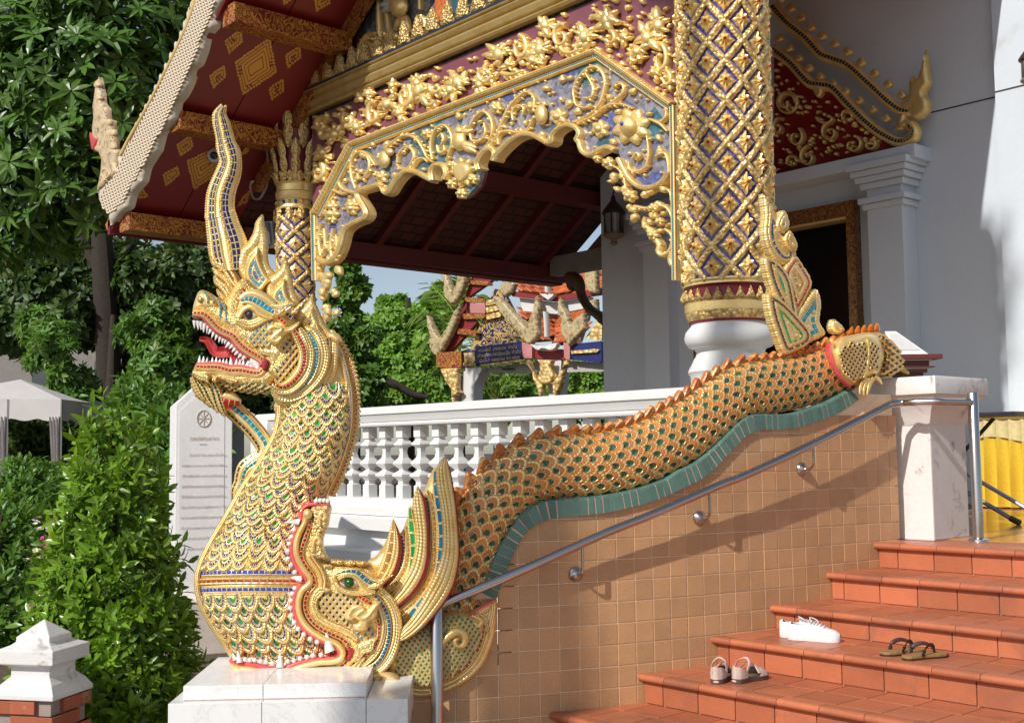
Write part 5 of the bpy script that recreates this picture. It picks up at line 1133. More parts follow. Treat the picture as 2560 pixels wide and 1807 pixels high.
m_redstrip = kranok('gold_stencil_on_scarlet', (0.55, 0.05, 0.03), (0.65, 0.33, 0.08), 14.0)
aged = GOLD('aged_gold', tone=0.88, rough=0.42, red=0.5, bump=0.5)
arch = thing('carved_arch', 'gilded openwork arch with flower scrolls on blue glass mosaic between the two mosaic columns', 'arch', tuple(hY(1240, 520, YG)))
roll_R = GC([(1400,280),(1340,380),(1230,450),(1100,460),(980,410),(890,310),(830,200),(780,90)])
roll_M = GB([(1490,1370),(1400,1330),(1300,1370),(1200,1420),(1120,1380),(1080,1270),(1050,1250),(1085,1170),(1030,1100),(930,1080),(830,1130),(775,1200),(770,1260),(720,1290),(640,1240),(530,1190),(420,1190),(300,1250),(160,1380),(90,1480)])
roll_L2 = GA([(2210,1030),(2225,960),(2200,900),(2130,900),(2060,970),(2020,1060),(2040,1130)])
pend_ = GA([(1990,1300),(1900,1400),(1830,1452),(1760,1360),(1690,1290)])
roll_L = GA([(1640,1240),(1665,1170),(1640,1095),(1580,1070),(1520,1090),(1490,1160),(1500,1250),(1440,1220),(1320,1160),(1200,1150),(1100,1230),(1000,1380),(960,1390),(930,1330),(880,1300),(800,1330),(640,1400)])
leg_L = GZ([(612,1150),(595,1190),(540,1212),(492,1250),(470,1330),(440,1395),(390,1425),(345,1400)])
frame_P = GZ([(330,1160),(525,790),(1855,285),(2265,575)])
panel = GZ([(331,1400)])+frame_P+GZ([(2268,1010)])+roll_R+roll_M+roll_L2+pend_+roll_L+leg_L
inflate('mosaic_panel', panel, arch, m_mosaic, 0, lambda d, P: 0*d, 9.0, 14, closed_spl=False, mapf=mapG)
inflate('panel_back', panel, arch, m_maroon, -16, lambda d, P: 0*d, 14.0, 6, closed_spl=False, mapf=mapG)
rollm = STRIPE('arch_roll', [(.25, 'g'), (.45, 'g'), (.6, 'g'), (1, 'g')], 1.0, 10, bumpd=0.008, serr=0.0, tone=0.95)
G_band = lambda nm, L, w_, mat, n0=4, h=8, back=18, **k: band(nm, L, w_, arch, mat, n0, h, back, 7, 6, mapf=mapG, **k)
for L in (roll_R, roll_M[:7], roll_M[6:14], roll_M[13:], roll_L2, roll_L[:7], roll_L[6:14], roll_L[13:]+leg_L[:2], leg_L[1:]): G_band('edge_roll', L, 7.2, rollm, 6, 11, 22, serr=(0.35, 7))
# frame mouldings
dent = STRIPE('frame_dentil', [(.12, 'g'), (.62, 'g'), (.8, 'g'), (1, 'g')], 1.0, 9, bumpd=0.01, serr=9.0)
tess = STRIPE('frame_teal_row', [(.30, 'g'), (.62, (0.01, 0.12, 0.17)), (1, 'g')], 1.0, 5.0, bumpd=0.006)
for a, b in zip(frame_P[:-1], frame_P[1:]):
    d = np.subtract(b, a); q = np.array([d[1], -d[0]])/np.hypot(*d)
    up = q if q[1] < 0 or (abs(q[1]) < 0.4 and q[0] < 0) else -q
    if a == frame_P[2]: up = np.array([abs(q[0]), -abs(q[1])])
    if a == frame_P[0]: up = np.array([-abs(q[0]), -abs(q[1])])
    G_band('frame_bead', [tuple(np.array(a)+up*2), tuple((np.array(a)+b)/2+up*2), tuple(np.array(b)+up*2)], 7, dent, 10, 9, 30, ns=1)
    G_band('frame_row', [tuple(np.array(a)-up*11), tuple((np.array(a)+b)/2-up*11), tuple(np.array(b)-up*11)], 6, tess, 6, 5, 26, ns=1)
for x0, y0, x1, y1 in ((2268, 575, 2282, 1520), (322, 1150, 330, 1520)):
    L = GZ([(x0, y0), ((x0+x1)/2, (y0+y1)/2), (x1, y1)]); G_band('frame_row', L, 7, tess, 8, 6, 26, ns=1)
# flower scrolls
prs5 = random.Random(9)
def S(L, f, w0=5.0, w1=3.0, n0=4, nm='scroll', mat=aged, par=None, mp=None):
    P = f(L); m = len(P)
    if m > 4 and nm == 'scroll':     # small leaves springing from the stem
        pr_ = resample(spl(np.array(P), 5), 13.0)
        for i in range(1, len(pr_)-1):
            d_ = pr_[i+1]-pr_[i-1]; a_ = math.degrees(math.atan2(-d_[1], d_[0])); leaf(lambda q: q, tuple(pr_[i]), prs5.uniform(8, 13), a_+prs5.choice((55, -55)), 'leaflet', n0+3, 0.38, par, mp, mat)
    return band(nm, [(p[0], p[1], w0+(w1-w0)*abs(2*i/(m-1)-0.8)) for i, p in enumerate(P)], 4, par or arch, mat, n0, 9, 10, 7, 4, mapf=mp or mapG)
def leaf(f, c, r, ang, nm='leaf', n0=6, wd=0.42, par=None, mp=None, mat=aged):
    c = np.array(f([c])[0]); a = math.radians(ang); d = np.array([math.cos(a), -math.sin(a)]); q = np.array([-d[1], d[0]])
    P = [c, c+d*r*0.35+q*r*wd*0.9, c+d*r*0.75+q*r*wd*0.6, c+d*r, c+d*r*0.7-q*r*wd*0.5, c+d*r*0.3-q*r*wd*0.8]
    return inflate(nm, P, par or arch, mat, n0, dome(5.5, max(2.0, r*0.16)), max(2.2, r/7), 8, mapf=mp or mapG, smooth_in=2)
def flower(f, c, r, n=6, boss=True, par=None, mp=None, core=None, rot=0):
    for k in range(n): leaf(f, c, r, 360/n*k+rot, 'petal', 7, 0.5, par, mp)
    MB().add(*ellipsoid(f([c])[0], (r*0.42, r*0.42), 12, 8, 10, 6, mapf=mp or mapG)).obj('flower_boss', core or aged, par or arch)
for L in ([(620,1340),(570,1200),(565,1060),(610,960),(690,925),(765,1000),(775,1110),(730,1210),(670,1230),(640,1170)], [(690,925),(760,960),(850,1080)], [(960,900),(1080,790),(1200,735),(1310,770),(1390,880),(1440,980),(1510,1045)],
          [(1100,1050),(1120,950),(1200,870),(1270,900),(1290,980),(1240,1090),(1150,1120),(1095,1060)], [(1270,1110),(1330,1020),(1400,1000),(1450,1040)], [(1505,1010),(1480,870),(1510,720),(1590,625),(1680,650),(1730,780),(1710,900),(1665,1030)],
          [(1570,760),(1610,720),(1630,790),(1600,860)], [(1560,850),(1580,930),(1640,920),(1640,850)], [(1930,650),(1990,540),(2080,465),(2160,520),(2195,640),(2170,780),(2110,880)], [(1940,700),(1960,790),(2060,800),(2115,700),(2100,590)],
          [(420,1270),(470,1350),(600,1390),(750,1370)], [(350,1360),(450,1400),(520,1400)]): S(L, GA)
for L in ([(60,1320),(130,1200),(190,1050),(270,880),(380,760),(480,700),(560,760),(570,860)], [(320,1020),(310,930),(370,860),(440,880),(430,960)], [(150,1300),(150,1210),(220,1150),(380,1160),(490,1120),(550,1000)], [(1010,1040),(1150,990),(1290,880),(1360,700),(1370,540),(1290,420),(1180,430),(1090,520),(1020,650),(1020,760),(1060,860),(1170,880),(1230,860)],
          [(1130,770),(1220,760),(1240,650),(1200,560),(1150,480)], [(1060,1060),(1240,980),(1400,860),(1560,840),(1700,890)], [(1400,860),(1560,740),(1590,640),(1530,590),(1470,650)], [(1880,1010),(2000,1060),(2090,1150)], [(2000,1060),(2070,990),(2080,920)],
          [(1650,1500),(1660,1580),(1740,1610),(1840,1560),(1880,1400),(1860,1200)], [(1690,1460),(1740,1400),(1770,1440),(1730,1480)], [(1960,1440),(2060,1400),(2100,1500),(2110,1620)]): S(L, GB, 5.5, 3.4)
for f, c, r in ((GA, (1430,720), 15), (GA, (2240,430), 16), (GA, (910,1210), 18), (GA, (860,1190), 12), (GA, (330,1550), 19), (GA, (570,1530), 19), (GB, (110,870), 17), (GB, (830,980), 24), (GB, (530,870), 17), (GB, (1310,1120), 24), (GC, (640,150), 17), (GC, (910,560), 18), (GC, (500,95), 11), (GC, (1290,890), 12), (GC, (1210,1060), 15), (GC, (1210,720), 14)):
    flower(f, c, r, rot=random.random()*60)
for f, c, r in ((GB, (1660,1090), 40), (GA, (350,1560), 1)):
    if r > 10:
        for k in range(8): leaf(f, c, r*1.25, 45*k+20, 'petal', 6, 0.45)
        MB().add(*ellipsoid(f([c])[0], (22, 28), 8, 20, 14, 8, mapf=mapG)).obj('flower_boss', aged, arch); MB().add(*ellipsoid(f([(1635,1080)])[0], (5, 6), 26, 4, 8, 5, mapf=mapG)).obj('jewel', M('lapis_glass', (0.02, 0.03, 0.35), 0.1, bump=0), arch)
for x, y, r, a in ((940,870,20,60),(820,870,16,110),(1000,860,16,200),(1800,560,22,100),(1850,640,18,200),(2020,600,14,40),(1180,900,14,250),(690,1000,22,95),(650,1180,16,60),(480,1280,14,70),(1420,1120,12,180),(1060,1150,18,270)): leaf(GA, (x, y), r, a)
for x, y, r, a in ((730,640,22,200),(860,600,24,80),(930,560,18,40),(850,750,16,300),(970,780,26,250),(1020,960,26,60),(1430,720,20,250),(1640,720,24,40),(1840,960,16,20),(2050,930,18,60),(1480,950,20,40),(1500,1280,22,160),(1960,1180,22,300),(1990,1330,26,280),(240,1110,14,150),(430,1080,16,60),(640,1140,26,270),(700,850,18,150)): leaf(GB, (x, y), r, a)
for x, y, r, a in ((690,260,26,280),(690,380,14,180),(830,360,22,120),(840,420,26,270),(780,500,20,150),(900,660,18,270),(1060,590,24,60),(1110,540,20,30),(1190,540,20,90),(980,780,26,250),(1000,720,24,200),(1120,720,26,0),(1180,760,20,280),(1250,620,26,280),(1330,700,22,150),(1220,860,18,80),(1090,900,18,280),(1170,930,18,110),(1120,980,22,320),(1330,990,18,200),(1360,520,24,130),(1360,760,16,220)): leaf(GC, (x, y), r, a)
S([(690,180),(770,230),(830,330),(850,420),(870,480)], GC, 4, 3, 0); S([(960,690),(1100,720),(1250,690),(1330,690),(1400,740),(1440,840)], GC, 6, 4, 0); S([(1430,620),(1420,520),(1370,480),(1330,510)], GC, 4, 3, 0); S([(1440,920),(1390,920),(1370,960)], GC, 4, 3, 0)
S([(1100,830),(1080,920),(1160,990),(1210,1080),(1270,1180),(1260,1270),(1320,1310),(1400,1260),(1440,1160),(1430,1050),(1350,980)], GC, 8, 5, 0); S([(1440,1270),(1410,1370),(1440,1440)], GC, 8, 8, 0)
# shield pendant and bird
inflate('shield', GA([(1770,1080),(1850,1050),(1940,1080),(1950,1180),(1890,1270),(1830,1290),(1780,1230),(1750,1150)]), arch, aged, 10, dome(10, 10), 4, 12, mapf=mapG)
for k in range(9): leaf(GA, (1850+70*math.cos(math.radians(20+k*40)), 1160-90*math.sin(math.radians(20+k*40))), 20, 20+k*40, n0=8)
for c, r in (((1720,1290), 14), ((1960,1240), 14), ((1830,1400), 15), ((1720,1080), 14)): flower(GA, c, r)
MB().add(*ellipsoid(GA([(1820,800)])[0], (17, 26), 10, 14, mapf=mapG)).obj('bird_body', aged, arch); MB().add(*ellipsoid(GA([(1830,690)])[0], (10, 11), 14, 9, mapf=mapG)).obj('bird_head', aged, arch)
for a, r in ((330, 44), (345, 40), (60, 26), (110, 26), (20, 34)): leaf(GA, (1840, 830 if a > 180 else 720), r, a, 'feather', 12, 0.3)
MB().add(*ellipsoid(GA([(960,1010)])[0], (13, 22), 10, 12, mapf=mapG)).obj('figure_body', aged, arch); MB().add(*ellipsoid(GA([(1030,930)])[0], (10, 10), 14, 9, mapf=mapG)).obj('figure_head', aged, arch)
MB().add(*ellipsoid(GB([(650,960)])[0], (14, 26), 10, 12, mapf=mapG)).obj('figure_body', aged, arch)
for x0, y0 in ((365, 1300), (430, 1330)): S([(x0,y0-90),(x0-14,y0),(x0,y0+90),(x0+20,y0+30),(x0+18,y0-60)], GZ, 4, 3)
for c, r in (((415,1160), 22), ((420,1190), 12), ((530,1130), 18)): flower(GZ, c, r)
S([(380,1240),(390,1330),(430,1350),(450,1270)], GZ, 4, 3)
for x, y, r, a in ((360,1480,30,300),(400,1470,30,260),(440,1440,28,300),(380,1500,34,280),(420,1400,24,20)): leaf(GZ, (x, y), r, a)
for k in range(26):
    x = 1080+(k % 4)*40-15*(k//8)+random.uniform(-8, 8); leaf(lambda L: L, (820+random.uniform(-26, 22)-k*0.4, 640+k*8.0), random.uniform(14, 24), random.choice((260, 290, 240, 310, 60, 120)), n0=random.uniform(0, 8), mat=aged)

# ---- gable: frieze, beam with cresting, pediment
gable = thing('porch_gable', 'porch gable with purple frieze of gilded acanthus under a heavy gilt beam', 'gable', tuple(hY(1300, 200, YG)))
mapF = PLANE((0, YG-0.004, 0), (0, -1, 0), 0.0036)
fr = GZ([(300,640),(1800,15),(2275,-190),(2275,590),(1855,290),(525,795),(325,1160),(305,1160)])
inflate('frieze_board', fr, gable, m_purple, -2, lambda d, P: 0*d, 30, 10, closed_spl=False, mapf=mapF)
Rg = random.Random(3)
def acanthus(f, c, r, rot, n=7):
    for k in range(n+3): leaf(f, (c[0]+Rg.uniform(-30, 30), c[1]+Rg.uniform(-45, 45)), r*Rg.uniform(0.55, 1.1), rot+(k-(n+2)/2)*34+Rg.uniform(-15, 15), 'acanthus_leaf', 8+Rg.random()*8, 0.30, gable, mapF, gold)
    MB().add(*ellipsoid(f([c])[0], (r*0.36, r*0.5), 12, 11, 10, 6, mapf=mapF)).obj('acanthus_boss', gold, gable)
def curl(f, c, rx, ry, a0, turns, w0=8, par=gable, mp=mapF, mat=None):
    P = []; n = 14
    for i in range(n):
        t = i/(n-1); a = math.radians(a0)+turns*2*PI*t; k = 1-0.78*t
        p = f([(c[0]+rx*k*math.cos(a), c[1]-ry*k*math.sin(a))])[0]; P.append((p[0], p[1], w0*(1-0.45*t)))
    if par is gable:
        for i in range(1, 10, 2):
            d_ = np.subtract(P[i+1][:2], P[i-1][:2]); a_ = math.degrees(math.atan2(-d_[1], d_[0])); leaf(lambda q: q, P[i][:2], w0*prs5.uniform(1.8, 2.6), a_-50*(1 if turns > 0 else -1), 'acanthus_leaf', 8, 0.36, par, mp, mat or gold)
    p = P[-1]; MB().add(*ellipsoid(p[:2], (w0*0.8, w0*0.9), 12, 8, 8, 6, mapf=mp)).obj('curl_bud', mat or gold, par)
    return band('curl', P, 5, par, mat or gold, 5, 12, 8, 7, 4, mapf=mp)
for f, c, rx, ry, a0, tn in ((GA, (830,500), 80, 150, 60, 1.1), (GA, (1190,290), 75, 150, 60, -1.2), (GA, (700,300), 90, 120, 0, 0.7), (GA, (540,560), 70, 110, 120, 1.1), (GA, (230,620), 80, 100, 20, 1.1), (GA, (190,1150), 70, 120, 60, -1.1), (GA, (1470,330), 60, 80, 0, -0.9), (GA, (1560,190), 90, 90, 150, 0.7), (GA, (2100,30), 90, 120, 0, -1.0),
        (GB, (400,200), 90, 150, 90, -1.2), (GB, (880,70), 100, 150, 60, 1.2), (GB, (1010,190), 140, 100, 180, 0.55), (GB, (1440,90), 70, 90, 90, -0.9), (GB, (2020,330), 90, 190, 120, -1.1), (GB, (2090,560), 60, 100, 90, -1.0), (GB, (1720,330), 60, 90, 0, 0.8), (GB, (330,460), 140, 60, 200, 0.5)): curl(f, c, rx, ry, a0, tn)
for f, c, r, rot in ((GA, (990,380), 30, 60), (GA, (1350,230), 36, 90), (GA, (1340,140), 28, 80), (GA, (1800,130), 36, 90), (GA, (1720,220), 28, 240), (GA, (640,640), 26, 240), (GA, (380,720), 30, 90), (GA, (250,930), 28, 100), (GA, (780,260), 24, 40), (GA, (1060,170), 20, 40), (GA, (2060,160), 26, 300), (GA, (1130,480), 26, 0),
        (GB, (160,270), 38, 90), (GB, (640,220), 38, 70), (GB, (560,340), 26, 250), (GB, (1150,70), 36, 200), (GB, (1870,80), 40, 60), (GB, (1620,70), 24, 120), (GB, (1760,240), 28, 230), (GB, (2000,-60), 40, 90), (GB, (1400,-120), 40, 90), (GB, (700,-60), 34, 60), (GB, (1950,480), 24, 300), (GB, (60,480), 22, 250), (GB, (280,380), 22, 330)): acanthus(f, c, r, rot)
# small leaves between the larger scrolls, over the whole ground
def fill(poly, n, spacing, rng_, par, mp, mat, r0, r1, n0, dirf):
    o = np.array(poly); lo_, hi_ = o.min(0), o.max(0); got = []; tries = 0
    while len(got) < n and tries < 6000:
        tries += 1; p = np.array([rng_.uniform(lo_[0], hi_[0]), rng_.uniform(lo_[1], hi_[1])])
        if not inside(p[None], o)[0] or poly_d(p[None], o)[0][0] < r0*0.9: continue
        if got and min(np.hypot(*(p-q)) for q in got) < spacing: continue
        got.append(p)
    for p in got: leaf(lambda q: q, tuple(p), rng_.uniform(r0, r1), dirf(p)+rng_.uniform(-60, 60), 'leaflet', n0, rng_.choice((0.3, 0.38, 0.5)), par, mp, mat)
fill(fr, 210, 13, random.Random(21), gable, mapF, gold, 12, 20, 4, lambda p: 25 if random.random() < 0.5 else 205)
fill(panel, 120, 15, random.Random(22), arch, mapG, aged, 8, 13, 3, lambda p: random.uniform(0, 360))
zb0 = hY(1100, 284+(1100-783)*(9.2-284)/(1452.6-783), YG)[2]; zb1 = zb0+0.21
x0, x1 = -62.4*U, -9*U
prof = [(0, zb0), (-0.06, zb0), (-0.075, zb0+0.02), (-0.06, zb0+0.045), (-0.09, zb0+0.06), (-0.105, zb0+0.10), (-0.09, zb0+0.13), (-0.12, zb0+0.145), (-0.135, zb0+0.17), (-0.12, zb0+0.195), (-0.15, zb0+0.205), (-0.15, zb1), (0, zb1)]
MB().prism([(x0, YG+y, z) for y, z in prof], (x1-x0, 0, 0)).obj('beam', GOLD('beam_gold', tone=0.62, rough=0.35, red=0.6), gable, 0.5)
MB().box(((x0+x1)/2, YG-0.06, zb1+0.015), (x1-x0, 0.17, 0.026)).obj('beam_cap', M('dark_blue_line', (0.02, 0.03, 0.06), 0.4), gable, 0)
lf = [(-0.5, 0), (-0.42, 0.3), (-0.5, 0.42), (-0.28, 0.52), (-0.3, 0.72), (0, 1.12), (0.3, 0.72), (0.28, 0.52), (0.5, 0.42), (0.42, 0.3), (0.5, 0)]
mb = MB(); o = np.array(lf)
V = [(x*0.2, 0.0, z*0.22) for x, z in o]+[(x*0.2, -0.02, z*0.22) for x, z in o]+[(x*0.12, -0.05, z*0.15+0.03) for x, z in o]; n = len(o)
mb.add(V, [tuple(range(n-1, -1, -1))]+[(i, (i+1) % n, (i+1) % n+n, i+n) for i in range(n)]+[(i+n, (i+1) % n+n, (i+1) % n+2*n, i+2*n) for i in range(n)]+[tuple(range(2*n, 3*n))])
crest = mb.mesh('cresting_leaf', GOLD('cresting_gold', tone=0.8, rough=0.4, bump=0.8, orn=(45, 0.8, 0.02)), 0.9)
x = x0+0.05
while x < x1: put('cresting_leaf', crest, gable, Matrix.Translation((x, YG-0.10, zb1+0.028))); x += 0.225
def rz(x): return (32.2+0.696*(x/U+76)+6.55)*U             # underside of the left roof slope
xe = -61.2*U
MB().prism([(xe, YG+0.06, rz(xe)-0.02), (-36.5*U, YG+0.06, rz(-36.5*U)-0.02), (-12*U, YG+0.06, rz(-36.5*U)-0.35), (-12*U, YG+0.06, zb0), (xe, YG+0.06, zb0)], (0, 0.05, 0)).obj('pediment_panel', m_greymos, gable, 0)  # its high right side, out of view, is shaped to shade the hall wall
mapP = PLANE((0, YG+0.05, 0), (0, -1, 0), 0.0036)
a, b = hY(GP([(610,0)])[0][0], 0, YG+0.03), hY(GP([(655,240)])[0][0], GP([(655,240)])[0][1], YG+0.03)
xs_ = [hY(*GP([(p, 120)])[0], YG+0.03)[0] for p in (612, 692, 712, 790, 800)]
MB().box(((xs_[0]+xs_[1])/2, YG+0.03, zb1+0.9), (xs_[1]-xs_[0], 0.06, 1.8)).obj('red_pilaster', m_redstrip, gable, 0)
MB().box(((xs_[1]+xs_[2])/2, YG+0.02, zb1+0.9), (xs_[2]-xs_[1]-0.004, 0.08, 1.8)).obj('pilaster_trim', M('beige_trim', (0.55, 0.42, 0.30), 0.5), gable, 0)
MB().box(((xs_[2]+xs_[3])/2, YG+0.04, zb1+0.9), (xs_[3]-xs_[2], 0.03, 1.8)).obj('teal_panel', M('teal_glass', (0.03, 0.10, 0.15), 0.25, nscale=12, namt=0.6, bump=0.2), gable, 0)
MB().box((xs_[4]+0.03, YG+0.02, zb1+1.05), (0.05, 0.06, 1.5)).box((xs_[4]+1.0, YG+0.02, zb1+0.32), (2.0, 0.055, 0.05)).obj('gilt_frame', gold, gable, 0)
for L in ([(100,440),(110,330),(160,240),(215,230),(240,280)], [(90,360),(60,400),(40,440)], [(245,350),(240,200),(235,0)], [(285,30),(300,180),(330,260)], [(150,380),(130,310),(180,290),(200,340)], [(470,280),(530,220),(540,140),(500,110),(490,150)], [(510,70),(510,0)], [(330,280),(420,300),(460,250)]): S(L, GP, 6, 4, 4, 'scroll', gold, gable, mapP)
MB().add(*ellipsoid(GP([(400,50)])[0], (22, 30), 22, 18, mapf=mapP)).obj('bird_body', gold, gable)
for a_ in (100, 130, 160, 190, 215): leaf(GP, (370, 30), 44, a_, 'feather', 18, 0.25, gable, mapP, M('white_feather', (0.55, 0.52, 0.45), 0.5))
for a_ in (240, 260, 285): leaf(GP, (420, 100), 50, a_, 'tail_feather', 16, 0.22, gable, mapP, gold)
for k in range(22): leaf(GP, (Rg.uniform(120, 560), 320-0.42*Rg.uniform(0, 100)+Rg.uniform(-60, 40)), Rg.uniform(14, 24), Rg.uniform(0, 360), 'leaf', 4, 0.4, gable, mapP, gold)

# ---- mosaic columns
def column(nm, label, cx, cy, r, zlo, zhi, V0, z0, nper, phase, small=False):
    o = thing(nm, label, 'column', (cx, cy, zlo)); azc = math.atan2(CAM[1]-cy, CAM[0]-cx)
    shaft = NT('column_glass_ground') if 'column_glass_ground' not in MATS else None
    if shaft:
        v = shaft.voro(55, None, 'F1', 'Color'); s3 = shaft.n('ShaderNodeSeparateColor'); shaft.l(v, s3.inputs[0]); e = shaft.voro(55, None, 'DISTANCE_TO_EDGE')
        MATS['column_glass_ground'] = shaft.fin(shaft.mix(shaft.ramp(e, [(0, 1), (0.05, 0)]), shaft.ramp(s3.outputs[0], [(0, (0.02, 0.02, 0.16)), (0.5, (0.05, 0.045, 0.40)), (1, (0.13, 0.12, 0.60))]), (0.02, 0.015, 0.05)), 0.15, 0.0)
    MB().lathe([(r*0.955, zlo), (r*0.955, zhi)], (cx, cy, 0), 40).obj('shaft', MATS['column_glass_ground'], o, 0.9)
    rope = GOLD('rope_gold', tone=1.0, rough=0.4, bump=0.4, orn=(34 if not small else 42, 0.8, 0.018))
    da = 2*PI/nper; hw = 0.025 if not small else 0.026; k = 0
    for sg in (1, -1):
        for j in range(nper):
            # band passes midway between flower centres
            P = []; SD = []; zs = np.arange(zlo, zhi+0.001, 0.04)
            for z in zs:
                a = azc+phase+j*da+da/2+sg*(z-z0)/V0*da
                P.append((cx+r*0.99*math.cos(a), cy+r*0.99*math.sin(a), z)); SD.append((math.cos(a), math.sin(a), 0))
            mb = MB(); mb.tube(P, 0.020 if not small else 0.016, 8, ry=hw, side=np.array(SD), cap=False); mb.obj('lattice_band', rope, o, 1.2)
    # flower
    aw = r*da/2*0.57; ah = V0/2*0.59; m = 16; Vv = [(0, 0.036*r/0.32, 0)]; rr = (0.28, 0.5, 0.78, 1.0); hh = (0.032, 0.018, 0.022, -0.01)
    for q, h in zip(rr, hh):
        for i in range(m):
            a = 2*PI*i/m; c_, s_ = math.cos(a), math.sin(a); dia = 1/(abs(c_)+abs(s_)); lob = 1+(0.07*math.cos(4*a*2) if q > 0.4 else 0)
            x = aw*q*dia*c_*lob*1.0; z = ah*q*dia*s_*lob; Vv.append((x, h*(0.9+0.35*math.cos(8*a))*r/0.32-x*x/(2*r), z))
    F = [(0, 1+i, 1+(i+1) % m) for i in range(m)]+[(1+b*m+i, 1+b*m+m+i, 1+b*m+m+(i+1) % m, 1+b*m+(i+1) % m) for b in range(3) for i in range(m)]
    mb = MB().add(Vv, F, 0); rb = MB().ball((0, 0.034*r/0.32, ah*0.06), (aw*0.17, 0.016, ah*0.13), 8, 5); mb.add(rb.v, rb.f, 1)
    fm = mb.mesh('flower_tile', [gold, M('ruby_bead', (0.30, 0.015, 0.02), 0.2, bump=0)], 1.1)
    row = 0; nz = int((zhi-zlo)/V0*2)+4
    for k in range(-nz, nz):
        z = z0+k*V0/2
        if z-ah*0.4 < zlo or z+ah*0.2 > zhi: continue
        for j in range(nper):
            a = azc+phase+j*da+(da/2 if k % 2 else 0)
            if math.cos(a-azc) < -0.35: continue
            nrm = (math.cos(a), math.sin(a), 0); x = (math.sin(a), -math.cos(a), 0)
            put('flower_tile', fm, o, frame((cx+nrm[0]*r*0.965, cy+nrm[1]*r*0.965, z), x, nrm, (0, 0, 1)))
    return o, azc
cxB, cyB, rB = -9.6*U, 12.5*U, 2.95*U; dB = (np.array([cxB, cyB, 2])-CAM) @ RC[2]
zcB = lambda py: hY(1815, py, cyB-rB*0.8)[2]
pxr = lambda p: p*dB/FPX
yT = lambda z: 680+z/3.827
colB, azB = column('mosaic_column', 'stout gilded lattice column on a white base behind the orange serpent body', cxB, cyB, rB, zcB(yT(60)), 7.2, 102*dB/FPX, zcB(509), 8, math.radians(3))
def rings(o, cx, cy, L, zf, pxm, nm, mat, seg=40):
    return MB().lathe([(pxm(r_), zf(y)) for y, r_ in sorted(L, key=lambda q: -q[0])], (cx, cy, 0), seg).obj(nm, mat, o, 0.6)
yB = lambda y: y
kk = 1/3.827
zfB = lambda y: zcB(yT(y)); pm = lambda r_: pxr(r_*kk)
rings(colB, cxB, cyB, [(40,445),(55,450),(75,438),(95,440)], zfB, pm, 'gold_ring', gold)
rings(colB, cxB, cyB, [(90,436),(120,405),(160,398),(240,415)], zfB, pm, 'maroon_neck', m_maroon)
rings(colB, cxB, cyB, [(225,425),(240,432),(258,425),(266,418)], zfB, pm, 'cresting_band', GOLD('cresting_gold'))
rings(colB, cxB, cyB, [(262,424),(270,428),(345,425),(352,416)], zfB, pm, 'gold_band', gold)
rings(colB, cxB, cyB, [(350,418),(370,415),(425,398),(432,392)], zfB, pm, 'leaf_moulding', GOLD('rope_gold'))
rings(colB, cxB, cyB, [(430,392),(448,388),(455,380)], zfB, pm, 'maroon_line', m_maroon)
rings(colB, cxB, cyB, [(452,370),(475,372),(500,395),(540,425),(590,437),(640,428),(680,400),(692,372),(700,345),(730,325),(770,330),(800,350),(850,372),(900,398),(930,410),(950,400),(975,385),(1100,380),(1500,380)], zfB, pm, 'base', m_white)
cl = [(-0.5, 0), (-0.3, 0.35), (0, 1.1), (0.3, 0.35), (0.5, 0)]
mb = MB(); w_ = 2*PI*pm(425)/26; hgt = zfB(140)-zfB(240)
mb.add([(x*w_, 0, z*hgt) for x, z in cl]+[(x*w_, 0.012, z*hgt) for x, z in cl]+[(0, 0.035, 0.4*hgt)], [(4, 3, 2, 1, 0), (5, 6, 10), (6, 7, 10), (7, 8, 10), (8, 9, 10), (9, 5, 10)]+[(i, i+1, i+6, i+5) for i in range(4)])
clm = mb.mesh('cresting_leaf', gold_orn, 0.3)
for k in range(26):
    a = 2*PI*k/26+azB; put('cresting_leaf', clm, colB, frame((cxB+pm(423)*math.cos(a), cyB+pm(423)*math.sin(a), zfB(238)), (math.sin(a), -math.cos(a), 0), (math.cos(a), math.sin(a), 0), (0, 0, 1)))
# pedestal of the column behind the balustrade
MB().lathe([(4.0*U, 0.3), (4.0*U, zfB(1500)+0.02)], (cxB, cyB+0.2, 0), sq=True).obj('pedestal', m_white, colB, 0)
cxL, cyL, rL = -63.4*U, 12.5*U, 1.88*U; dL = (np.array([cxL, cyL, 3.5])-CAM) @ RC[2]
zL = lambda py: hY(737, py, cyL-rL*0.7)[2]; yC = lambda y: 250+y/5.34; zfL = lambda y: zL(yC(y)); pl = lambda r_: r_/5.34*dL/FPX
colL, azL = column('mosaic_column', 'slim gilded lattice column with feathered capital behind the golden serpent head', cxL, cyL, rL, zt(2.9), zfL(1500), 67*dL/FPX, zL(220+745/1.93), 4, math.radians(-1), True)
rings(colL, cxL, cyL, [(1370,262),(1400,270),(1420,262)], zfL, pl, 'gold_ring', gold, 28)
rings(colL, cxL, cyL, [(1290,258),(1300,262),(1375,262),(1385,258)], zfL, pl, 'jewel_ring', GOLD('gold_brown', tone=0.7), 28)
rings(colL, cxL, cyL, [(1175,258),(1190,270),(1240,268),(1262,262),(1295,255)], zfL, pl, 'gold_ring', aged, 28)
rings(colL, cxL, cyL, [(1085,255),(1180,255)], zfL, pl, 'mirror_ring', STRIPE('mirror_ring', [(1, (0.02, 0.03, 0.12))], 1.0, 9), 28)
rings(colL, cxL, cyL, [(1060,262),(1075,268),(1090,260)], zfL, pl, 'gold_ring', gold, 28)
rings(colL, cxL, cyL, [(60,235),(1065,235)], zfL, pl, 'capital_core', m_maroon, 28)
jm = [M('jewel_blue', (0.02, 0.03, 0.3), 0.1, bump=0), M('jewel_gold', (0.7, 0.45, 0.12), 0.25, 0.5, bump=0)]
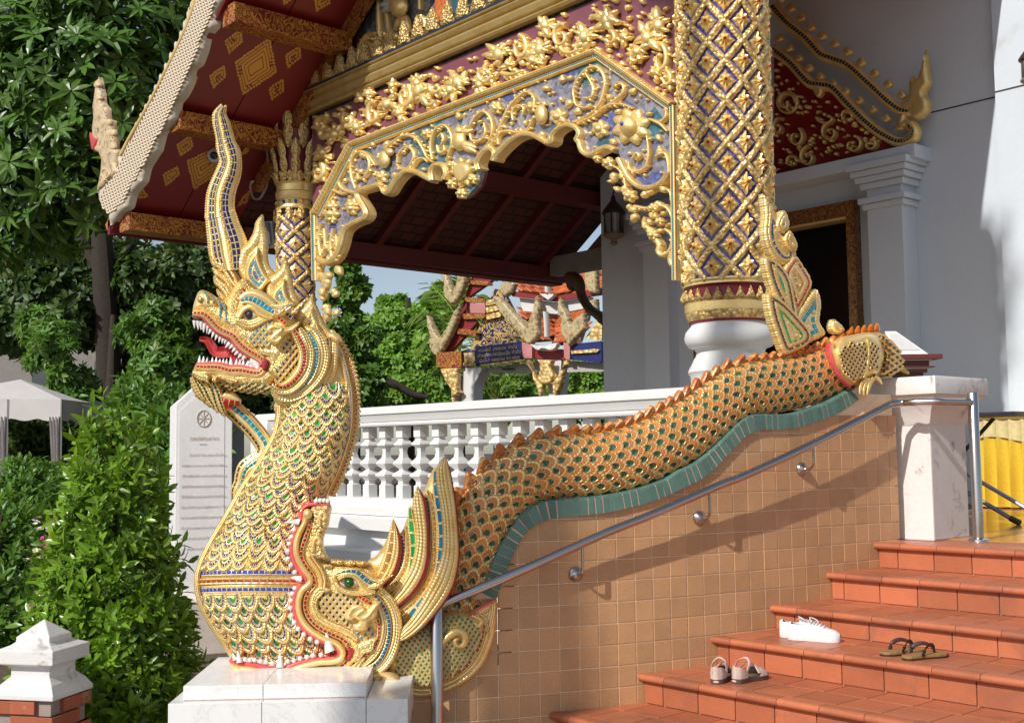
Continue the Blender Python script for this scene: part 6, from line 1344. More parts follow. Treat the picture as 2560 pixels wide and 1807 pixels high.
for k in range(20):
    a = azL+2*PI*k/20; q = MB().ball((0, 0, 0), (0.018, 0.018, 0.022), 8, 6).mesh('jewel', jm[1 if k % 3 else 0]); put('jewel', q, colL, Matrix.Translation((cxL+pl(262)*math.cos(a), cyL+pl(262)*math.sin(a), zfL(1335))))
def feather(wd, ht, lean):
    o = [(0, 0)]+[(wd*(0.42+0.1*math.sin(i*2.2)), ht*i/9) for i in range(1, 9)]+[(0, ht)]; L = o+[(-x, z) for x, z in o[-2:0:-1]]; n = len(L)
    V = [(x, 0.012+lean*(z/ht)**2, z) for x, z in L]+[(x*0.35, 0.035+lean*(z/ht)**2, z*0.96+0.01) for x, z in L]
    return MB().add(V, [(i, (i+1) % n, (i+1) % n+n, i+n) for i in range(n)]+[tuple(range(n, 2*n)), tuple(range(n-1, -1, -1))]).mesh('capital_leaf', GOLD('capital_gold', tone=0.9, rough=0.4, bump=0.6, orn=(40, 0.8, 0.015)), 0.5)
for nf, y0, y1, wd, lean, ph, hmin in ((10, 1065, 500, 130, 0.09, 0, 0), (8, 620, 90, 150, 0.05, 0.39, 0), (14, 1070, 940, 110, 0.05, 0.2, 0)):
    me = feather(pl(wd), zfL(y1)-zfL(y0), lean)
    for k in range(nf):
        a = azL+2*PI*k/nf+ph; put('capital_leaf', me, colL, frame((cxL+pl(238)*math.cos(a), cyL+pl(238)*math.sin(a), zfL(y0)), (math.sin(a), -math.cos(a), 0), (math.cos(a), math.sin(a), 0), (0, 0, 1)))
dl = feather(pl(120), zfL(1400)-zfL(1570), 0.0)
for k in range(10):
    a = azL+2*PI*k/10+0.3; put('hanging_leaf', dl, colL, frame((cxL+pl(250)*math.cos(a), cyL+pl(250)*math.sin(a), zfL(1400)), (-math.sin(a), math.cos(a), 0), (math.cos(a), math.sin(a), 0), (0, 0, -1)))

# ---- roof: left slope seen from below, short right slope out of the frame
roof = thing('porch_roof', 'dark red porch roof with gold stencilled ceiling over the gable, seen from below', 'roof', (-36.5*U, YG, rz(-36.5*U)))
Y0, Y1 = -0.7*U, 61*U; sl = math.atan(0.696); xa, xr = -77.5*U, -36.5*U
ex = np.array([math.cos(sl), 0, math.sin(sl)]); nz = np.array([-math.sin(sl), 0, math.cos(sl)])
def slab(x0, x1, y0, y1, t0, t1, nm, mat, par=None, bev=0):
    a = np.array([x0, y0, rz(x0)]); L = (x1-x0)/math.cos(sl); b = MB()
    V = [a+ex*u+np.array([0, v, 0])+nz*w_ for w_ in (t0, t1) for u, v in ((0, 0), (L, 0), (L, y1-y0), (0, y1-y0))]
    return b.add(V, [(0, 3, 2, 1), (4, 5, 6, 7), (0, 1, 5, 4), (1, 2, 6, 5), (2, 3, 7, 6), (3, 0, 4, 7)]).obj(nm, mat, par or roof, 0)
ym = 5.6*U
slab(xa, xr, Y0+0.02, ym-0.006, 0, 0.03, 'ceiling_plank', m_darkred); slab(xa, xr, ym+0.006, YG-0.04, 0, 0.03, 'ceiling_plank', m_darkred)
t = NT('roof_underside'); br = t.n('ShaderNodeTexBrick'); br.inputs['Scale'].default_value = 1; br.inputs['Brick Width'].default_value = 0.22; br.inputs['Row Height'].default_value = 0.12; br.inputs['Mortar Size'].default_value = 0.012
br.inputs['Color1'].default_value = (0.10, 0.025, 0.015, 1); br.inputs['Color2'].default_value = (0.07, 0.018, 0.012, 1); br.inputs['Mortar'].default_value = (0.02, 0.008, 0.006, 1)
mp = t.n('ShaderNodeMapping'); mp.inputs['Rotation'].default_value = (0, 0, PI/2); t.l(t.pos(), mp.inputs[0]); t.l(mp.outputs[0], br.inputs['Vector'])
m_under = t.fin(br.outputs['Color'], 0.8, 0, t.bump(br.outputs['Fac'], -0.8, 0.02))
slab(xa, xr, YG-0.03, Y1, 0, 0.03, 'roof_lining', m_under)
m_rooftile = M('orange_roof_tile', (0.45, 0.13, 0.045), 0.6, nscale=3, namt=0.3, fine=30, famt=0.2, bump=0.4)
slab(xa-0.05, xr, Y0, Y1, 0.05, 0.14, 'roof_cover', m_rooftile)
# unseen right slope, its height and end shaped to set the hall's shadow edge
xq = -9.0*U; zq = rz(xr)-0.174*(xq-xr)
MB().prism([(xr, Y0, rz(xr)), (xr, Y0, rz(xr)+0.15), (xq, Y0, zq+0.15), (xq, Y0, zq)], (0, Y1-Y0, 0)).obj('roof_cover', m_rooftile, roof, 0)
m_wood = M('dark_red_beam', (0.125, 0.016, 0.012), 0.55, nscale=4, namt=0.3, fine=40, famt=0.15, bump=0.3)
for px_, hgt, wd in ((-53.6, 0.20, 0.24), (-64.0, 0.20, 0.24), (-75.2, 0.20, 0.26), (-43.5, 0.20, 0.24)):
    x = px_*U; z = rz(x)-0.02
    for y0, y1, mt in ((Y0+0.06, YG-0.05, m_stencil_o), (YG+0.02, Y1, m_wood)):
        MB().box((x, (y0+y1)/2, z-hgt/2), (wd, y1-y0, hgt)).obj('purlin', mt, roof, 0, 0.006)
MB().box((-76.3*U, (YG+Y1)/2, rz(-76.3*U)-0.05), (0.22, Y1-YG, 0.22)).obj('eave_beam', m_wood, roof, 0)
MB().box((xa-0.03, (Y0+Y1)/2, rz(xa)+0.04), (0.06, Y1-Y0, 0.17)).obj('fascia_board', M('fascia_red', (0.16, 0.012, 0.022), 0.5, nscale=3, namt=0.4), roof, 0)
for k in range(8):
    y = YG+0.45+k*0.72; slab(xa+0.1, xr, y, y+0.09, -0.10, -0.002, 'rafter', m_wood)
slab(-70*U, xr, YG-0.14, YG-0.05, -0.14, -0.002, 'rake_board', m_stencil)
# gold stencils on the ceiling
mapC = PLANE((xa, 0, rz(xa)), -nz, 0.0036); Z3 = lambda L: zc(L, 0, 0, 2.3156)
t = NT('stencil_gold'); u, v = t.uv(); g_ = t.ramp(t.math('MULTIPLY', v, 3.0), [(0, 1), (.14, 1), (.16, 0), (.19, 0), (.21, 1), (.33, 1), (.35, 0), (.385, 0), (.405, 1), (.55, 1), (.57, 0), (.60, 0), (.62, 1), (.8, 1), (.82, 0), (.86, 0), (.88, 1)], 'CONSTANT')
lb = t.math('GREATER_THAN', t.math('ABSOLUTE', t.math('SUBTRACT', t.math('FRACT', t.math('DIVIDE', u, 9.0)), 0.5)), 0.09)
f = t.math('MULTIPLY', g_, t.math('MAXIMUM', lb, t.math('GREATER_THAN', v, 0.13))); m_sten = t.fin(t.mix(f, (0.19, 0.008, 0.010), (0.60, 0.32, 0.06)), 0.42, t.math('MULTIPLY', f, 0.3))
def stencil(L, serr=(3.5, 9)): inflate('gold_stencil', Z3(L), roof, m_sten, 1.2, lambda d, P: 0*d, 4.0, 1.0, closed_spl=False, serr=serr, mapf=mapC)
for L in ([(1562,212),(1602,420),(1405,552),(1357,360)], [(1395,163),(1406,240),(1325,316),(1300,235)], [(1297,373),(1311,440),(1234,516),(1209,438)], [(1735,258),(1746,330),(1664,400),(1649,320)], [(1640,453),(1646,525),(1570,586),(1555,510)],
          [(1250,850),(1290,890),(1290,985),(1122,1100),(1078,930)], [(1100,777),(1122,850),(1044,907),(1019,840)], [(1028,957),(1041,1012),(960,1079),(939,1010)], [(1437,838),(1442,880),(1370,910)], [(1912,-60),(1912,20),(1830,70),(1816,0)], [(1720,-90),(1722,-20),(1640,30),(1630,-40)],
          [(1550,-420),(1600,-210),(1760,-330),(1800,-180),(1830,-120),(1640,-60)][0:0] or [(1262,135),(1285,140),(1270,165),(1250,160)], [(1110,430),(1150,450),(1130,490),(1100,480)], [(790,1100),(830,1090),(860,1140),(800,1150)], [(1450,1100),(1400,1140),(1370,1200),(1430,1170)]):
    if len(L) > 2: stencil(L)
# bargeboard: scaled naga running down the verge, rearing at its foot
barge = thing('bargeboard', 'pale glass scaled serpent bargeboard with rearing head at the roof edge against trees', 'bargeboard', tuple(hY(300, 540, Y0)))
mapB = PLANE((0, Y0, 0), (0, -1, 0), 0.0036)
m_barge = M('pale_mosaic', (0.58, 0.50, 0.40), 0.42, nscale=6, namt=0.15, fine=50, famt=0.2, bump=0.3)
bscl = SCALE_MAT('bargeboard_scale', [(.34, ('p', (0.10, 0.075, 0.05))), (.56, ('p', (0.40, 0.25, 0.09))), (.80, ('p', (0.70, 0.65, 0.58))), (1.0, ('p', (0.46, 0.33, 0.18)))], 9, rnd=0.35)
bpoly = Z3([(1150,-120),(1130,0),(1095,100),(1062,200),(1000,340),(930,490),(850,640),(782,770),(742,830),(712,900),(695,960),(680,990),(640,1010),(620,1060),(570,1090),(572,1150),(600,1215),(630,1240),(640,1312),(690,1240),(720,1215),(740,1200),(760,1120),(800,1075),(822,1050),(840,970),(880,905),(905,870),(930,770),(965,730),(1000,690),(1020,590),(1055,550),(1085,490),(1100,400),(1140,370),(1170,290),(1190,200),(1235,150),(1240,80),(1285,0),(1300,-120)])
inflate('board', bpoly, barge, m_barge, 0, dome(8, 8), 7, 22, closed_spl=False, mapf=mapB)
ins = [p for p in bpoly]; c_ = np.mean(bpoly, 0)
patch('mosaic_scales', Z3([(1150,-60),(1085,180),(1010,360),(860,660),(720,940),(640,1060),(600,1150),(640,1240),(720,1170),(790,1040),(860,920),(950,740),(1010,620),(1090,440),(1160,270),(1230,100),(1275,-60)]), barge, bscl, 9.5, 9, (-0.45, 1), 1.35, mapB)
band('board_ridge', Z3([(1165,-60),(1120,100),(1040,290),(890,590),(770,800),(715,905)]), 3.5, barge, GOLD('dull_gold', tone=0.7, metal=0.2, rough=0.5), 9, 6, 10, 5, 8, mapf=mapB)
for k in range(17):
    t_ = k/16; p = np.array(Z3([(1140-t_*445, 20+t_*890-60*math.sin(PI*t_)*0)])[0]); p = np.array(Z3([(np.interp(t_, [0, .25, .6, .85, 1], [1140, 1055, 890, 780, 700]), np.interp(t_, [0, .25, .6, .85, 1], [-20, 210, 560, 770, 930]))])[0])
    inflate('board_fin', [p+(2, 14), p+(-7, 4), p+(-5, -14), p+(1, -6), p+(6, 4)], barge, m_barge, 0, dome(5, 4), 3, 10, mapf=mapB, smooth_in=2)
inflate('serpent_neck', Z3([(575,1120),(600,1000),(605,930),(590,890),(565,880),(552,850),(575,840),(552,800),(550,740),(558,690),(553,620),(562,560),(570,500),(582,448),(592,500),(604,545),(606,600),(634,632),(634,690),(664,700),(660,760),(684,790),(678,850),(694,880),(688,950),(700,1000),(650,1060)]), barge, M('weathered_gold_carving', (0.56, 0.43, 0.26), 0.45, nscale=9, namt=0.2, fine=30, famt=0.25, bump=0.7, bdist=0.012, dirt=((0.20, 0.13, 0.07), 14, 0.52, 0.62)), 6, dome(12, 12), 3, 14, closed_spl=False, mapf=mapB)
for x, y, r, a in ((585,600,26,90),(600,680,24,70),(630,740,24,60),(655,800,24,60),(660,880,24,70),(600,760,20,100),(580,520,22,88)): leaf(Z3, (x, y), r, a, 'crest_leaf', 12, 0.4, barge, mapB, M('pale_gold_carving', (0.55, 0.40, 0.22), 0.5, nscale=12, namt=0.3, bump=0.5))
inflate('serpent_mouth', Z3([(547,770),(575,800),(605,810),(590,840),(570,880),(555,850)]), barge, M('mouth_red', (0.50, 0.06, 0.06), 0.4), 16, dome(5, 5), 3, 6, mapf=mapB)
S([(640,1050),(620,1010),(640,985),(665,1010),(650,1040),(640,1020)], Z3, 3, 2.5, 12, 'neck_curl', M('pale_gold_carving', (0,0,0)), barge, mapB)
# camera, conduit and floodlight under the eave
cam_o = thing('security_camera', 'small white round camera fixed to the stencilled red ceiling', 'camera', tuple(mapC([(535, 389)])[0]))
p = mapC([(535, 389)])[0]; q = MB().lathe([(0.085, 0), (0.085, 0.02), (0.07, 0.10), (0.06, 0.105)], seg=20).mesh('housing', M('camera_white', (0.5, 0.52, 0.52), 0.4)); 
zv = (CAM-p)/np.linalg.norm(CAM-p); xv = np.cross((0, 0, 1), zv); xv /= np.linalg.norm(xv); yv = np.cross(zv, xv)
put('housing', q, cam_o, frame(p-zv*0.02, xv, yv, zv)); put('lens', MB().ball((0, 0, 0.10), (0.045, 0.045, 0.03), 14, 8).mesh('lens', eye_dark), cam_o, frame(p-zv*0.02, xv, yv, zv))
cw = [mapC([z], 10+8*i)[0] for i, z in enumerate(HC([(1040,560),(1045,760),(1050,880),(1010,1040),(940,1150),(880,1175),(810,1140),(760,1020),(750,900),(765,840)]))]
tag(MB().tube(spl(np.array(cw), 5), 0.014, 8).obj('conduit', M('grey_conduit', (0.38, 0.33, 0.32), 0.5), None), 'grey conduit loop hanging below the stencilled ceiling', 'cable')
fl = thing('floodlight', 'grey floodlight mounted beside the slim mosaic column', 'lamp', tuple(hY(676, 590, YG-0.1)))
a = hY(672, 588, YG-0.15); MB().box(a, (0.20, 0.14, 0.30), R=Matrix.Rotation(0.5, 3, 'Z') @ Matrix.Rotation(0.2, 3, 'X')).obj('housing', M('floodlight_grey', (0.30, 0.32, 0.34), 0.4), fl, 0, 0.015)
MB().box(a+[0.05, -0.09, 0], (0.15, 0.02, 0.24), R=Matrix.Rotation(0.5, 3, 'Z') @ Matrix.Rotation(0.2, 3, 'X')).obj('glass', M('lamp_glass', (0.10, 0.12, 0.14), 0.1, bump=0), fl, 0)
# ================================================================ HALL behind the porch
FZ = lambda L: zc(L, 1600, 0, 1.621)
YH = 55*U; Fl = zt(2.95)
fx = lambda x, y, Y=YH: hY(*FZ([(x, y)])[0], Y)[0]
fz = lambda x, y, Y=YH: hY(*FZ([(x, y)])[0], Y)[2]
m_hall = M('hall_plaster', (0.60, 0.66, 0.73), 0.75, nscale=1.2, namt=0.06, fine=25, famt=0.05, bump=0.12, dirt=((0.45, 0.44, 0.42), 1.3, 0.62, 0.85))
hall = thing('temple_hall', 'pale grey plastered hall front with dark doorway behind the big mosaic column', 'building', (-20*U, YH, Fl))
xl = hY(1505, 700, YH)[0]; xd1 = fx(893, 900); xd0 = xd1-2.3; zd = fz(893, 815); xR = 12*U; zT = 8.5
for x0, x1, z0, z1 in ((xl, xd0, Fl-0.3, zT), (xd1, xR, Fl-0.3, zT), (xd0, xd1, zd, zT)): MB().box(((x0+x1)/2, YH+0.2, (z0+z1)/2), (x1-x0, 0.4, z1-z0)).obj('wall', m_hall, hall, 0)
MB().box((xl+0.2, YH+4, (Fl+zT)/2), (0.4, 7.2, zT-Fl)).obj('wall', m_hall, hall, 0)
x0 = hY(1622, 700, YH)[0]; MB().box(((x0+hY(1760, 700, YH)[0])/2, YH-0.05, (Fl+zT)/2), (hY(1760, 700, YH)[0]-x0, 0.10, zT-Fl)).obj('pilaster', m_hall, hall, 0)
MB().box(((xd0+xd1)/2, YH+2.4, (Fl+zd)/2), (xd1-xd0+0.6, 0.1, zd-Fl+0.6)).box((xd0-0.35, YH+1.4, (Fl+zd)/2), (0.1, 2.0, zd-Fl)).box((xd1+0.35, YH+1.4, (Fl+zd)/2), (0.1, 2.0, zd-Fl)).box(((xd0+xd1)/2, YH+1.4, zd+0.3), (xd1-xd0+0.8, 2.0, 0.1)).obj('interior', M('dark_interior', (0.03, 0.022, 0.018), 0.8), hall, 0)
fw = 0.10; b = kranok('door_frame_gold', (0.10, 0.02, 0.01), (0.40, 0.21, 0.05), 13.0)
for x in (xd0+fw/2, xd1-fw/2): MB().box((x, YH+0.02, (Fl+zd)/2), (fw, 0.30, zd-Fl)).obj('door_frame', b, hall, 0)
MB().box(((xd0+xd1)/2, YH+0.018, zd-fw*0.9), (xd1-xd0-2*fw-0.004, 0.29, fw*1.8)).obj('door_frame', b, hall, 0)
MB().box(((xd0+xd1)/2, YH-0.05, zd-fw*1.85), (xd1-xd0-2*fw, 0.16, 0.03)).obj('door_frame_bead', gold, hall, 0)
# projecting surround: pilaster, capital, lintel
PD = 0.34; YL = YH-PD
lz1, lz0 = fz(1110, 580, YL), fz(1105, 637, YL); lx1 = fx(1113, 600, YL)
xc = (xd0+xd1)/2; lx0 = 2*xc-lx1
MB().box(((lx0+lx1)/2, YH-PD/2, (lz0+lz1)/2), (lx1-lx0, PD, lz1-lz0)).obj('lintel', m_hall, hall, 0, 0.008)
px0, px1 = fx(922, 900, YL+0.06), fx(1064, 900, YL+0.06)
for sgn in (1, -1):
    a, c = (px0, px1) if sgn > 0 else (2*xc-px1, 2*xc-px0)
    MB().box(((a+c)/2, YH-PD/2+0.03, (Fl+lz0)/2), (c-a, PD-0.06, lz0-Fl)).obj('door_pilaster', m_hall, hall, 0, 0.006)
    for y0, y1, e in ((637, 665, 0.15), (665, 690, 0.12), (690, 715, 0.09), (715, 742, 0.05), (776, 800, 0.07), (800, 826, 0.035)):
        za, zb = fz(1050, y1, YL), fz(1050, y0, YL)
        MB().box(((a+c)/2, YH-PD/2-e/2+0.03, (za+zb)/2), (c-a+2*e, PD-0.06+e, zb-za-0.004)).obj('capital_moulding', m_hall, hall, 0, 0.008)
xs1 = fx(1440, 400, YH-0.12)
MB().box(((xs1+xR)/2, YH-0.06, (Fl+zT)/2), (xR-xs1, 0.12, zT-Fl)).obj('end_pilaster', m_hall, hall, 0)
m_crack = M('wall_crack', (0.05, 0.05, 0.05), 0.9)
a, c = fx(1180, 460), fx(1438, 397); z_ = fz(1300, 428); MB().box(((a+c)/2, YH-0.002, z_), (c-a, 0.006, 0.014)).obj('wall_joint', m_crack, hall, 0)
a, c = xs1, fx(1540, 348, YH-0.12); z_ = fz(1490, 362, YH-0.12); MB().box(((a+c)/2+0.2, YH-0.122, z_), (c-a+0.4, 0.006, 0.014)).obj('wall_joint', m_crack, hall, 0)
# beam from the eave to the hall
pA = hY(1405, 665, 58*U); MB().box(((pA[0]+xl)/2, 58*U, pA[2]), (xl-pA[0]+0.3, 0.2, 0.27)).obj('tie_beam', M('grey_timber', (0.26, 0.24, 0.22), 0.7), hall, 0)
# carved pediment over the door
ped = thing('door_pediment', 'dark red pediment with gilt scrolls framed by stepped gold serpents over the doorway', 'pediment', (xc, YH-0.2, lz1))
mapH = PLANE((0, YH-0.20, 0), (0, -1, 0), 0.0042)
inflate('board', FZ([(540,180),(640,280),(700,352),(780,380),(860,440),(950,535),(1050,590),(800,650),(540,712)]), ped, m_darkred, -4, lambda d, P: 0*d, 14, 10, closed_spl=False, mapf=mapH)
dgold = GOLD('pediment_gold', tone=0.85, rough=0.4, red=0.6, bump=0.6)  # slightly darker, redder gold of the door pediment
fr_m = STRIPE('pediment_frame', [(.25, 'g'), (.6, (0.03, 0.05, 0.04)), (1, 'g')], 1.0, 8)
for L in ([(545,30),(600,95),(680,160),(740,225),(790,245),(850,270),(930,340),(1000,405),(1060,450),(1100,455),(1110,440)], [(545,205),(620,262),(690,338),(740,350),(790,362),(850,425),(930,505),(1000,555),(1060,580),(1105,565),(1118,535),(1100,505)]):
    band('frame_roll', FZ(L), 13, ped, fr_m, 6, 12, 10, 7, 6, mapf=mapH)
def sh_leaf(c, r, a, n0=8, nm='leaf', wd=0.4): leaf(FZ, c, r, a, nm, n0, wd, ped, mapH, dgold)
for k in range(11):
    t_ = k/10; x = np.interp(t_, [0, .35, .6, 1], [560, 700, 830, 1050]); y = np.interp(t_, [0, .35, .6, 1], [30, 165, 245, 420]); sh_leaf((x+12, y-14), 24, 80, nm='cresting_leaf', wd=0.6)
    y = np.interp(t_, [0, .35, .6, 1], [185, 325, 400, 545]); sh_leaf((x+5, y-10), 22, 80, nm='cresting_leaf', wd=0.6)
inflate('serpent_head', FZ([(1060,430),(1095,400),(1100,330),(1112,310),(1125,330),(1150,270),(1158,215),(1165,210),(1172,280),(1180,340),(1160,380),(1178,420),(1170,460),(1130,488),(1100,470)]), ped, dgold, 6, dome(12, 10), 3.5, 12, serr=(3, 8), mapf=mapH)
band('serpent_coil', FZ([(1075,470,8),(1068,510,9),(1090,500,9),(1112,520,9),(1108,560,9),(1070,580,7)]), 8, ped, dgold, 8, 10, 8, 7, 4, mapf=mapH)
inflate('serpent_head', FZ([(700,340),(735,330),(750,370),(735,400),(715,385)]), ped, dgold, 8, dome(8, 6), 3, 10, mapf=mapH)
for c, rx, ry, a0, tn in (((600, 420), 40, 45, 0, 1.0), ((690, 640), 35, 45, 90, 1.1), ((640, 560), 30, 40, 60, -1.1), ((780, 540), 38, 42, 90, 1.1), ((770, 480), 45, 30, 180, 0.6), ((870, 590), 38, 36, 60, -1.0), ((940, 590), 28, 24, 60, -1.0), ((840, 480), 30, 40, 0, 0.6), ((620, 660), 25, 30, 0, 1.0), ((570, 520), 25, 40, 60, 1.0)):
    curl(FZ, c, rx, ry, a0, tn, 4.5, ped, mapH, dgold)
rr_ = random.Random(5)
for k in range(34):
    x = rr_.uniform(560, 960); lo_ = 705-(x-550)*0.235; hi_ = np.interp(x, [540, 700, 860, 1040], [260, 400, 480, 590]); 
    if lo_-hi_ > 30: sh_leaf((x, rr_.uniform(hi_+10, lo_-15)), rr_.uniform(10, 16), rr_.uniform(0, 360))
band('wheel_ring', FZ([(603+40*math.cos(a), 418+42*math.sin(a)) for a in np.linspace(0, 2*PI, 12)]), 3, ped, dgold, 6, 6, 6, 5, 4, mapf=mapH)
fill(FZ([(545,230),(640,300),(700,375),(780,400),(860,460),(950,555),(1010,585),(800,640),(545,705)]), 90, 8, random.Random(31), ped, mapH, dgold, 8, 13, 5, lambda p: random.uniform(0, 360))
# lanterns
m_iron = M('lantern_metal', (0.06, 0.045, 0.04), 0.5, 0.3)
m_lglass = M('lantern_glass', (0.25, 0.26, 0.26), 0.15)
def lantern(p, sc_, label):
    o = thing('wall_lantern', label, 'lamp', tuple(p), 'lanterns on the hall wall')
    for prof, nm, mt in (([(0.0, 0.30), (0.02, 0.28), (0.03, 0.23), (0.10, 0.14), (0.125, 0.10), (0.125, 0.085)], 'roof', m_iron), ([(0.10, 0.085), (0.085, -0.12)], 'glass', m_lglass), ([(0.11, -0.12), (0.115, -0.14), (0.07, -0.17), (0.035, -0.18), (0.03, -0.21), (0.045, -0.225), (0.0, -0.26)], 'base', M('lantern_brass', (0.22, 0.17, 0.11), 0.5))):
        MB().lathe([(r*sc_, z*sc_) for r, z in prof[::-1]], tuple(p), 12).obj(nm, mt, o, 0.6)
    for k in range(6): a = PI*k/3; MB().box((p[0]+0.098*sc_*math.cos(a), p[1]+0.098*sc_*math.sin(a), p[2]-0.015*sc_), (0.014*sc_, 0.014*sc_, 0.21*sc_)).obj('glazing_bar', m_iron, o, 0)
    MB().tube(spl(np.array([(p[0], p[1], p[2]+0.3*sc_), (p[0], p[1]+0.08, p[2]+0.42*sc_), (p[0], p[1]+0.2, p[2]+0.36*sc_), (p[0], p[1]+0.24, p[2]+0.3*sc_)]), 5), 0.012, 6).obj('bracket', m_iron, o)
lantern(hY(1534, 556, YH-0.22), 1.25, 'lantern hanging on the shaded wall seen through the arch')
lantern(hY(2578, 170, YH-0.36), 0.9, 'lantern cut by the picture edge on the bright wall at upper right')
# naga bracket at the eave corner, its shade put into the dark colour
nb = thing('eave_bracket', 'dark carved serpent bracket under the tie beam at the hall corner', 'bracket', tuple(hY(1460, 740, 57*U)))
BZ = lambda L: zc(L, 1060, 650, 2.567); mapK = PLANE((0, 57*U, 0), (0, -1, 0), 0.0045)
inflate('carving', BZ([(910,90),(935,75),(985,95),(1010,150),(1015,210),(1045,270),(1085,310),(1140,345),(1150,420),(1090,370),(1040,330),(1000,270),(975,200),(955,170),(945,200),(925,180),(908,130)]), nb, M('shaded_gilt_wood', (0.10, 0.06, 0.03), 0.5, nscale=8, namt=0.4, bump=0.4), 0, dome(14, 10), 4, 16, mapf=mapK)

# ================================================================ GARDEN AND BACKGROUND
def leafmat(name, base, trans=0.35, rough=0.4, var=0.35):
    t = NT(name); f = t.noise(2.2, 2); r = t.n('ShaderNodeAttribute'); r.attribute_name = 'tint'
    u_, v_ = t.uv()
    k = t.math('ADD', t.math('MULTIPLY_ADD', u_, var*2, 1-var), t.math('MULTIPLY_ADD', f, 0.5, -0.25))
    vs = t.n('ShaderNodeVectorMath', operation='SCALE'); vs.inputs[0].default_value = base; t.l(k, vs.inputs['Scale'])
    warm = t.mix(t.math('MULTIPLY', v_, 0.45), vs.outputs[0], (base[0]*2.1, base[1]*1.35, base[2]*0.8))
    t.fin(warm, rough); t.b.inputs['Specular IOR Level'].default_value = 0.5
    tr = t.n('ShaderNodeBsdfTranslucent'); t.l(t.mix(0.5, warm, (base[0]*2.2, base[1]*1.9, base[2]*0.6)), tr.inputs[0])
    mx = t.n('ShaderNodeMixShader'); mx.inputs[0].default_value = trans; t.l(t.b.outputs[0], mx.inputs[1]); t.l(tr.outputs[0], mx.inputs[2]); t.l(mx.outputs[0], t.out.inputs[0])
    MATS[name] = t.mat; return t.mat
def leaf_quads(L, wd, fold=0.25, droop=0.25, base=0.0):
    """one leaf along +x: 2 x 3 faces folded along the midrib"""
    xs = [0, 0.35*L, 0.75*L, L]; ws = [0.06, 0.5, 0.36, 0.0]; V = []
    for x, w_ in zip(xs, ws):
        z = -droop*L*(x/L)**2
        V += [(x+base, -w_*wd, z+fold*w_*wd), (x+base, 0, z), (x+base, w_*wd, z+fold*w_*wd)]
    F = [(i*3+a, i*3+a+1, i*3+a+4, i*3+a+3) for i in range(3) for a in (0, 1)]
    return np.array(V), F
def rotm(yaw, pitch, roll=0.0):
    return np.array(Matrix.Rotation(yaw, 3, 'Z') @ Matrix.Rotation(pitch, 3, 'Y') @ Matrix.Rotation(roll, 3, 'X'))
def rosette(n, L, wd, pitch, rs):
    V, F = [], []
    for k in range(n):
        v, f = leaf_quads(L*rs.uniform(0.8, 1.1), wd, 0.25, rs.uniform(0.1, 0.4), 0.06*L); R = rotm(2*PI*k/n+rs.uniform(-.2, .2), -pitch+rs.uniform(-.25, .25), rs.uniform(-.3, .3))
        F += [tuple(i+len(V) for i in q) for q in f]; V += list(v @ R.T)
    return np.array(V), F
def sprig(n, L, wd, rs):
    """leaves alternating up a short shoot along +z"""
    V, F = [], []
    for k in range(n):
        v, f = leaf_quads(L*rs.uniform(0.75, 1.1), wd, 0.3, rs.uniform(0.0, 0.35), 0.04*L); h = L*1.3*(k/n); R = rotm(k*2.4+rs.uniform(-.3, .3), -0.35-0.8*(k/n)+rs.uniform(-.2, .2), rs.uniform(-.3, .3))
        F += [tuple(i+len(V) for i in q) for q in f]; V += list(v @ R.T+[0, 0, h])
    return np.array(V), F
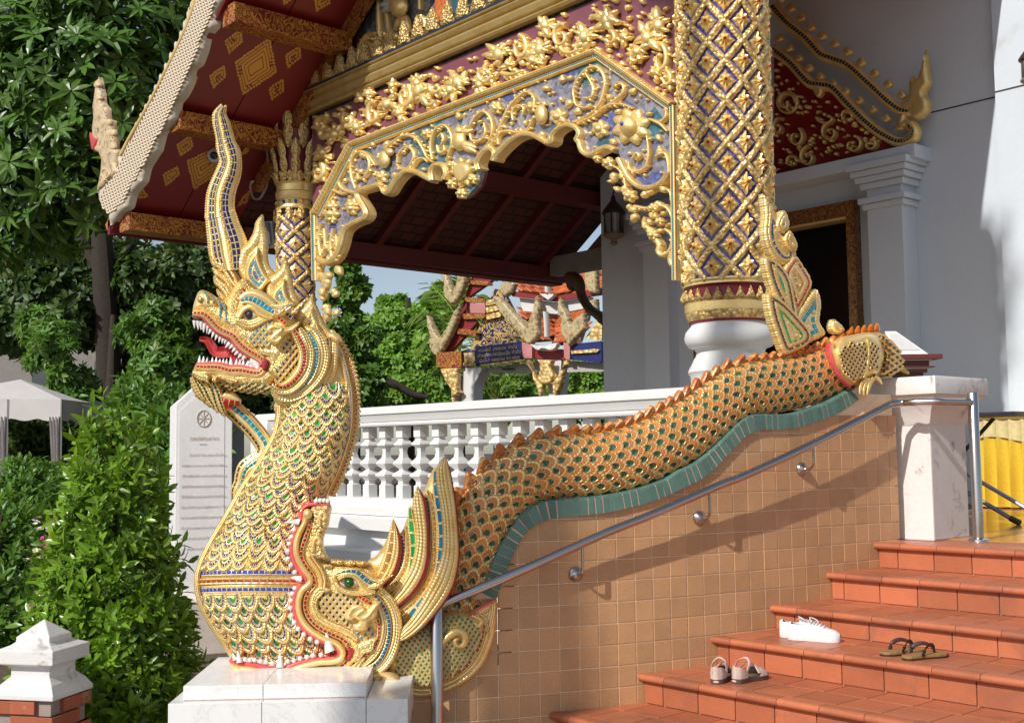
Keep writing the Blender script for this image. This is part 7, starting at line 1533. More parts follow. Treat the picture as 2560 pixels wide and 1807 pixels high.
def foliage(parent, protos, P, Dn, size, mat, nparts=0, name='leaf_cluster', crown='crown', seed=1):
    """P: places, Dn: outward directions. The nearest nparts are objects, the rest one crown."""
    rs = np.random.default_rng(seed); n = len(P)
    sz = size*rs.uniform(0.7, 1.25, n); spin = rs.uniform(0, 2*PI, n); tint = rs.uniform(0, 1, n); warm = rs.uniform(0, 1, n)**2.5
    order = np.argsort(np.linalg.norm(P-CAM, axis=1)) if nparts else np.arange(n)
    def mat3(i):
        d = Dn[i]/np.linalg.norm(Dn[i]); x = np.cross(d, (0.3, 0.5, 0.1)); x /= np.linalg.norm(x); y = np.cross(d, x); c, s_ = math.cos(spin[i]), math.sin(spin[i])
        return np.stack([x*c+y*s_, -x*s_+y*c, d], 1)
    # the leaf clusters that show largest are objects of their own
    vis = []
    if nparts:
        for i in order:
            q = (P[i]-CAM) @ RC.T; px_, py_ = 1280+FPX*q[0]/q[2], 903.5-FPX*q[1]/q[2]
            if q[2] > 0 and 0 < px_ < 2560 and 0 < py_ < 1807: vis.append(i)
            if len(vis) >= nparts: break
        mes = []
        for j in range(8):
            v, f = protos[j % len(protos)]; mb = MB().add(v, f, 0, [(j/7.0, 0.15*(j % 4))]*len(v)); mes.append(mb.mesh(name, mat, 0))
        for i in vis:
            R = mat3(i)*sz[i]; put(name, mes[rs.integers(8)], parent, frame(P[i], R[:, 0], R[:, 1], R[:, 2]))
    vs_ = set(vis); VV, FF, UV, off = [], [], [], 0
    for i in range(n):
        if i in vs_: continue
        v, f = protos[i % len(protos)]; VV.append(v @ (mat3(i)*sz[i]).T+P[i]); FF.append(np.array(f)+off); UV.append(np.tile((tint[i], warm[i]), (len(v), 1))); off += len(v)
    if not VV: return
    V = np.vstack(VV); F = np.vstack(FF); UV = np.vstack(UV)
    me = bpy.data.meshes.new(crown); me.vertices.add(len(V)); me.vertices.foreach_set('co', V.ravel()); me.loops.add(F.size); me.loops.foreach_set('vertex_index', F.ravel().astype(np.int32))
    me.polygons.add(len(F)); me.polygons.foreach_set('loop_start', np.arange(0, F.size, F.shape[1], dtype=np.int32)); me.update()
    uvl = me.uv_layers.new(name='UVMap'); uvl.data.foreach_set('uv', UV[F.ravel()].astype(np.float32).ravel()); me.materials.append(mat); me.validate(clean_customdata=False)
    o = put(crown, me, parent); o['kind'] = 'stuff'; return o
def blob_points(blobs, n, rs, shell=0.55, up=0.35, flat=1.0):
    P, D = [], []; w_ = np.array([b[3]**2 for b in blobs]); w_ = w_/w_.sum()
    for b in rs.choice(len(blobs), n, p=w_):
        cx, cy, cz, r = blobs[b]; d = rs.normal(size=3); d /= np.linalg.norm(d); k = shell+(1-shell)*rs.random()
        P.append((cx+d[0]*r*k, cy+d[1]*r*k, cz+d[2]*r*k*flat)); e = d+np.array([0.05, -0.25, up])+rs.normal(size=3)*0.25; D.append(e)
    return np.array(P), np.array(D)
def pxblobs(L): return [tuple(dist_at(x*1.115, y*1.115, d*U))+(r*U,) for x, y, d, r in L]
bark = M('tree_bark', (0.036, 0.025, 0.018), 0.9, nscale=6, namt=0.4, fine=30, famt=0.3, bump=0.8, bdist=0.02)
def trunk(parent, pts, nm='trunk'):
    p = np.array(pts, float); q = spl(p, 5); MB().tube(q[:, :3], q[:, 3], 10).obj(nm, bark, parent, 1.2)
g_big = leafmat('rosette_leaf', (0.078, 0.172, 0.027), 0.30, 0.35)
g_hedge = leafmat('hedge_leaf', (0.155, 0.30, 0.026), 0.30, 0.30)
g_mid = leafmat('garden_leaf', (0.095, 0.21, 0.03), 0.35, 0.4)
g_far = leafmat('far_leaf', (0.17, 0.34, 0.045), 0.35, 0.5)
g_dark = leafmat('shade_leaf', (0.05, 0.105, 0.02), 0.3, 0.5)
rs0 = np.random.default_rng(11); prs = random.Random(4)
ros = [rosette(7, 1.0, 0.30, 0.35, prs) for _ in range(4)]; spr = [sprig(7, 1.0, 0.36, prs) for _ in range(4)]; cl = [rosette(6, 1.0, 0.5, 0.6, prs) for _ in range(3)]
# big umbrella-leaved tree at the left
t1 = thing('umbrella_leaf_tree', 'tall dark tree with rosettes of long finger leaves filling the upper left', 'tree', tuple(hZ(275, 1330, 0)))
bl = pxblobs([(40,40,150,7.5),(170,20,148,8),(300,60,152,8),(420,20,160,7),(90,170,146,8),(230,150,147,8.5),(350,180,156,7),(40,290,148,7),(160,290,146,8),(270,300,148,7.5),(370,330,158,6),(60,410,147,7.5),(180,420,147,7),(280,440,150,6),(20,520,148,5),(120,510,150,4.5),(-60,200,150,9),(-60,400,150,9),(430,240,162,6)])
P, D = blob_points(bl, 1900, rs0, 0.5, 0.5)
foliage(t1, ros, P, D, 0.27, g_big, 300, 'leaf_rosette', seed=2)
b0 = hZ(280, 1330, 0); dT = (b0-CAM) @ RC[2]
c1, c2, c3 = dist_at(275, 1000, dT), dist_at(262, 720, dT), dist_at(250, 520, dT)
trunk(t1, [tuple(b0)+(0.40,), tuple(c1)+(0.27,), tuple(c2)+(0.25,), tuple(c3)+(0.20,), tuple(dist_at(230, 200, dT))+(0.13,)])
for a, c in (((262, 720), (430, 500)), ((262, 700), (90, 480)), ((250, 560), (330, 250)), ((250, 520), (120, 200)), ((275, 900), (420, 860))):
    p, q = dist_at(*a, dT), dist_at(*c, dT*1.02); trunk(t1, [tuple(p)+(0.14,), tuple((p+q)/2+[0, 0, 0.25])+(0.09,), tuple(q)+(0.04,)], 'limb')
# trees and bushes further back on the left
def bush(nm, label, cat, blobs, n, mat, size, protos, seed, nparts=0, stem=None, group=None, up=0.35, shell=0.5):
    B = pxblobs(blobs); rb_ = random.Random(seed*7)
    if shell <= 0.5:     # break the outline into smaller boughs
        B2 = []
        for x, y, z, r in B:
            B2.append((x, y, z, r*0.80))
            for _ in range(7):
                d = np.array([rb_.gauss(0, 1), rb_.gauss(0, 1), rb_.gauss(0.2, 1)]); d /= np.linalg.norm(d); k = r*rb_.uniform(0.75, 1.12); B2.append((x+d[0]*k, y+d[1]*k, z+d[2]*k*0.9, r*rb_.uniform(0.16, 0.42)))
        B = B2
    base = np.mean([b[:3] for b in B], 0); o = thing(nm, label, cat, (base[0], base[1], 0.0), group)
    P, D = blob_points(B, n, np.random.default_rng(seed), shell, up); P = P[P[:, 2] > 0.02] if False else P; k = P[:, 2] > 0.03
    foliage(o, protos, P[k], D[k], size, mat, nparts, seed=seed)
    top = max(b[2] for b in B); r = 0.03+0.02*top
    if stem is None: trunk(o, [(base[0], base[1], 0, r*1.4), (base[0]+0.05, base[1], top*0.5, r), (base[0], base[1]+0.05, top*0.95, r*0.4)], 'stem' if top < 2.5 else 'trunk')
    return o
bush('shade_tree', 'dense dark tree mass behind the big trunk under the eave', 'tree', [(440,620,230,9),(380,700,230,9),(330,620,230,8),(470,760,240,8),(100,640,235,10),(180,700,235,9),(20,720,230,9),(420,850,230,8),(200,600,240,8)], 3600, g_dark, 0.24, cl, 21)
bush('young_tree', 'bright young tree with rosette leaves between the trunk and the tent', 'tree', [(120,790,200,5),(90,740,205,5),(350,820,190,5),(340,750,195,5),(380,870,190,5),(150,870,200,4),(330,900,190,4.5)], 1100, g_mid, 0.22, ros, 22)
bush('garden_shrub', 'leafy shrub growing behind the cone clipped bush and tall slab', 'shrub', [(350,960,150,6),(370,1060,140,5),(385,1150,130,4)], 800, g_mid, 0.20, spr, 23)
bush('small_cone_shrub', 'small cone clipped shrub in front of the white tent', 'shrub', [(60,1075,105,1.6),(60,1110,105,2.6),(60,1160,104,3.6),(60,1215,103,4.0)], 900, g_mid, 0.11, spr, 24, up=0.8, shell=0.75)
bush('garden_shrub', 'low shrub with twiggy growth at the left edge below the tent', 'shrub', [(10,1200,95,3.2),(0,1290,92,3.6),(40,1300,92,2.6),(30,1380,88,2.6),(0,1400,88,3.2)], 900, g_mid, 0.12, spr, 25)
bush('garden_shrub', 'dark leafy shrub squeezed between the cone clipped bush and flowers', 'shrub', [(130,1120,112,2.4),(120,1180,108,2.2),(110,1320,98,2.4)], 420, g_mid, 0.12, spr, 26)
# clipped cone bush
hd = 63.5; apex = dist_at(285, 1012, hd*U); base = dist_at(300, 1760, hd*U); ax = np.array([apex[0], apex[1], 0.0])
hedge = thing('cone_shrub', 'tall glossy cone clipped bush in front of the inscribed slab', 'shrub', tuple(ax))
rs = np.random.default_rng(31); P, D = [], []; H = apex[2]
for i in range(1500):
    t_ = 1-math.sqrt(rs.random()); h = t_*H; R = 0.435*(1-t_)**0.75*(1+0.10*math.sin(9*h+3*i))+0.03; a = rs.uniform(0, 2*PI); k = 0.70+0.34*rs.random()
    P.append((ax[0]+R*k*math.cos(a), ax[1]+R*k*math.sin(a), h+0.02)); D.append((math.cos(a)*0.9, math.sin(a)*0.9, 0.75))
P, D = np.array(P), np.array(D)+rs.normal(size=(1500, 3))*0.3
foliage(hedge, spr, P, D, 0.088, g_hedge, 300, 'leaf_sprig', seed=5)
trunk(hedge, [(ax[0], ax[1], 0, 0.05), (ax[0]+.01, ax[1], H*0.5, 0.03), (ax[0], ax[1], H*0.93, 0.01)], 'stem')
# flowers
def flowerbush(label, D_, colr, n, spread, nm='flowering_shrub'):
    o = thing(nm, label, 'flowers', tuple(dist_at(D_[0]*1.115, D_[1]*1.115, D_[2]*U))); r = random.Random(D_[0]); mt = M('petal_%d' % (int(colr[0]*90)+int(colr[1]*7)), colr, 0.5, nscale=20, namt=0.1, bump=0)
    for k in range(n):
        c = dist_at((D_[0]+r.uniform(-1, 1)*spread)*1.115, (D_[1]+r.uniform(-1, 1)*spread*0.8)*1.115, (D_[2]+r.uniform(-2, 2))*U); mb = MB()
        v, f = rosette(5, 0.030, 0.035, 0.5, r); mb.add(v @ rotm(r.uniform(0, 6), r.uniform(-.8, .8), 0).T+c, f); mb.obj('blossom', mt, o, 0)
    MB().tube([np.array(o.location)*[1, 1, 0], np.array(o.location)*[1, 1, .5]+[0.03, 0, 0], o.location], [0.012, 0.01, 0.006], 6).obj('stem', bark, o)
flowerbush('bright magenta blossoms beside the cone clipped bush', (112,1218,86), (0.55, 0.02, 0.28), 12, 15)
flowerbush('white blossoms above the magenta ones', (100,1172,87), (0.75, 0.73, 0.66), 16, 22)
flowerbush('small dull pink blossoms low at the left near the brick post', (78,1368,82), (0.38, 0.03, 0.20), 8, 14)
flowerbush('pale yellow variegated blossoms under the white ones', (76,1246,86), (0.62, 0.58, 0.30), 14, 22)
# trees seen through the arch
bush('round_tree', 'bright green leafy tree under the blue sky left of the pavilion', 'tree', [(860,760,310,9),(920,790,310,9),(830,830,305,9),(900,850,300,9),(970,740,315,8),(960,820,310,9),(1010,700,320,7),(980,880,300,8),(800,890,300,8),(880,710,320,5)], 7500, g_far, 0.21, cl, 41)
bush('round_tree', 'pale leafy tree filling the gap below the pavilion roof', 'tree', [(1060,880,330,10),(1140,880,330,9),(1200,870,335,9),(1300,880,330,10),(1360,860,330,9),(1100,840,340,8),(1330,830,345,7)], 5500, g_far, 0.20, cl, 42)
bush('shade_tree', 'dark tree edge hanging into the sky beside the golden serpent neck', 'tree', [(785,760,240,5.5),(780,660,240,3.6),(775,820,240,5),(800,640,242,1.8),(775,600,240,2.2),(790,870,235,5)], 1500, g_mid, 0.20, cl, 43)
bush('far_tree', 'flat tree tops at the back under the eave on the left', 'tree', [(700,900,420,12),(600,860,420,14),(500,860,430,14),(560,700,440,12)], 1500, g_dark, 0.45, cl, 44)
o = thing('leaning_branch', 'dark bare limb leaning through the bright trees beyond the balustrade', 'branch', tuple(dist_at(905, 970, 300*U)))
trunk(o, [tuple(dist_at(x*1.115, y*1.115, 285*U))+(r,) for x, y, r in ((790, 880, .16), (830, 850, .15), (880, 860, .12), (930, 885, .09), (960, 890, .05))], 'limb')
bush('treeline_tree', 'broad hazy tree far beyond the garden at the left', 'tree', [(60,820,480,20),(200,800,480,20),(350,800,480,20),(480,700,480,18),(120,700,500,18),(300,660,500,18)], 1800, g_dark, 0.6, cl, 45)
# ---- palm
palm = thing('palm', 'small palm with arching fronds below the pavilion beam', 'palm', tuple(dist_at(1220*1.115, 930*1.115, 250*U)*[1, 1, 0]))
g_palm = leafmat('palm_leaf', (0.12, 0.20, 0.03), 0.3, 0.35)
def frond(o, base, tip, sag, nl, LL, seed):
    r = random.Random(seed); b_, t_ = np.array(base), np.array(tip); mb = MB(); pts = []
    for i in range(nl+1):
        f = i/nl; p = b_+(t_-b_)*f+np.array([0, 0, sag*math.sin(PI*f)]); pts.append(p)
    mb.tube(pts, np.linspace(0.02, 0.005, nl+1), 5)
    for i in range(2, nl):
        d = pts[i+1]-pts[i]; d /= np.linalg.norm(d)
        for sg in (1, -1):
            q = np.cross(d, (0, 0, 1)); q = q/np.linalg.norm(q)*sg; e = d*0.7+q*0.8+np.array([0, 0, -0.35-0.3*r.random()]); L_ = LL*(0.5+0.7*math.sin(PI*i/nl)); n_ = np.cross(e, d); n_ /= np.linalg.norm(n_)
            w_ = np.cross(n_, e); w_ = w_/np.linalg.norm(w_)*0.025
            mb.add([pts[i]-w_, pts[i]+w_, pts[i]+e*L_*0.6+w_, pts[i]+e*L_, pts[i]+e*L_*0.6-w_], [(0, 1, 2, 3, 4)], 0, [(r.random(), r.random()*0.5)]*5)
    return mb.obj('frond', g_palm, o, 0)
pb = dist_at(1240, 1010, 250*U)
for i, (x, y) in enumerate(((1120, 860), (1160, 780), (1230, 770), (1330, 820), (1390, 900), (1080, 930), (1290, 790), (1420, 960), (1180, 830), (1060, 700))): frond(palm, pb, dist_at(x, y, (245+3*i)*U), 0.5, 16, 0.5, i)
MB().tube([pb*[1, 1, 0], pb*[1, 1, .6]+[0.05, 0, 0], pb], [0.13, 0.11, 0.09], 10).obj('trunk', bark, palm)
palm2 = thing('palm', 'palm fronds spreading behind the left roof finials of the pavilion', 'palm', tuple(dist_at(1130, 960, 290*U)*[1, 1, 0])); pb = dist_at(1150, 880, 290*U)
for i, (x, y) in enumerate(((1020, 800), (1060, 730), (1120, 700), (1160, 690), (1040, 880), (1220, 740))): frond(palm2, pb, dist_at(x, y, 288*U), 0.6, 16, 0.6, 20+i)
MB().tube([pb*[1, 1, 0], pb], [0.14, 0.1], 10).obj('trunk', bark, palm2)
bush('garden_tree', 'dark leafy growth behind the open tent at the far left', 'tree', [(30,960,215,4.5),(90,1000,215,4.5),(60,1050,212,4),(150,980,218,4),(190,930,220,4.5)], 1300, g_dark, 0.20, spr, 47)
# ================================================================ PAVILION seen through the arch
dV = 225*U; BZ = lambda L: zc(L, 1060, 650, 2.567)
pav = thing('garden_pavilion', 'small cross gabled pavilion with orange tiles and scaled serpent finials seen through the arch', 'pavilion', tuple(dist_at(1390, 960, dV)*[1, 1, 0]))
Vp = dist_at(*BZ([(845, 485)])[0], dV); YP = Vp[1]-0.25
mapQ = PLANE((0, YP, 0), (0.16, -1, 0), 0.0095)
m_scal = M('pavilion_glass_scales', (0.46, 0.37, 0.20), 0.35, nscale=8, namt=0.25, fine=22, famt=0.4, bump=0.7, bdist=0.012, dirt=((0.20, 0.13, 0.06), 13, 0.52, 0.60))
m_pgold = GOLD('pavilion_gold', tone=0.8, rough=0.5, metal=0.3, red=0.4, bump=0.9, orn=(12, 0.8, 0.04))
m_navy = M('navy_board', (0.015, 0.02, 0.13), 0.4)
m_pink = M('faded_pink_paint', (0.50, 0.20, 0.20), 0.6, nscale=4, namt=0.3)
m_pred = M('pavilion_red', (0.22, 0.02, 0.02), 0.5, nscale=3, namt=0.3)
m_pw = M('pavilion_white', (0.62, 0.61, 0.60), 0.6, nscale=2, namt=0.15)
def plate(nm, L, mt, n0=0, th=10, par=None, mp=None, sp=9, h=0): return inflate(nm, BZ(L), par or pav, mt, n0, (lambda d, P: 0*d) if not h else dome(h, h), sp, th, closed_spl=False, mapf=mp or mapQ)
# roofs: two tiers either side of the valley, laid with separate tiles
nA = np.array([0.55, 0.0, 0.83]); nB = np.array([0.0, -0.55, 0.83])
m_ptile = M('pavilion_tile', (0.55, 0.135, 0.04), 0.55, nscale=5, namt=0.25, fine=20, famt=0.25, rand=0.5, bump=0.3)
tile_me = MB().box((0, 0, 0.012), (0.26, 0.34, 0.03), taper=(0.92, 1.0)).mesh('roof_tile', m_ptile, 0)
for nrm, polys, along in ((nA, ([(615,325),(700,330),(845,350),(845,490),(700,500),(690,420)], [(600,115),(830,135),(832,215),(620,190)]), np.array([0, 1.0, 0])), (nB, ([(845,350),(1045,305),(1060,330),(1000,500),(850,520)], [(835,130),(1140,60),(1140,190),(840,220)]), np.array([1.0, 0, 0]))):
    for ti, poly in enumerate(polys):
        o_ = Vp+np.array([0, 0, 0.0]) if ti == 0 else dist_at(*BZ([(832, 215)])[0], dV+0.9)
        mp_ = PLANE(o_, nrm, 0.009); pp = np.array(BZ(poly)); plate('roof_deck', poly, M('roof_mortar', (0.35, 0.20, 0.14), 0.8), -3, 10, mp=mp_)
        upv = np.cross(nrm, along); upv *= np.sign(upv[2]); W3 = mp_(pp); c0 = W3[0]; ua = (W3-c0) @ along; uu = (W3-c0) @ upv
        j = 0
        for v in np.arange(uu.min(), uu.max(), 0.24):
            for u_ in np.arange(ua.min(), ua.max(), 0.27):
                q = c0+along*(u_+(0.135 if j % 2 else 0))+upv*v+nrm*0.03; r_ = (q-CAM) @ RC.T; px_ = np.array([[1280+FPX*r_[0]/r_[2], 903.5-FPX*r_[1]/r_[2]]])
                if inside(px_, pp)[0]: put('roof_tile', tile_me, pav, frame(q, along, upv*1.0+nrm*-0.10, nrm))
            j += 1
band('valley_gutter', BZ([(838,340),(845,420),(848,500)]), 4, pav, m_pw, 30, 6, 6, 5, 6, mapf=mapQ); band('valley_gutter', BZ([(828,135),(832,215)]), 4, pav, m_pw, 20, 6, 6, 5, 6, mapf=mapQ)
plate('eave_board', [(570,200),(832,240),(1140,180),(1140,225),(835,268),(570,235)], m_pred, 6); plate('wall_band', [(600,240),(832,270),(1060,235),(1060,300),(840,345),(620,325)], m_pw, -6)
plate('gutter_trough', [(740,545),(830,560),(915,535),(900,575),(830,588),(780,580)], m_pw, 30, 12, h=6); plate('gutter_trough', [(780,222),(880,225),(835,262)], m_pw, 20, 12, h=4)
# front gable
m_pedi = kranok('pavilion_scroll_relief', (0.012, 0.015, 0.09), (0.62, 0.40, 0.10), 3.4, 0.45); plate('pediment', [(430,180),(490,205),(660,540),(270,590)], m_pedi, -10)
for k in range(0):
    x = rr_.uniform(300, 640); lo_ = 585-(x-270)*0.13; hi_ = np.interp(x, [270, 400, 470, 500, 560, 650], [580, 395, 370, 375, 450, 530])+12
    if lo_-hi_ > 8: curl(BZ, (x, rr_.uniform(hi_, lo_)), 20, 22, rr_.uniform(0, 360), rr_.choice((1, -1))*0.9, 2.2, pav, mapQ, m_pgold)
for y in (240, 285, 330): plate('pediment_row', [(400,y+20),(488,y),(500,y+30),(395,y+55)], m_pgold, 0)
plate('soffit', [(310,85),(420,95),(430,130),(270,240),(260,330),(330,400),(160,590),(110,600),(215,360),(250,250)], m_pred, -4)
for L in ([(300,130),(420,140),(425,165),(290,155)], [(270,238),(400,250),(400,280),(270,268)], [(255,345),(400,345),(400,375),(255,380)], [(225,440),(350,455),(345,485),(215,475)]): plate('soffit_beam', L, m_stencil_o, 4, 14)
plate('soffit_panel', [(300,275),(398,285),(398,342),(300,340)], m_pink, 2)
def naga_fin(L, nm='bargeboard', mt=m_scal, n0=14): inflate(nm, BZ(L), pav, mt, n0, dome(5, 5), 2.4, 9, smooth_in=1, serr=(2.2, 6), mapf=mapQ)
naga_fin([(245,80),(308,85),(300,140),(270,220),(235,280),(205,290),(165,250),(155,200),(160,150),(140,110),(133,65),(150,62),(180,100),(200,160),(215,200),(240,150)])
naga_fin([(262,285),(245,380),(205,480),(150,580),(115,625),(75,590),(62,530),(68,490),(50,420),(48,360),(62,360),(90,430),(120,490),(135,500),(170,450),(220,340)])
naga_fin([(425,95),(470,100),(540,110),(600,125),(615,160),(595,210),(550,240),(520,215),(510,180),(540,150),(520,130),(470,140)])
naga_fin([(478,235),(520,245),(580,310),(650,390),(695,445),(700,400),(730,330),(745,240),(758,232),(775,300),(765,360),(760,430),(770,480),(740,520),(710,545),(715,555),(665,520),(625,470),(580,420),(520,340),(480,270)])
naga_fin([(905,235),(918,300),(950,350),(972,420),(1000,380),(1055,340),(1062,400),(1070,440),(1020,490),(960,555),(910,480),(905,420),(915,390),(888,340),(888,280)])
naga_fin([(1060,70),(1135,60),(1140,220),(1090,215),(1060,160)]); naga_fin([(1075,270),(1135,250),(1138,330),(1085,310)])
# beam with the sign, brackets and columns
plate('front_beam', [(110,600),(270,585),(275,690),(115,690)], m_stencil_o, 16, 30); plate('corner_block', [(660,530),(725,545),(725,635),(665,632)], m_pink, 16, 30)
plate('side_beam', [(725,560),(915,575),(920,640),(725,635)], m_pred, 6, 20); plate('corner_block', [(915,530),(955,540),(955,640),(920,638)], m_pink, 10, 24)
plate('side_frieze', [(955,540),(1145,520),(1145,660),(955,640)], m_navy, 4); plate('side_frieze_gold', [(960,585),(1140,570),(1140,592),(960,603)], m_pgold, 10); plate('side_pediment', [(1040,500),(1145,350),(1145,520)], m_pgold, 2)
plate('frieze', [(272,590),(365,575),(365,680),(275,690)], m_navy, 8); plate('frieze_gold', [(280,600),(350,590),(350,660),(285,670)], m_pgold, 12, h=3)
for k in range(9): plate('frieze_fringe', [(280+k*9,662),(286+k*9,662),(283+k*9,690)], m_pgold, 14, 3, sp=4)
sgn = plate('sign', [(350,600),(375,558),(655,525),(658,635),(385,672)], m_navy, 14, 8)
plate('sign_edge', [(385,676),(658,638),(690,640),(660,655),(390,684)], m_pgold, 16, 8)
plate('ceiling', [(275,690),(385,690),(660,655),(940,645),(1145,660),(1145,712),(560,725),(380,720)], M('pavilion_ceiling', (0.40, 0.38, 0.36), 0.7), -14, 6)
plate('ceiling_lamp', [(485,692),(565,690),(560,702),(490,704)], M('lamp_black', (0.02, 0.02, 0.02), 0.5), -4, 6)
plate('column', [(262,690),(384,690),(330,800),(322,930),(318,1000),(246,1000),(250,860)], m_pw, 4, 30); plate('column', [(735,640),(890,640),(880,760),(870,820),(868,1000),(808,1000),(806,820),(790,720)], m_pw, 4, 30)
naga_fin([(145,700),(260,695),(258,830),(275,850),(235,880),(240,920),(225,920),(215,830),(180,780),(160,730)], 'bracket', m_pgold, 20)
naga_fin([(700,645),(720,650),(735,700),(755,745),(775,770),(810,800),(800,870),(785,880),(765,810),(745,770),(740,720),(715,685),(695,670)], 'bracket', m_pgold, 22)
naga_fin([(970,645),(945,650),(935,700),(900,750),(870,790),(875,860),(890,880),(905,850),(925,800),(935,760),(950,690),(972,675)], 'bracket', m_pgold, 22)
naga_fin([(790,645),(875,645),(868,700),(890,750),(870,800),(810,805),(780,760),(800,710)], 'capital', m_pgold, 26)
# ---- lettering
def text_mesh(body, size, mat, align='LEFT', ext=0.0004):
    cu = bpy.data.curves.new('lettering', 'FONT'); cu.body = body; cu.size = size; cu.align_x = align; cu.extrude = ext; cu.resolution_u = 2
    ob = bpy.data.objects.new('lettering', cu); COL.objects.link(ob); dg = bpy.context.evaluated_depsgraph_get(); dg.update()
    me = bpy.data.meshes.new_from_object(ob.evaluated_get(dg)); bpy.data.objects.remove(ob); bpy.data.curves.remove(cu); me.materials.clear(); me.materials.append(mat); return me
m_letter = M('gold_lettering', (0.70, 0.48, 0.16), 0.4, 0.3)
def write_on(parent, body, p0, p1, height, n, mat, nm='lettering', fit=True):
    """text from world point p0 towards p1, raised along n"""
    me = text_mesh(body, 1.0, mat); xs_ = np.array([v.co.x for v in me.vertices]) if len(me.vertices) else np.array([0, 1]); wd = max(xs_.max()-xs_.min(), 1e-3)
    d = np.asarray(p1)-p0; L = np.linalg.norm(d); x = d/L; n = np.asarray(n)/np.linalg.norm(n); y = np.cross(n, x); k = L/wd
    return put(nm, me, parent, frame(np.asarray(p0)+n*0.004-x*xs_.min()*k, x*k, y*height, n*1.0))
nq = np.array([0.16, -1, 0])/math.hypot(0.16, 1)
SG = lambda x, y: mapQ([(1190+x/8.727, 840+y/8.727)], 17)[0]
for body, a, b_, h in (('หอระฆังนี้', (180,360), (440,335), 0.09), ('นายสมอย', (490,325), (775,298), 0.09), ('คำปัน', (830,290), (1010,275), 0.09), ('สร้างอุทิศแด่พ่ออุ๊ยแม่อุ๊ย', (150,480), (865,405), 0.09), ('คำปัน', (905,395), (1095,378), 0.09), ('เมื่อวันที่ กรกฎาคม', (195,590), (745,535), 0.09), ('พ.ศ. ๒๕๒๗', (785,525), (1065,500), 0.09)):
    write_on(pav, body, SG(*a), SG(*b_), h, nq, m_letter)

# ================================================================ INSCRIBED SLAB
dS = 88*U; A0 = dist_at(437, 1300, dS); al = math.radians(20)
rt = RC[0]*[1, 1, 0]; rt /= np.linalg.norm(rt); bk = np.array([-rt[1], rt[0], 0]); ux_ = rt*math.cos(al)+bk*math.sin(al); uy_ = -rt*math.sin(al)+bk*math.cos(al)
wS = 0.462; dpt = 0.73
zS = lambda py: CAM[2]-(py-1123)/FPX*dS
slab_o = thing('inscribed_slab', 'white inscribed stone slab with a wheel emblem and faint Thai lines behind the cone clipped bush', 'stele', (A0[0], A0[1], 0))
m_stone = M('white_stone', (0.82, 0.81, 0.80), 0.5, nscale=4, namt=0.08, fine=40, famt=0.05, bump=0.1); m_stone2 = M('engraved_face', (0.80, 0.775, 0.77), 0.55, nscale=3, namt=0.15, fine=30, famt=0.08, bump=0.1)
def sp_(u_, v_, z): return np.array([A0[0], A0[1], 0])+ux_*u_+uy_*v_+np.array([0, 0, z])
out = [(0, 0.3), (wS, 0.3), (wS, zS(985)), (wS*0.62, zS(938)), (wS*0.42, zS(938)), (0, zS(992))]
MB().prism([sp_(u_, 0, z) for u_, z in out], uy_*dpt).obj('slab', m_stone, slab_o, 0, 0.006)
inn = [(0.028, 0.5), (wS*0.86, 0.5), (wS*0.86, zS(1003)), (wS*0.6, zS(962)), (wS*0.42, zS(962)), (0.028, zS(1012))]
MB().prism([sp_(u_, -0.004, z) for u_, z in inn], uy_*0.008).obj('face_panel', m_stone2, slab_o, 0)
MB().box(sp_(wS/2, dpt/2, 0.22), (wS+0.3, dpt+0.3, 0.44), R=np.stack([ux_, uy_, np.array([0, 0, 1.0])], 1)).obj('base', M('base_stone', (0.60, 0.52, 0.46), 0.7), slab_o, 0, 0.01)
m_eng = M('faded_gilt_letters', (0.56, 0.46, 0.36), 0.6)
def line(body, x0, x1, py, hpx, dy=0):
    u0, u1 = (x0-437)/131*wS, (x1-437)/131*wS; p0 = sp_(u0, -0.006, zS(py)); p1 = sp_(u1, -0.006, zS(py+dy)); write_on(slab_o, body, p0, p1, hpx/FPX*dS*0.95, -uy_, m_eng)
line('วัดพระสิงห์วรมหาวิหาร', 468, 535, 1083, 14)
for i, (body, x0, x1) in enumerate((('ตั้งใจดีดี มีพระธรรมเป็นเรื่อง', 467, 552), ('กาลที่ผ่านมา ประมาณ ๑๐๐๐ ปีเศษ พระเจ้าผู้สร้าง', 450, 552), ('ได้โปรดให้สร้างขึ้นไว้ และทรงถวายที่ดินบริเวณนี้', 451, 552), ('แล้วจึงได้อัญเชิญพระพุทธรูปมาประดิษฐาน', 450, 552), ('ให้เป็นที่สักการบูชาของประชาชนทั่วไป', 450, 552), ('ต่อมาได้มีการบูรณปฏิสังขรณ์ ณ ที่นี้', 450, 552), ('พระวิหารแห่งนี้ จึงเป็นโบราณสถาน ๒๔๗๘', 449, 552), ('เป็นที่เคารพของชาวเมืองเหนือ', 449, 548), ('ขอให้ช่วยกันรักษาไว้ ณ ที่นี้', 449, 535), ('เพื่อความเจริญสืบไป', 462, 525), ('ตลอดกาลนาน', 470, 515))):
    line(body, x0, x1, 1123+i*26.0, 8.5)
ce = sp_((501-437)/131*wS, -0.006, zS(1029)); rw = 0.055
MB().tube([ce+(ux_*math.cos(a)+np.array([0, 0, 1.25])*math.sin(a))*rw for a in np.linspace(0, 2*PI, 25)], 0.006, 6, cap=False).obj('wheel_emblem', m_eng, slab_o)
for k in range(4):
    a = PI*k/4; d = (ux_*math.cos(a)+np.array([0, 0, 1.25])*math.sin(a))*rw; MB().tube([ce-d, ce+d], 0.004, 5).obj('wheel_spoke', m_eng, slab_o)
line_o = sp_((500-437)/131*wS-0.03, -0.006, zS(1094)); MB().tube([line_o, line_o+ux_*0.06], 0.003, 5).obj('rule', m_eng, slab_o)

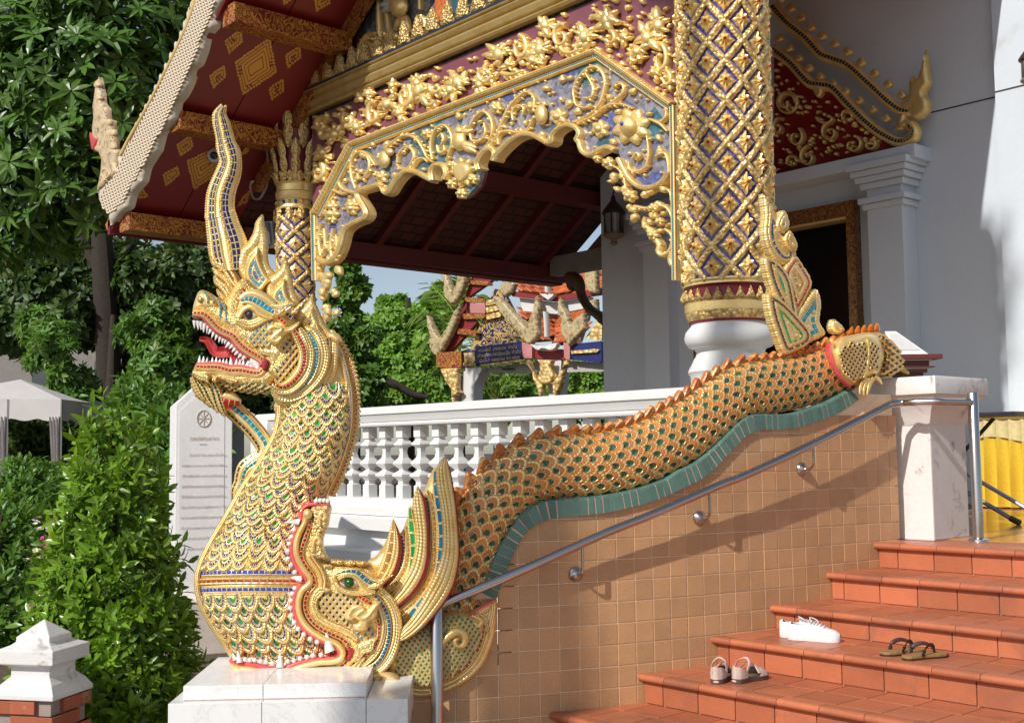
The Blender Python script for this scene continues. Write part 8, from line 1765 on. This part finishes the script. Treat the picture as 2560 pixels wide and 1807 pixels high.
# ================================================================ BRICK FENCE POST, TENT, HOUSE
dB_ = 55*U; c = dist_at(96*1.115, 1600*1.115, dB_); bp = thing('brick_post', 'orange brick fence post with moulded white pyramid cap at the lower left', 'post', (c[0], c[1], 0))
zP = lambda D_: CAM[2]-(D_*1.115-1135)/FPX*dB_; hwB = 0.172; ang = 0.62
ca_, sa_ = math.cos(ang), math.sin(ang); bx_, by_ = np.array([ca_, sa_, 0]), np.array([-sa_, ca_, 0]); RB = np.stack([bx_, by_, np.array([0, 0, 1.0])], 1)
def lsq(L, nm, mt, bev=0.005):
    mb = MB(); mb.lathe(L, (0, 0, 0), sq=True); put(nm, mb.mesh(nm, mt, 0, bev), bp, frame((c[0], c[1], 0), bx_, by_, (0, 0, 1)))
lsq([(hwB+0.005, zP(1545)), (hwB+0.005, zP(1535)), (hwB-0.025, zP(1515)), (hwB-0.06, zP(1500)), (hwB-0.06, zP(1478)), (hwB-0.01, zP(1470)), (hwB-0.01, zP(1440)), (hwB-0.055, zP(1432)), (hwB-0.075, zP(1425)), (hwB-0.075, zP(1415)), (0.0, zP(1380))], 'cap', m_oldwhite)
m_brick = M('orange_brick', (0.36, 0.095, 0.045), 0.8, nscale=6, namt=0.25, fine=50, famt=0.2, rand=0.25, bump=0.5, dirt=((0.42, 0.28, 0.18), 8, 0.58, 0.72)); m_hole = M('brick_hole', (0.02, 0.012, 0.01), 0.9)
put('mortar', MB().box((0, 0, zP(1545)/2), (2*hwB-0.05, 2*hwB-0.05, zP(1545))).mesh('mortar', M('brick_mortar', (0.30, 0.24, 0.20), 0.9)), bp, frame((c[0], c[1], 0), bx_, by_, (0, 0, 1)))
rowh = (zP(1545)-zP(1577)); bm_long = None
for j in range(int(zP(1545)/rowh)):
    z = zP(1545)-(j+0.5)*rowh-0.002
    for sd in range(4):
        a = ang+sd*PI/2; dx, dy = np.array([math.cos(a), math.sin(a), 0]), np.array([-math.sin(a), math.cos(a), 0])
        L_ = 2*hwB-0.115 if (j+sd) % 2 else 0.085
        if (j+sd) % 2: cc = -dy*(hwB-0.05)+dx*0.052; 
        for L_, off in (((2*hwB-0.104), 0.052),) if (j+sd) % 2 else (((2*hwB-0.104), -0.052),):
            mb = MB().box((0, 0, 0), (L_, 0.098, rowh-0.010)); 
            if (j+sd) % 2 == 0:
                pass
            ob = put('brick', mb.mesh('brick', m_brick, 0, 0.003), bp, frame(np.array([c[0], c[1], z])-dy*(hwB-0.05)+dx*off, dx, dy, (0, 0, 1)))
            for hx in (-0.03, 0.03):
                if (j+sd) % 2 and j % 2: 
                    put('brick_hole', MB().lathe([(0.011, 0), (0.011, 0.002)], seg=10).mesh('brick_hole', m_hole), ob, frame((L_/2+0.0005, hx*0.8, 0), (0, 1, 0), (0, 0, 1), (1, 0, 0)))
# white gazebo tent
dG = 185*U; tent = thing('gazebo_tent', 'white fabric gazebo tent with scalloped valance at the far left', 'tent', tuple(dist_at(60*1.115, 1000*1.115, dG)*[1, 1, 0]))
m_tent = M('tent_fabric', (0.56, 0.53, 0.52), 0.8, nscale=3, namt=0.12, fine=20, famt=0.05, bump=0.15)
tp = lambda x, y, d=dG: dist_at(x*1.115, y*1.115, d)
cR, cF = tp(138, 895), tp(-190, 893, dG*1.0); bkv = bk*2.6; ap = (cR+cF)/2+bkv/2+np.array([0, 0, 0.42])
q = [cR, cR+bkv, cF+bkv, cF]
MB().add(q+[ap], [(3, 0, 4), (0, 1, 4), (1, 2, 4), (2, 3, 4)]).obj('canopy', m_tent, tent, 0)
for a, b_ in ((0, 3), (0, 1)):
    pa_, pb2 = q[a], q[b_]; nn = 33; mb = MB(); V = []
    for i in range(nn): f = i/(nn-1); p = pa_+(pb2-pa_)*f; V += [p, p-np.array([0, 0, 0.33+0.05*abs(math.sin(f*PI*6))])]
    mb.add(V, [(2*i, 2*i+1, 2*i+3, 2*i+2) for i in range(nn-1)]).obj('valance', m_tent, tent, 0)
for p, fl_ in ((cR, 1), (tp(18, 895), 0)):
    V = []; n_ = 12; 
    for j in range(9):
        z0 = p[2]-0.30-j*(p[2]-0.30-0.05)/8; wd = 0.20-0.12*min(j/6, 1) if fl_ else 0.24-0.10*math.sin(j/8*PI*0.7)
        for i in range(n_): f = i/(n_-1); V.append(p+(-rt)*(f*wd)+bk*(0.04*math.sin(i*2.1+j*0.2))+np.array([0, 0, z0-p[2]]))
    MB().add(V, [(j*n_+i, j*n_+i+1, (j+1)*n_+i+1, (j+1)*n_+i) for j in range(8) for i in range(n_-1)]).obj('leg_curtain', m_tent, tent, 1.2)
    MB().tube([p*[1, 1, 0], p], 0.02, 8).obj('leg', m_steel, tent)
ho = thing('house', 'pale house with a dull red roof glimpsed between the left trees', 'house', tuple(dist_at(170*1.115, 800*1.115, 420*U)*[1, 1, 0]))
hc = dist_at(190, 800, 420*U)*[1, 1, 0]; RH = np.stack([rt, bk, np.array([0, 0, 1.0])], 1); ztop = dist_at(190, 770, 420*U)[2]
MB().box(hc+[0, 0, ztop/2], (12, 6, ztop), R=RH).obj('wall', M('house_wall', (0.22, 0.20, 0.18), 0.8), ho, 0)
V = [hc+rt*a+bk*b_+np.array([0, 0, z]) for a, b_, z in ((-6.6, -3.6, ztop-.2), (6.6, -3.6, ztop-.2), (6.6, 3.6, ztop-.2), (-6.6, 3.6, ztop-.2), (-6.6, 0, ztop+1.9), (6.6, 0, ztop+1.9))]
MB().add(V, [(0, 1, 5, 4), (2, 3, 4, 5), (0, 4, 3), (1, 2, 5)]).obj('roof', M('house_roof', (0.30, 0.07, 0.06), 0.7), ho, 0)
for k in range(5): MB().box(hc+rt*(-4.6+2.3*k)-bk*3.02+np.array([0, 0, ztop*0.62]), (0.9, 0.06, 1.0), R=RH).obj('window', M('house_window', (0.06, 0.07, 0.08), 0.2), ho, 0)

# ================================================================ SMALL THINGS ON THE STAIRS AND TERRACE
def outline(L, wd, heel=0.75, waist=0.82, n=28, skew=0.10):
    """shoe sole outline, heel at x = 0, toe at x = L"""
    top, bot = [], []
    for i in range(n):
        f = i/(n-1); w_ = wd/2*(np.interp(f, [0, .06, .18, .42, .70, .86, .96, 1], [0.30, heel*0.85, heel, waist*0.9, 1.0, 0.92, 0.55, 0.20])); c_ = skew*wd*(math.sin(f*PI*0.9)-0.3)
        top.append((f*L, c_+w_)); bot.append((f*L, c_-w_))
    return top+bot[::-1]
def shoe_obj(nm, label, cat, P, hdg, group, mirror):
    o = thing(nm, label, cat, tuple(P), group); return o, Matrix(((math.cos(hdg), -math.sin(hdg), 0, P[0]), (math.sin(hdg), math.cos(hdg), 0, P[1]), (0, 0, 1, P[2]), (0, 0, 0, 1))) @ Matrix.Diagonal((1, -1 if mirror else 1, 1, 1))
def loft(secs, m=0):
    n = len(secs[0]); mb = MB(); V = [p for s_ in secs for p in s_]
    return mb.add(V, [(i*n+k, i*n+k+1, (i+1)*n+k+1, (i+1)*n+k) for i in range(len(secs)-1) for k in range(n-1)], m)
m_canvas = M('white_leather', (0.70, 0.70, 0.70), 0.45, nscale=20, namt=0.05, bump=0.05); m_rub = M('white_rubber', (0.68, 0.68, 0.67), 0.5, nscale=20, namt=0.05)
m_lining = M('tan_lining', (0.42, 0.33, 0.20), 0.8)
def sneaker(P, hdg, label, mirror, group):
    o, Mx = shoe_obj('white_sneaker', label, 'sneaker', P, hdg, group, mirror); L = 0.275; ol = outline(L, 0.098)
    mb = MB().prism([(x, y, 0.0) for x, y in ol], (0, 0, 0.028)); put('sole', mb.mesh('sole', m_rub, 0.6, 0.004), o, Mx)
    n = 28; top, bot = ol[:n], ol[n:][::-1]; secs = []
    hts = np.interp(np.linspace(0, 1, n), [0, .05, .25, .45, .60, .78, .93, 1], [0.062, 0.072, 0.066, 0.072, 0.066, 0.044, 0.034, 0.018])
    for i in range(n):
        (x, a), (_, b_) = top[i], bot[i]; c_, w_ = (a+b_)/2, (a-b_)/2*0.95; h = hts[i]; op = 0.40 < 0.5 and 0.06 < i/(n-1) < 0.42; row = []
        for k in range(13):
            t_ = PI*k/12; yy = math.cos(t_); zz_ = math.sin(t_)**0.55
            if op and 4 <= k <= 8: zz_ = 1.0; yy = math.cos(t_)*1.0
            row.append((x, c_+w_*yy*(1 if not op else (1.0 if abs(yy) > .5 else 1.0)), 0.026+h*zz_))
        secs.append(row)
    mb = loft(secs); F = []
    for fi, f in enumerate(mb.f):
        i, k = divmod(fi, 12)
        if 0.06 < i/(n-1) < 0.40 and 3 <= k <= 8: continue
        F.append(f)
    mb.f = F; mb.m = [0]*len(F); put('upper', mb.mesh('upper', m_canvas, 1.0), o, Mx)
    mb = MB(); mb.add([(top[i][0], (top[i][1]+bot[i][1])/2+s_*(top[i][1]-bot[i][1])*0.38, 0.045) for i in range(2, 14) for s_ in (1, -1)], [(2*i, 2*i+1, 2*i+3, 2*i+2) for i in range(11)]); put('lining', mb.mesh('lining', m_lining, 0), o, Mx)
    for k in range(5):
        x = 0.125+k*0.017; z = float(np.interp(x/L, np.linspace(0, 1, n), hts))+0.031; put('lace', MB().tube([(x, -0.026, z-0.010), (x+0.004, 0.0, z), (x, 0.030, z-0.008)], 0.0035, 6).mesh('lace', m_rub), o, Mx)
    put('lace', MB().tube(spl(np.array([(0.125, 0.0, 0.105), (0.11, 0.03, 0.118), (0.14, 0.045, 0.105), (0.16, 0.03, 0.085), (0.19, 0.05, 0.06)]), 4), 0.003, 6).mesh('lace', m_rub), o, Mx)
    put('tongue', MB().add([(0.10, -0.018, 0.105), (0.10, 0.024, 0.105), (0.17, 0.020, 0.085), (0.17, -0.015, 0.085)], [(0, 1, 2, 3)]).mesh('tongue', m_canvas, 0), o, Mx)
zt2, zt1 = zt(-1.05), zt(-2.44)
g1 = 'pair of white sneakers on the stairs'
p = hZ(1966, 1598, zt2); q = hZ(2084, 1606, zt2); hdg = math.atan2((q-p)[1], (q-p)[0])
sneaker(p+np.array([0, 0.02, 0]), hdg, 'nearer of the two white sneakers, its whole side showing', False, g1)
sneaker(p+np.array([-0.080, 0.055, 0]), hdg+0.05, 'farther of the two white sneakers, mostly hidden with only heel showing', True, g1)
m_ff = M('brown_flipflop_sole', (0.30, 0.16, 0.05), 0.7, nscale=20, namt=0.2, bump=0.2); m_ffd = M('dark_rubber', (0.03, 0.02, 0.015), 0.6); m_strap = M('dark_brown_strap', (0.045, 0.022, 0.018), 0.5)
def flipflop(P, hdg, label, mirror, group):
    o, Mx = shoe_obj('flip_flop', label, 'sandal', P, hdg, group, mirror); ol = outline(0.265, 0.100, 0.74, 0.86)
    put('outsole', MB().prism([(x, y, 0.0) for x, y in ol], (0, 0, 0.008)).mesh('outsole', m_ffd, 0), o, Mx); put('footbed', MB().prism([(x, y, 0.0081) for x, y in ol], (0, 0, 0.013)).mesh('footbed', m_ff, 0, 0.003), o, Mx)
    for yy in (0.050, -0.036):
        pth = spl(np.array([(0.085, yy, 0.018), (0.105, yy*1.0, 0.052), (0.145, yy*0.62, 0.066), (0.185, yy*0.2+0.004, 0.052), (0.198, 0.008, 0.020)]), 6); put('strap', MB().tube(pth, np.interp(np.linspace(0, 1, len(pth)), [0, .5, 1], [0.012, 0.010, 0.005]), 8, ry=0.0035, side=(0.6, 0, 0.8)).mesh('strap', m_strap, 1.0), o, Mx)
g2 = 'pair of brown flip flops on the stairs'
p = hZ(2060+690/3.472, 1340+1075/3.472, zt2); q = hZ(2060+985/3.472, 1340+1045/3.472, zt2); d = q-p; hdg = math.atan2(d[1], d[0])
flipflop(p, hdg, 'nearer brown flip flop whose toe points to the right', False, g2)
p2 = hZ(2060+505/3.472, 1340+1040/3.472, zt2); flipflop(p2, hdg+0.06, 'farther brown flip flop lying partly behind the other one', True, g2)
m_sand = M('beige_sandal', (0.55, 0.42, 0.36), 0.6, nscale=30, namt=0.12, bump=0.2); m_sole = M('brown_rubber_sole', (0.085, 0.055, 0.045), 0.7, nscale=20, namt=0.2)
def sandal(P, hdg, label, mirror, group):
    o, Mx = shoe_obj('beige_sandal', label, 'sandal', P, hdg, group, mirror); L = 0.245; ol = outline(L, 0.092, 0.80, 0.86); n = 28; top, bot = ol[:n], ol[n:][::-1]
    put('sole', MB().prism([(x, y, 0.0) for x, y in ol], (0, 0, 0.024)).mesh('sole', m_sole, 0, 0.004), o, Mx)
    put('heel_badge', MB().ball((-0.002+0.004, 0.0, 0.012), (0.006, 0.016, 0.007), 10, 6).mesh('heel_badge', m_sand), o, Mx)
    secs = []
    for i in range(0, 9):
        (x, a), (_, b_) = top[i], bot[i]; h = np.interp(i, [0, 3, 8], [0.060, 0.056, 0.030]); c_, w_ = (a+b_)/2, (a-b_)/2
        secs.append([(x, c_+w_*0.98, 0.024), (x, c_+w_*1.0, 0.024+h*0.5), (x+0.002, c_+w_*0.86, 0.024+h)]); 
    A_ = loft(secs); secs2 = [[(p_[0], 2*((top[i][1]+bot[i][1])/2)-p_[1], p_[2]) for p_ in s_][::-1] for i, s_ in enumerate(secs)]; B_ = loft(secs2); A_.add(B_.v, B_.f)
    (x, a), (_, b_) = top[0], bot[0]; m_ = len(secs[0]); A_.add([(x-0.0, a, 0.024), (x-0.006, (a+b_)/2, 0.024), (x, b_, 0.024), (x+0.002, a*0.86, 0.084), (x-0.004, (a+b_)/2, 0.090), (x+0.002, b_*0.86, 0.084)], [(0, 1, 4, 3), (1, 2, 5, 4)])
    put('heel_cup', A_.mesh('heel_cup', m_sand, 1.0), o, Mx)
    secs = []
    for i in range(17, 28):
        (x, a), (_, b_) = top[i], bot[i]; c_, w_ = (a+b_)/2, (a-b_)/2; h = np.interp(i, [17, 21, 27], [0.045, 0.040, 0.010]); secs.append([(x, c_+w_*math.cos(PI*k/10), 0.022+h*math.sin(PI*k/10)**0.6) for k in range(11)])
    put('toe_cap', loft(secs).mesh('toe_cap', m_sand, 1.0), o, Mx)
    put('strap', MB().tube(spl(np.array([(0.045, 0.042, 0.060), (0.075, 0.036, 0.100), (0.095, 0.0, 0.118), (0.085, -0.030, 0.095), (0.06, -0.036, 0.060)]), 6), 0.008, 8, ry=0.003, side=(1, 0, 0.3)).mesh('strap', m_sand, 1.0), o, Mx)
    put('strap', MB().tube(spl(np.array([(0.07, 0.042, 0.045), (0.12, 0.030, 0.082), (0.145, -0.01, 0.074), (0.15, -0.038, 0.040)]), 6), 0.008, 8, ry=0.003, side=(1, 0, 0.3)).mesh('strap', m_sand, 1.0), o, Mx)
    put('lining', MB().add([(top[i][0], (top[i][1]+bot[i][1])/2+s_*(top[i][1]-bot[i][1])*0.42, 0.0245) for i in range(1, 20) for s_ in (1, -1)], [(2*i, 2*i+1, 2*i+3, 2*i+2) for i in range(18)]).mesh('lining', M('brown_insole', (0.16, 0.10, 0.07), 0.8), 0), o, Mx)
g3 = 'pair of beige strapped sandals on the stairs'
pL = hZ(1560+800/3.472, 1340+1285/3.472, zt1); pR = hZ(1560+955/3.472, 1340+1278/3.472, zt1)
sandal(pL, math.radians(118), 'left sandal of the beige pair turned slightly to the left', True, g3); sandal(pR, math.radians(86), 'right sandal of the beige pair turned slightly to the right', False, g3)
# draped table, folding table, case behind the pillar
tb_ = thing('draped_table', 'table with pleated shiny yellow skirt and lace edge on the terrace', 'table', tuple(hZ(2470, 1272, Fl))); m_sat = M('yellow_satin', (0.72, 0.50, 0.05), 0.28, nscale=4, namt=0.10, bump=0.05); m_lace = M('lace_cloth', (0.62, 0.52, 0.26), 0.7, nscale=25, namt=0.3, bump=0.4)
yT_ = hZ(2470, 1272, Fl)[1]; xa_ = hY(2440, 1260, yT_)[0]; xb_ = xa_+2.6; zt_ = hY(2500, 1045, yT_)[2]; zl_ = hY(2500, 1098, yT_)[2]
nx_ = 400; V = []; UVx = np.linspace(xa_, xb_, nx_)
for z, am in ((Fl+0.02, 0.06), (Fl+0.25, 0.06), ((Fl+zt_)/2, 0.05), (zl_, 0.035), (zt_, 0.006)):
    for i, x in enumerate(UVx): ph = (x-xa_)/0.118*2*PI; V.append((x, yT_+am*(abs(math.sin(ph/2))**0.7*2-1)+0.004*math.sin(ph*3+z*9), z))
MB().add(V, [(j*nx_+i, j*nx_+i+1, (j+1)*nx_+i+1, (j+1)*nx_+i) for j in range(4) for i in range(nx_-1)]).obj('skirt', m_sat, tb_, 1.3)
V = []
for z, am in ((zl_, 0.021), (zt_+0.005, 0.010)):
    for x in UVx: V.append((x, yT_-0.012+am*(abs(math.sin((x-xa_)/0.118*PI))**0.7*2-1), z+(0.025*math.sin((x-xa_)*9) if z == zl_ else 0)))
MB().add(V, [(i, i+1, nx_+i+1, nx_+i) for i in range(nx_-1)]).obj('lace_edge', m_lace, tb_, 1.3)
MB().box(((xa_+xb_)/2, yT_+0.40, zt_+0.01), (xb_-xa_, 0.86, 0.03)).obj('tabletop', m_lace, tb_, 0)
for x in (xa_+0.1, xb_-0.1): MB().box((x, yT_+0.4, (Fl+zt_)/2), (0.05, 0.05, zt_-Fl-0.03)).obj('leg', m_wood, tb_, 0)
pf = hZ(2400+360/2.569, 1000+805/2.569, Fl); yF = pf[1]; ft = thing('folding_table', 'dark folding table with slanting tube legs in front of the yellow skirt', 'table', (pf[0]-0.4, yF+0.3, Fl))
ztp = hY(2480, 1036, yF)[2]; xe2 = hY(2550, 1040, yF)[0]; m_blk = M('black_laminate', (0.03, 0.03, 0.04), 0.35); m_tube = M('grey_tube', (0.22, 0.25, 0.32), 0.35, 0.5)
MB().box((xe2-0.75, yF+0.25, ztp), (1.5, 0.6, 0.035)).obj('tabletop', m_blk, ft, 0, 0.008)
for y in (yF, yF+0.45):
    q2 = np.array([pf[0], y, Fl+0.03]); MB().tube([q2+[-0.75, 0, 0.42], q2], 0.017, 8).obj('leg', m_tube, ft); MB().tube([q2+[-0.04, 0, 0.022], q2+[0.03, 0, -0.012]], 0.023, 8).obj('foot_cap', m_blk, ft)
    MB().tube([np.array([xe2-0.42, y, ztp-0.02]), np.array([xe2-0.95, y, ztp-0.55])], 0.016, 8).obj('brace', m_blk, ft)
dC = 73*U; CZ = lambda x, y: dist_at(2200+x/7.7, 840+y/7.7, dC)
cs = thing('notice_case', 'dark red wooden notice case with slanting white top behind the pillar cap', 'case', tuple(CZ(680, 700)))
a, b_ = CZ(390, 700), CZ(955, 712); ex_ = (b_-a)*[1, 1, 0]; Lc = np.linalg.norm(ex_); ex_ /= Lc; ey_ = np.array([-ex_[1], ex_[0], 0]); RCs = np.stack([ex_, ey_, np.array([0, 0, 1.0])], 1); zc_ = lambda y: CZ(680, y)[2]
m_case = M('dark_red_wood', (0.12, 0.03, 0.025), 0.4, nscale=8, namt=0.3); m_cream = M('cream_line', (0.60, 0.52, 0.40), 0.5)
def cbox(y0, y1, e, mt, nm): MB().box((a+ex_*Lc/2+ey_*0.15)*[1, 1, 0]+[0, 0, (zc_(y0)+zc_(y1))/2], (Lc+2*e, 0.30+2*e, zc_(y0)-zc_(y1)), R=RCs).obj(nm, mt, cs, 0, 0.002)
cbox(360, 450, 0.07, m_case, 'rim'); cbox(450, 470, 0.02, m_cream, 'inlay'); cbox(470, 580, 0.0, m_case, 'body'); cbox(580, 605, 0.03, m_case, 'ledge'); cbox(605, 630, 0.0, m_cream, 'inlay'); cbox(630, 700, -0.01, m_case, 'base')
MB().box((a+ex_*Lc/2+ey_*0.15)*[1, 1, 0]+[0, 0, (zc_(1500)+zc_(700))/2], (Lc-0.06, 0.22, zc_(700)-zc_(1500)), R=RCs).obj('stand', m_case, cs, 0)
V = [a+ex_*-0.05+ey_*-0.05, a+ex_*(Lc-0.02)+ey_*-0.05, a+ex_*(Lc-0.10)+ey_*0.36, a+ex_*0.02+ey_*0.36]; V = [np.array([v[0], v[1], zc_(355)+(0.0 if i < 2 else 0.20)]) for i, v in enumerate(V)]
MB().prism(V, (0, 0, -0.02)).obj('top_board', m_stone, cs, 0, 0.002); cen = sum(V)/4; MB().add([cen+(v-cen)*0.72+np.array([0, -0.0, 0.004]) for v in V], [(0, 1, 2, 3)]).obj('notice_sheet', M('notice_paper', (0.66, 0.64, 0.64), 0.6, nscale=30, namt=0.15), cs, 0)
band('tail_tip', zc([(370,610,4),(450,660,6),(560,720,3)], 2200, 840, 7.7), 5, mak, M('yellow_paint', (0.62, 0.38, 0.02), 0.4), 10, 5, 6, 5, 4)
# tree standing in front of the temple, out of the picture, that dapples the sunlit wall at the right
tw_ = thing('leafy_tree', 'tree standing before the temple whose leaves dapple the wall at the right', 'tree', (1.2, -17.0, 0))
sv = -np.array(SUN); rsd = np.random.default_rng(77); Pq, Dq = [], []
for i in range(260):
    wp = np.array([(-16.5+rsd.normal()*2.6)*U, YH, zt(rsd.uniform(7, 27))]); wp[0] += (wp[2]-2.6)*0.22; Pq.append(wp+sv*(25+rsd.uniform(-1.2, 1.2))); Dq.append(rsd.normal(size=3)+[0, 0, 0.6])
foliage(tw_, spr, np.array(Pq), np.array(Dq), 0.20, g_mid, seed=78)
cq = np.mean(Pq, 0); trunk(tw_, [(1.2, cq[1]-0.5, 0, 0.3), (1.4, cq[1]-0.3, cq[2]*0.5, 0.22), tuple(cq)+(0.06,)])
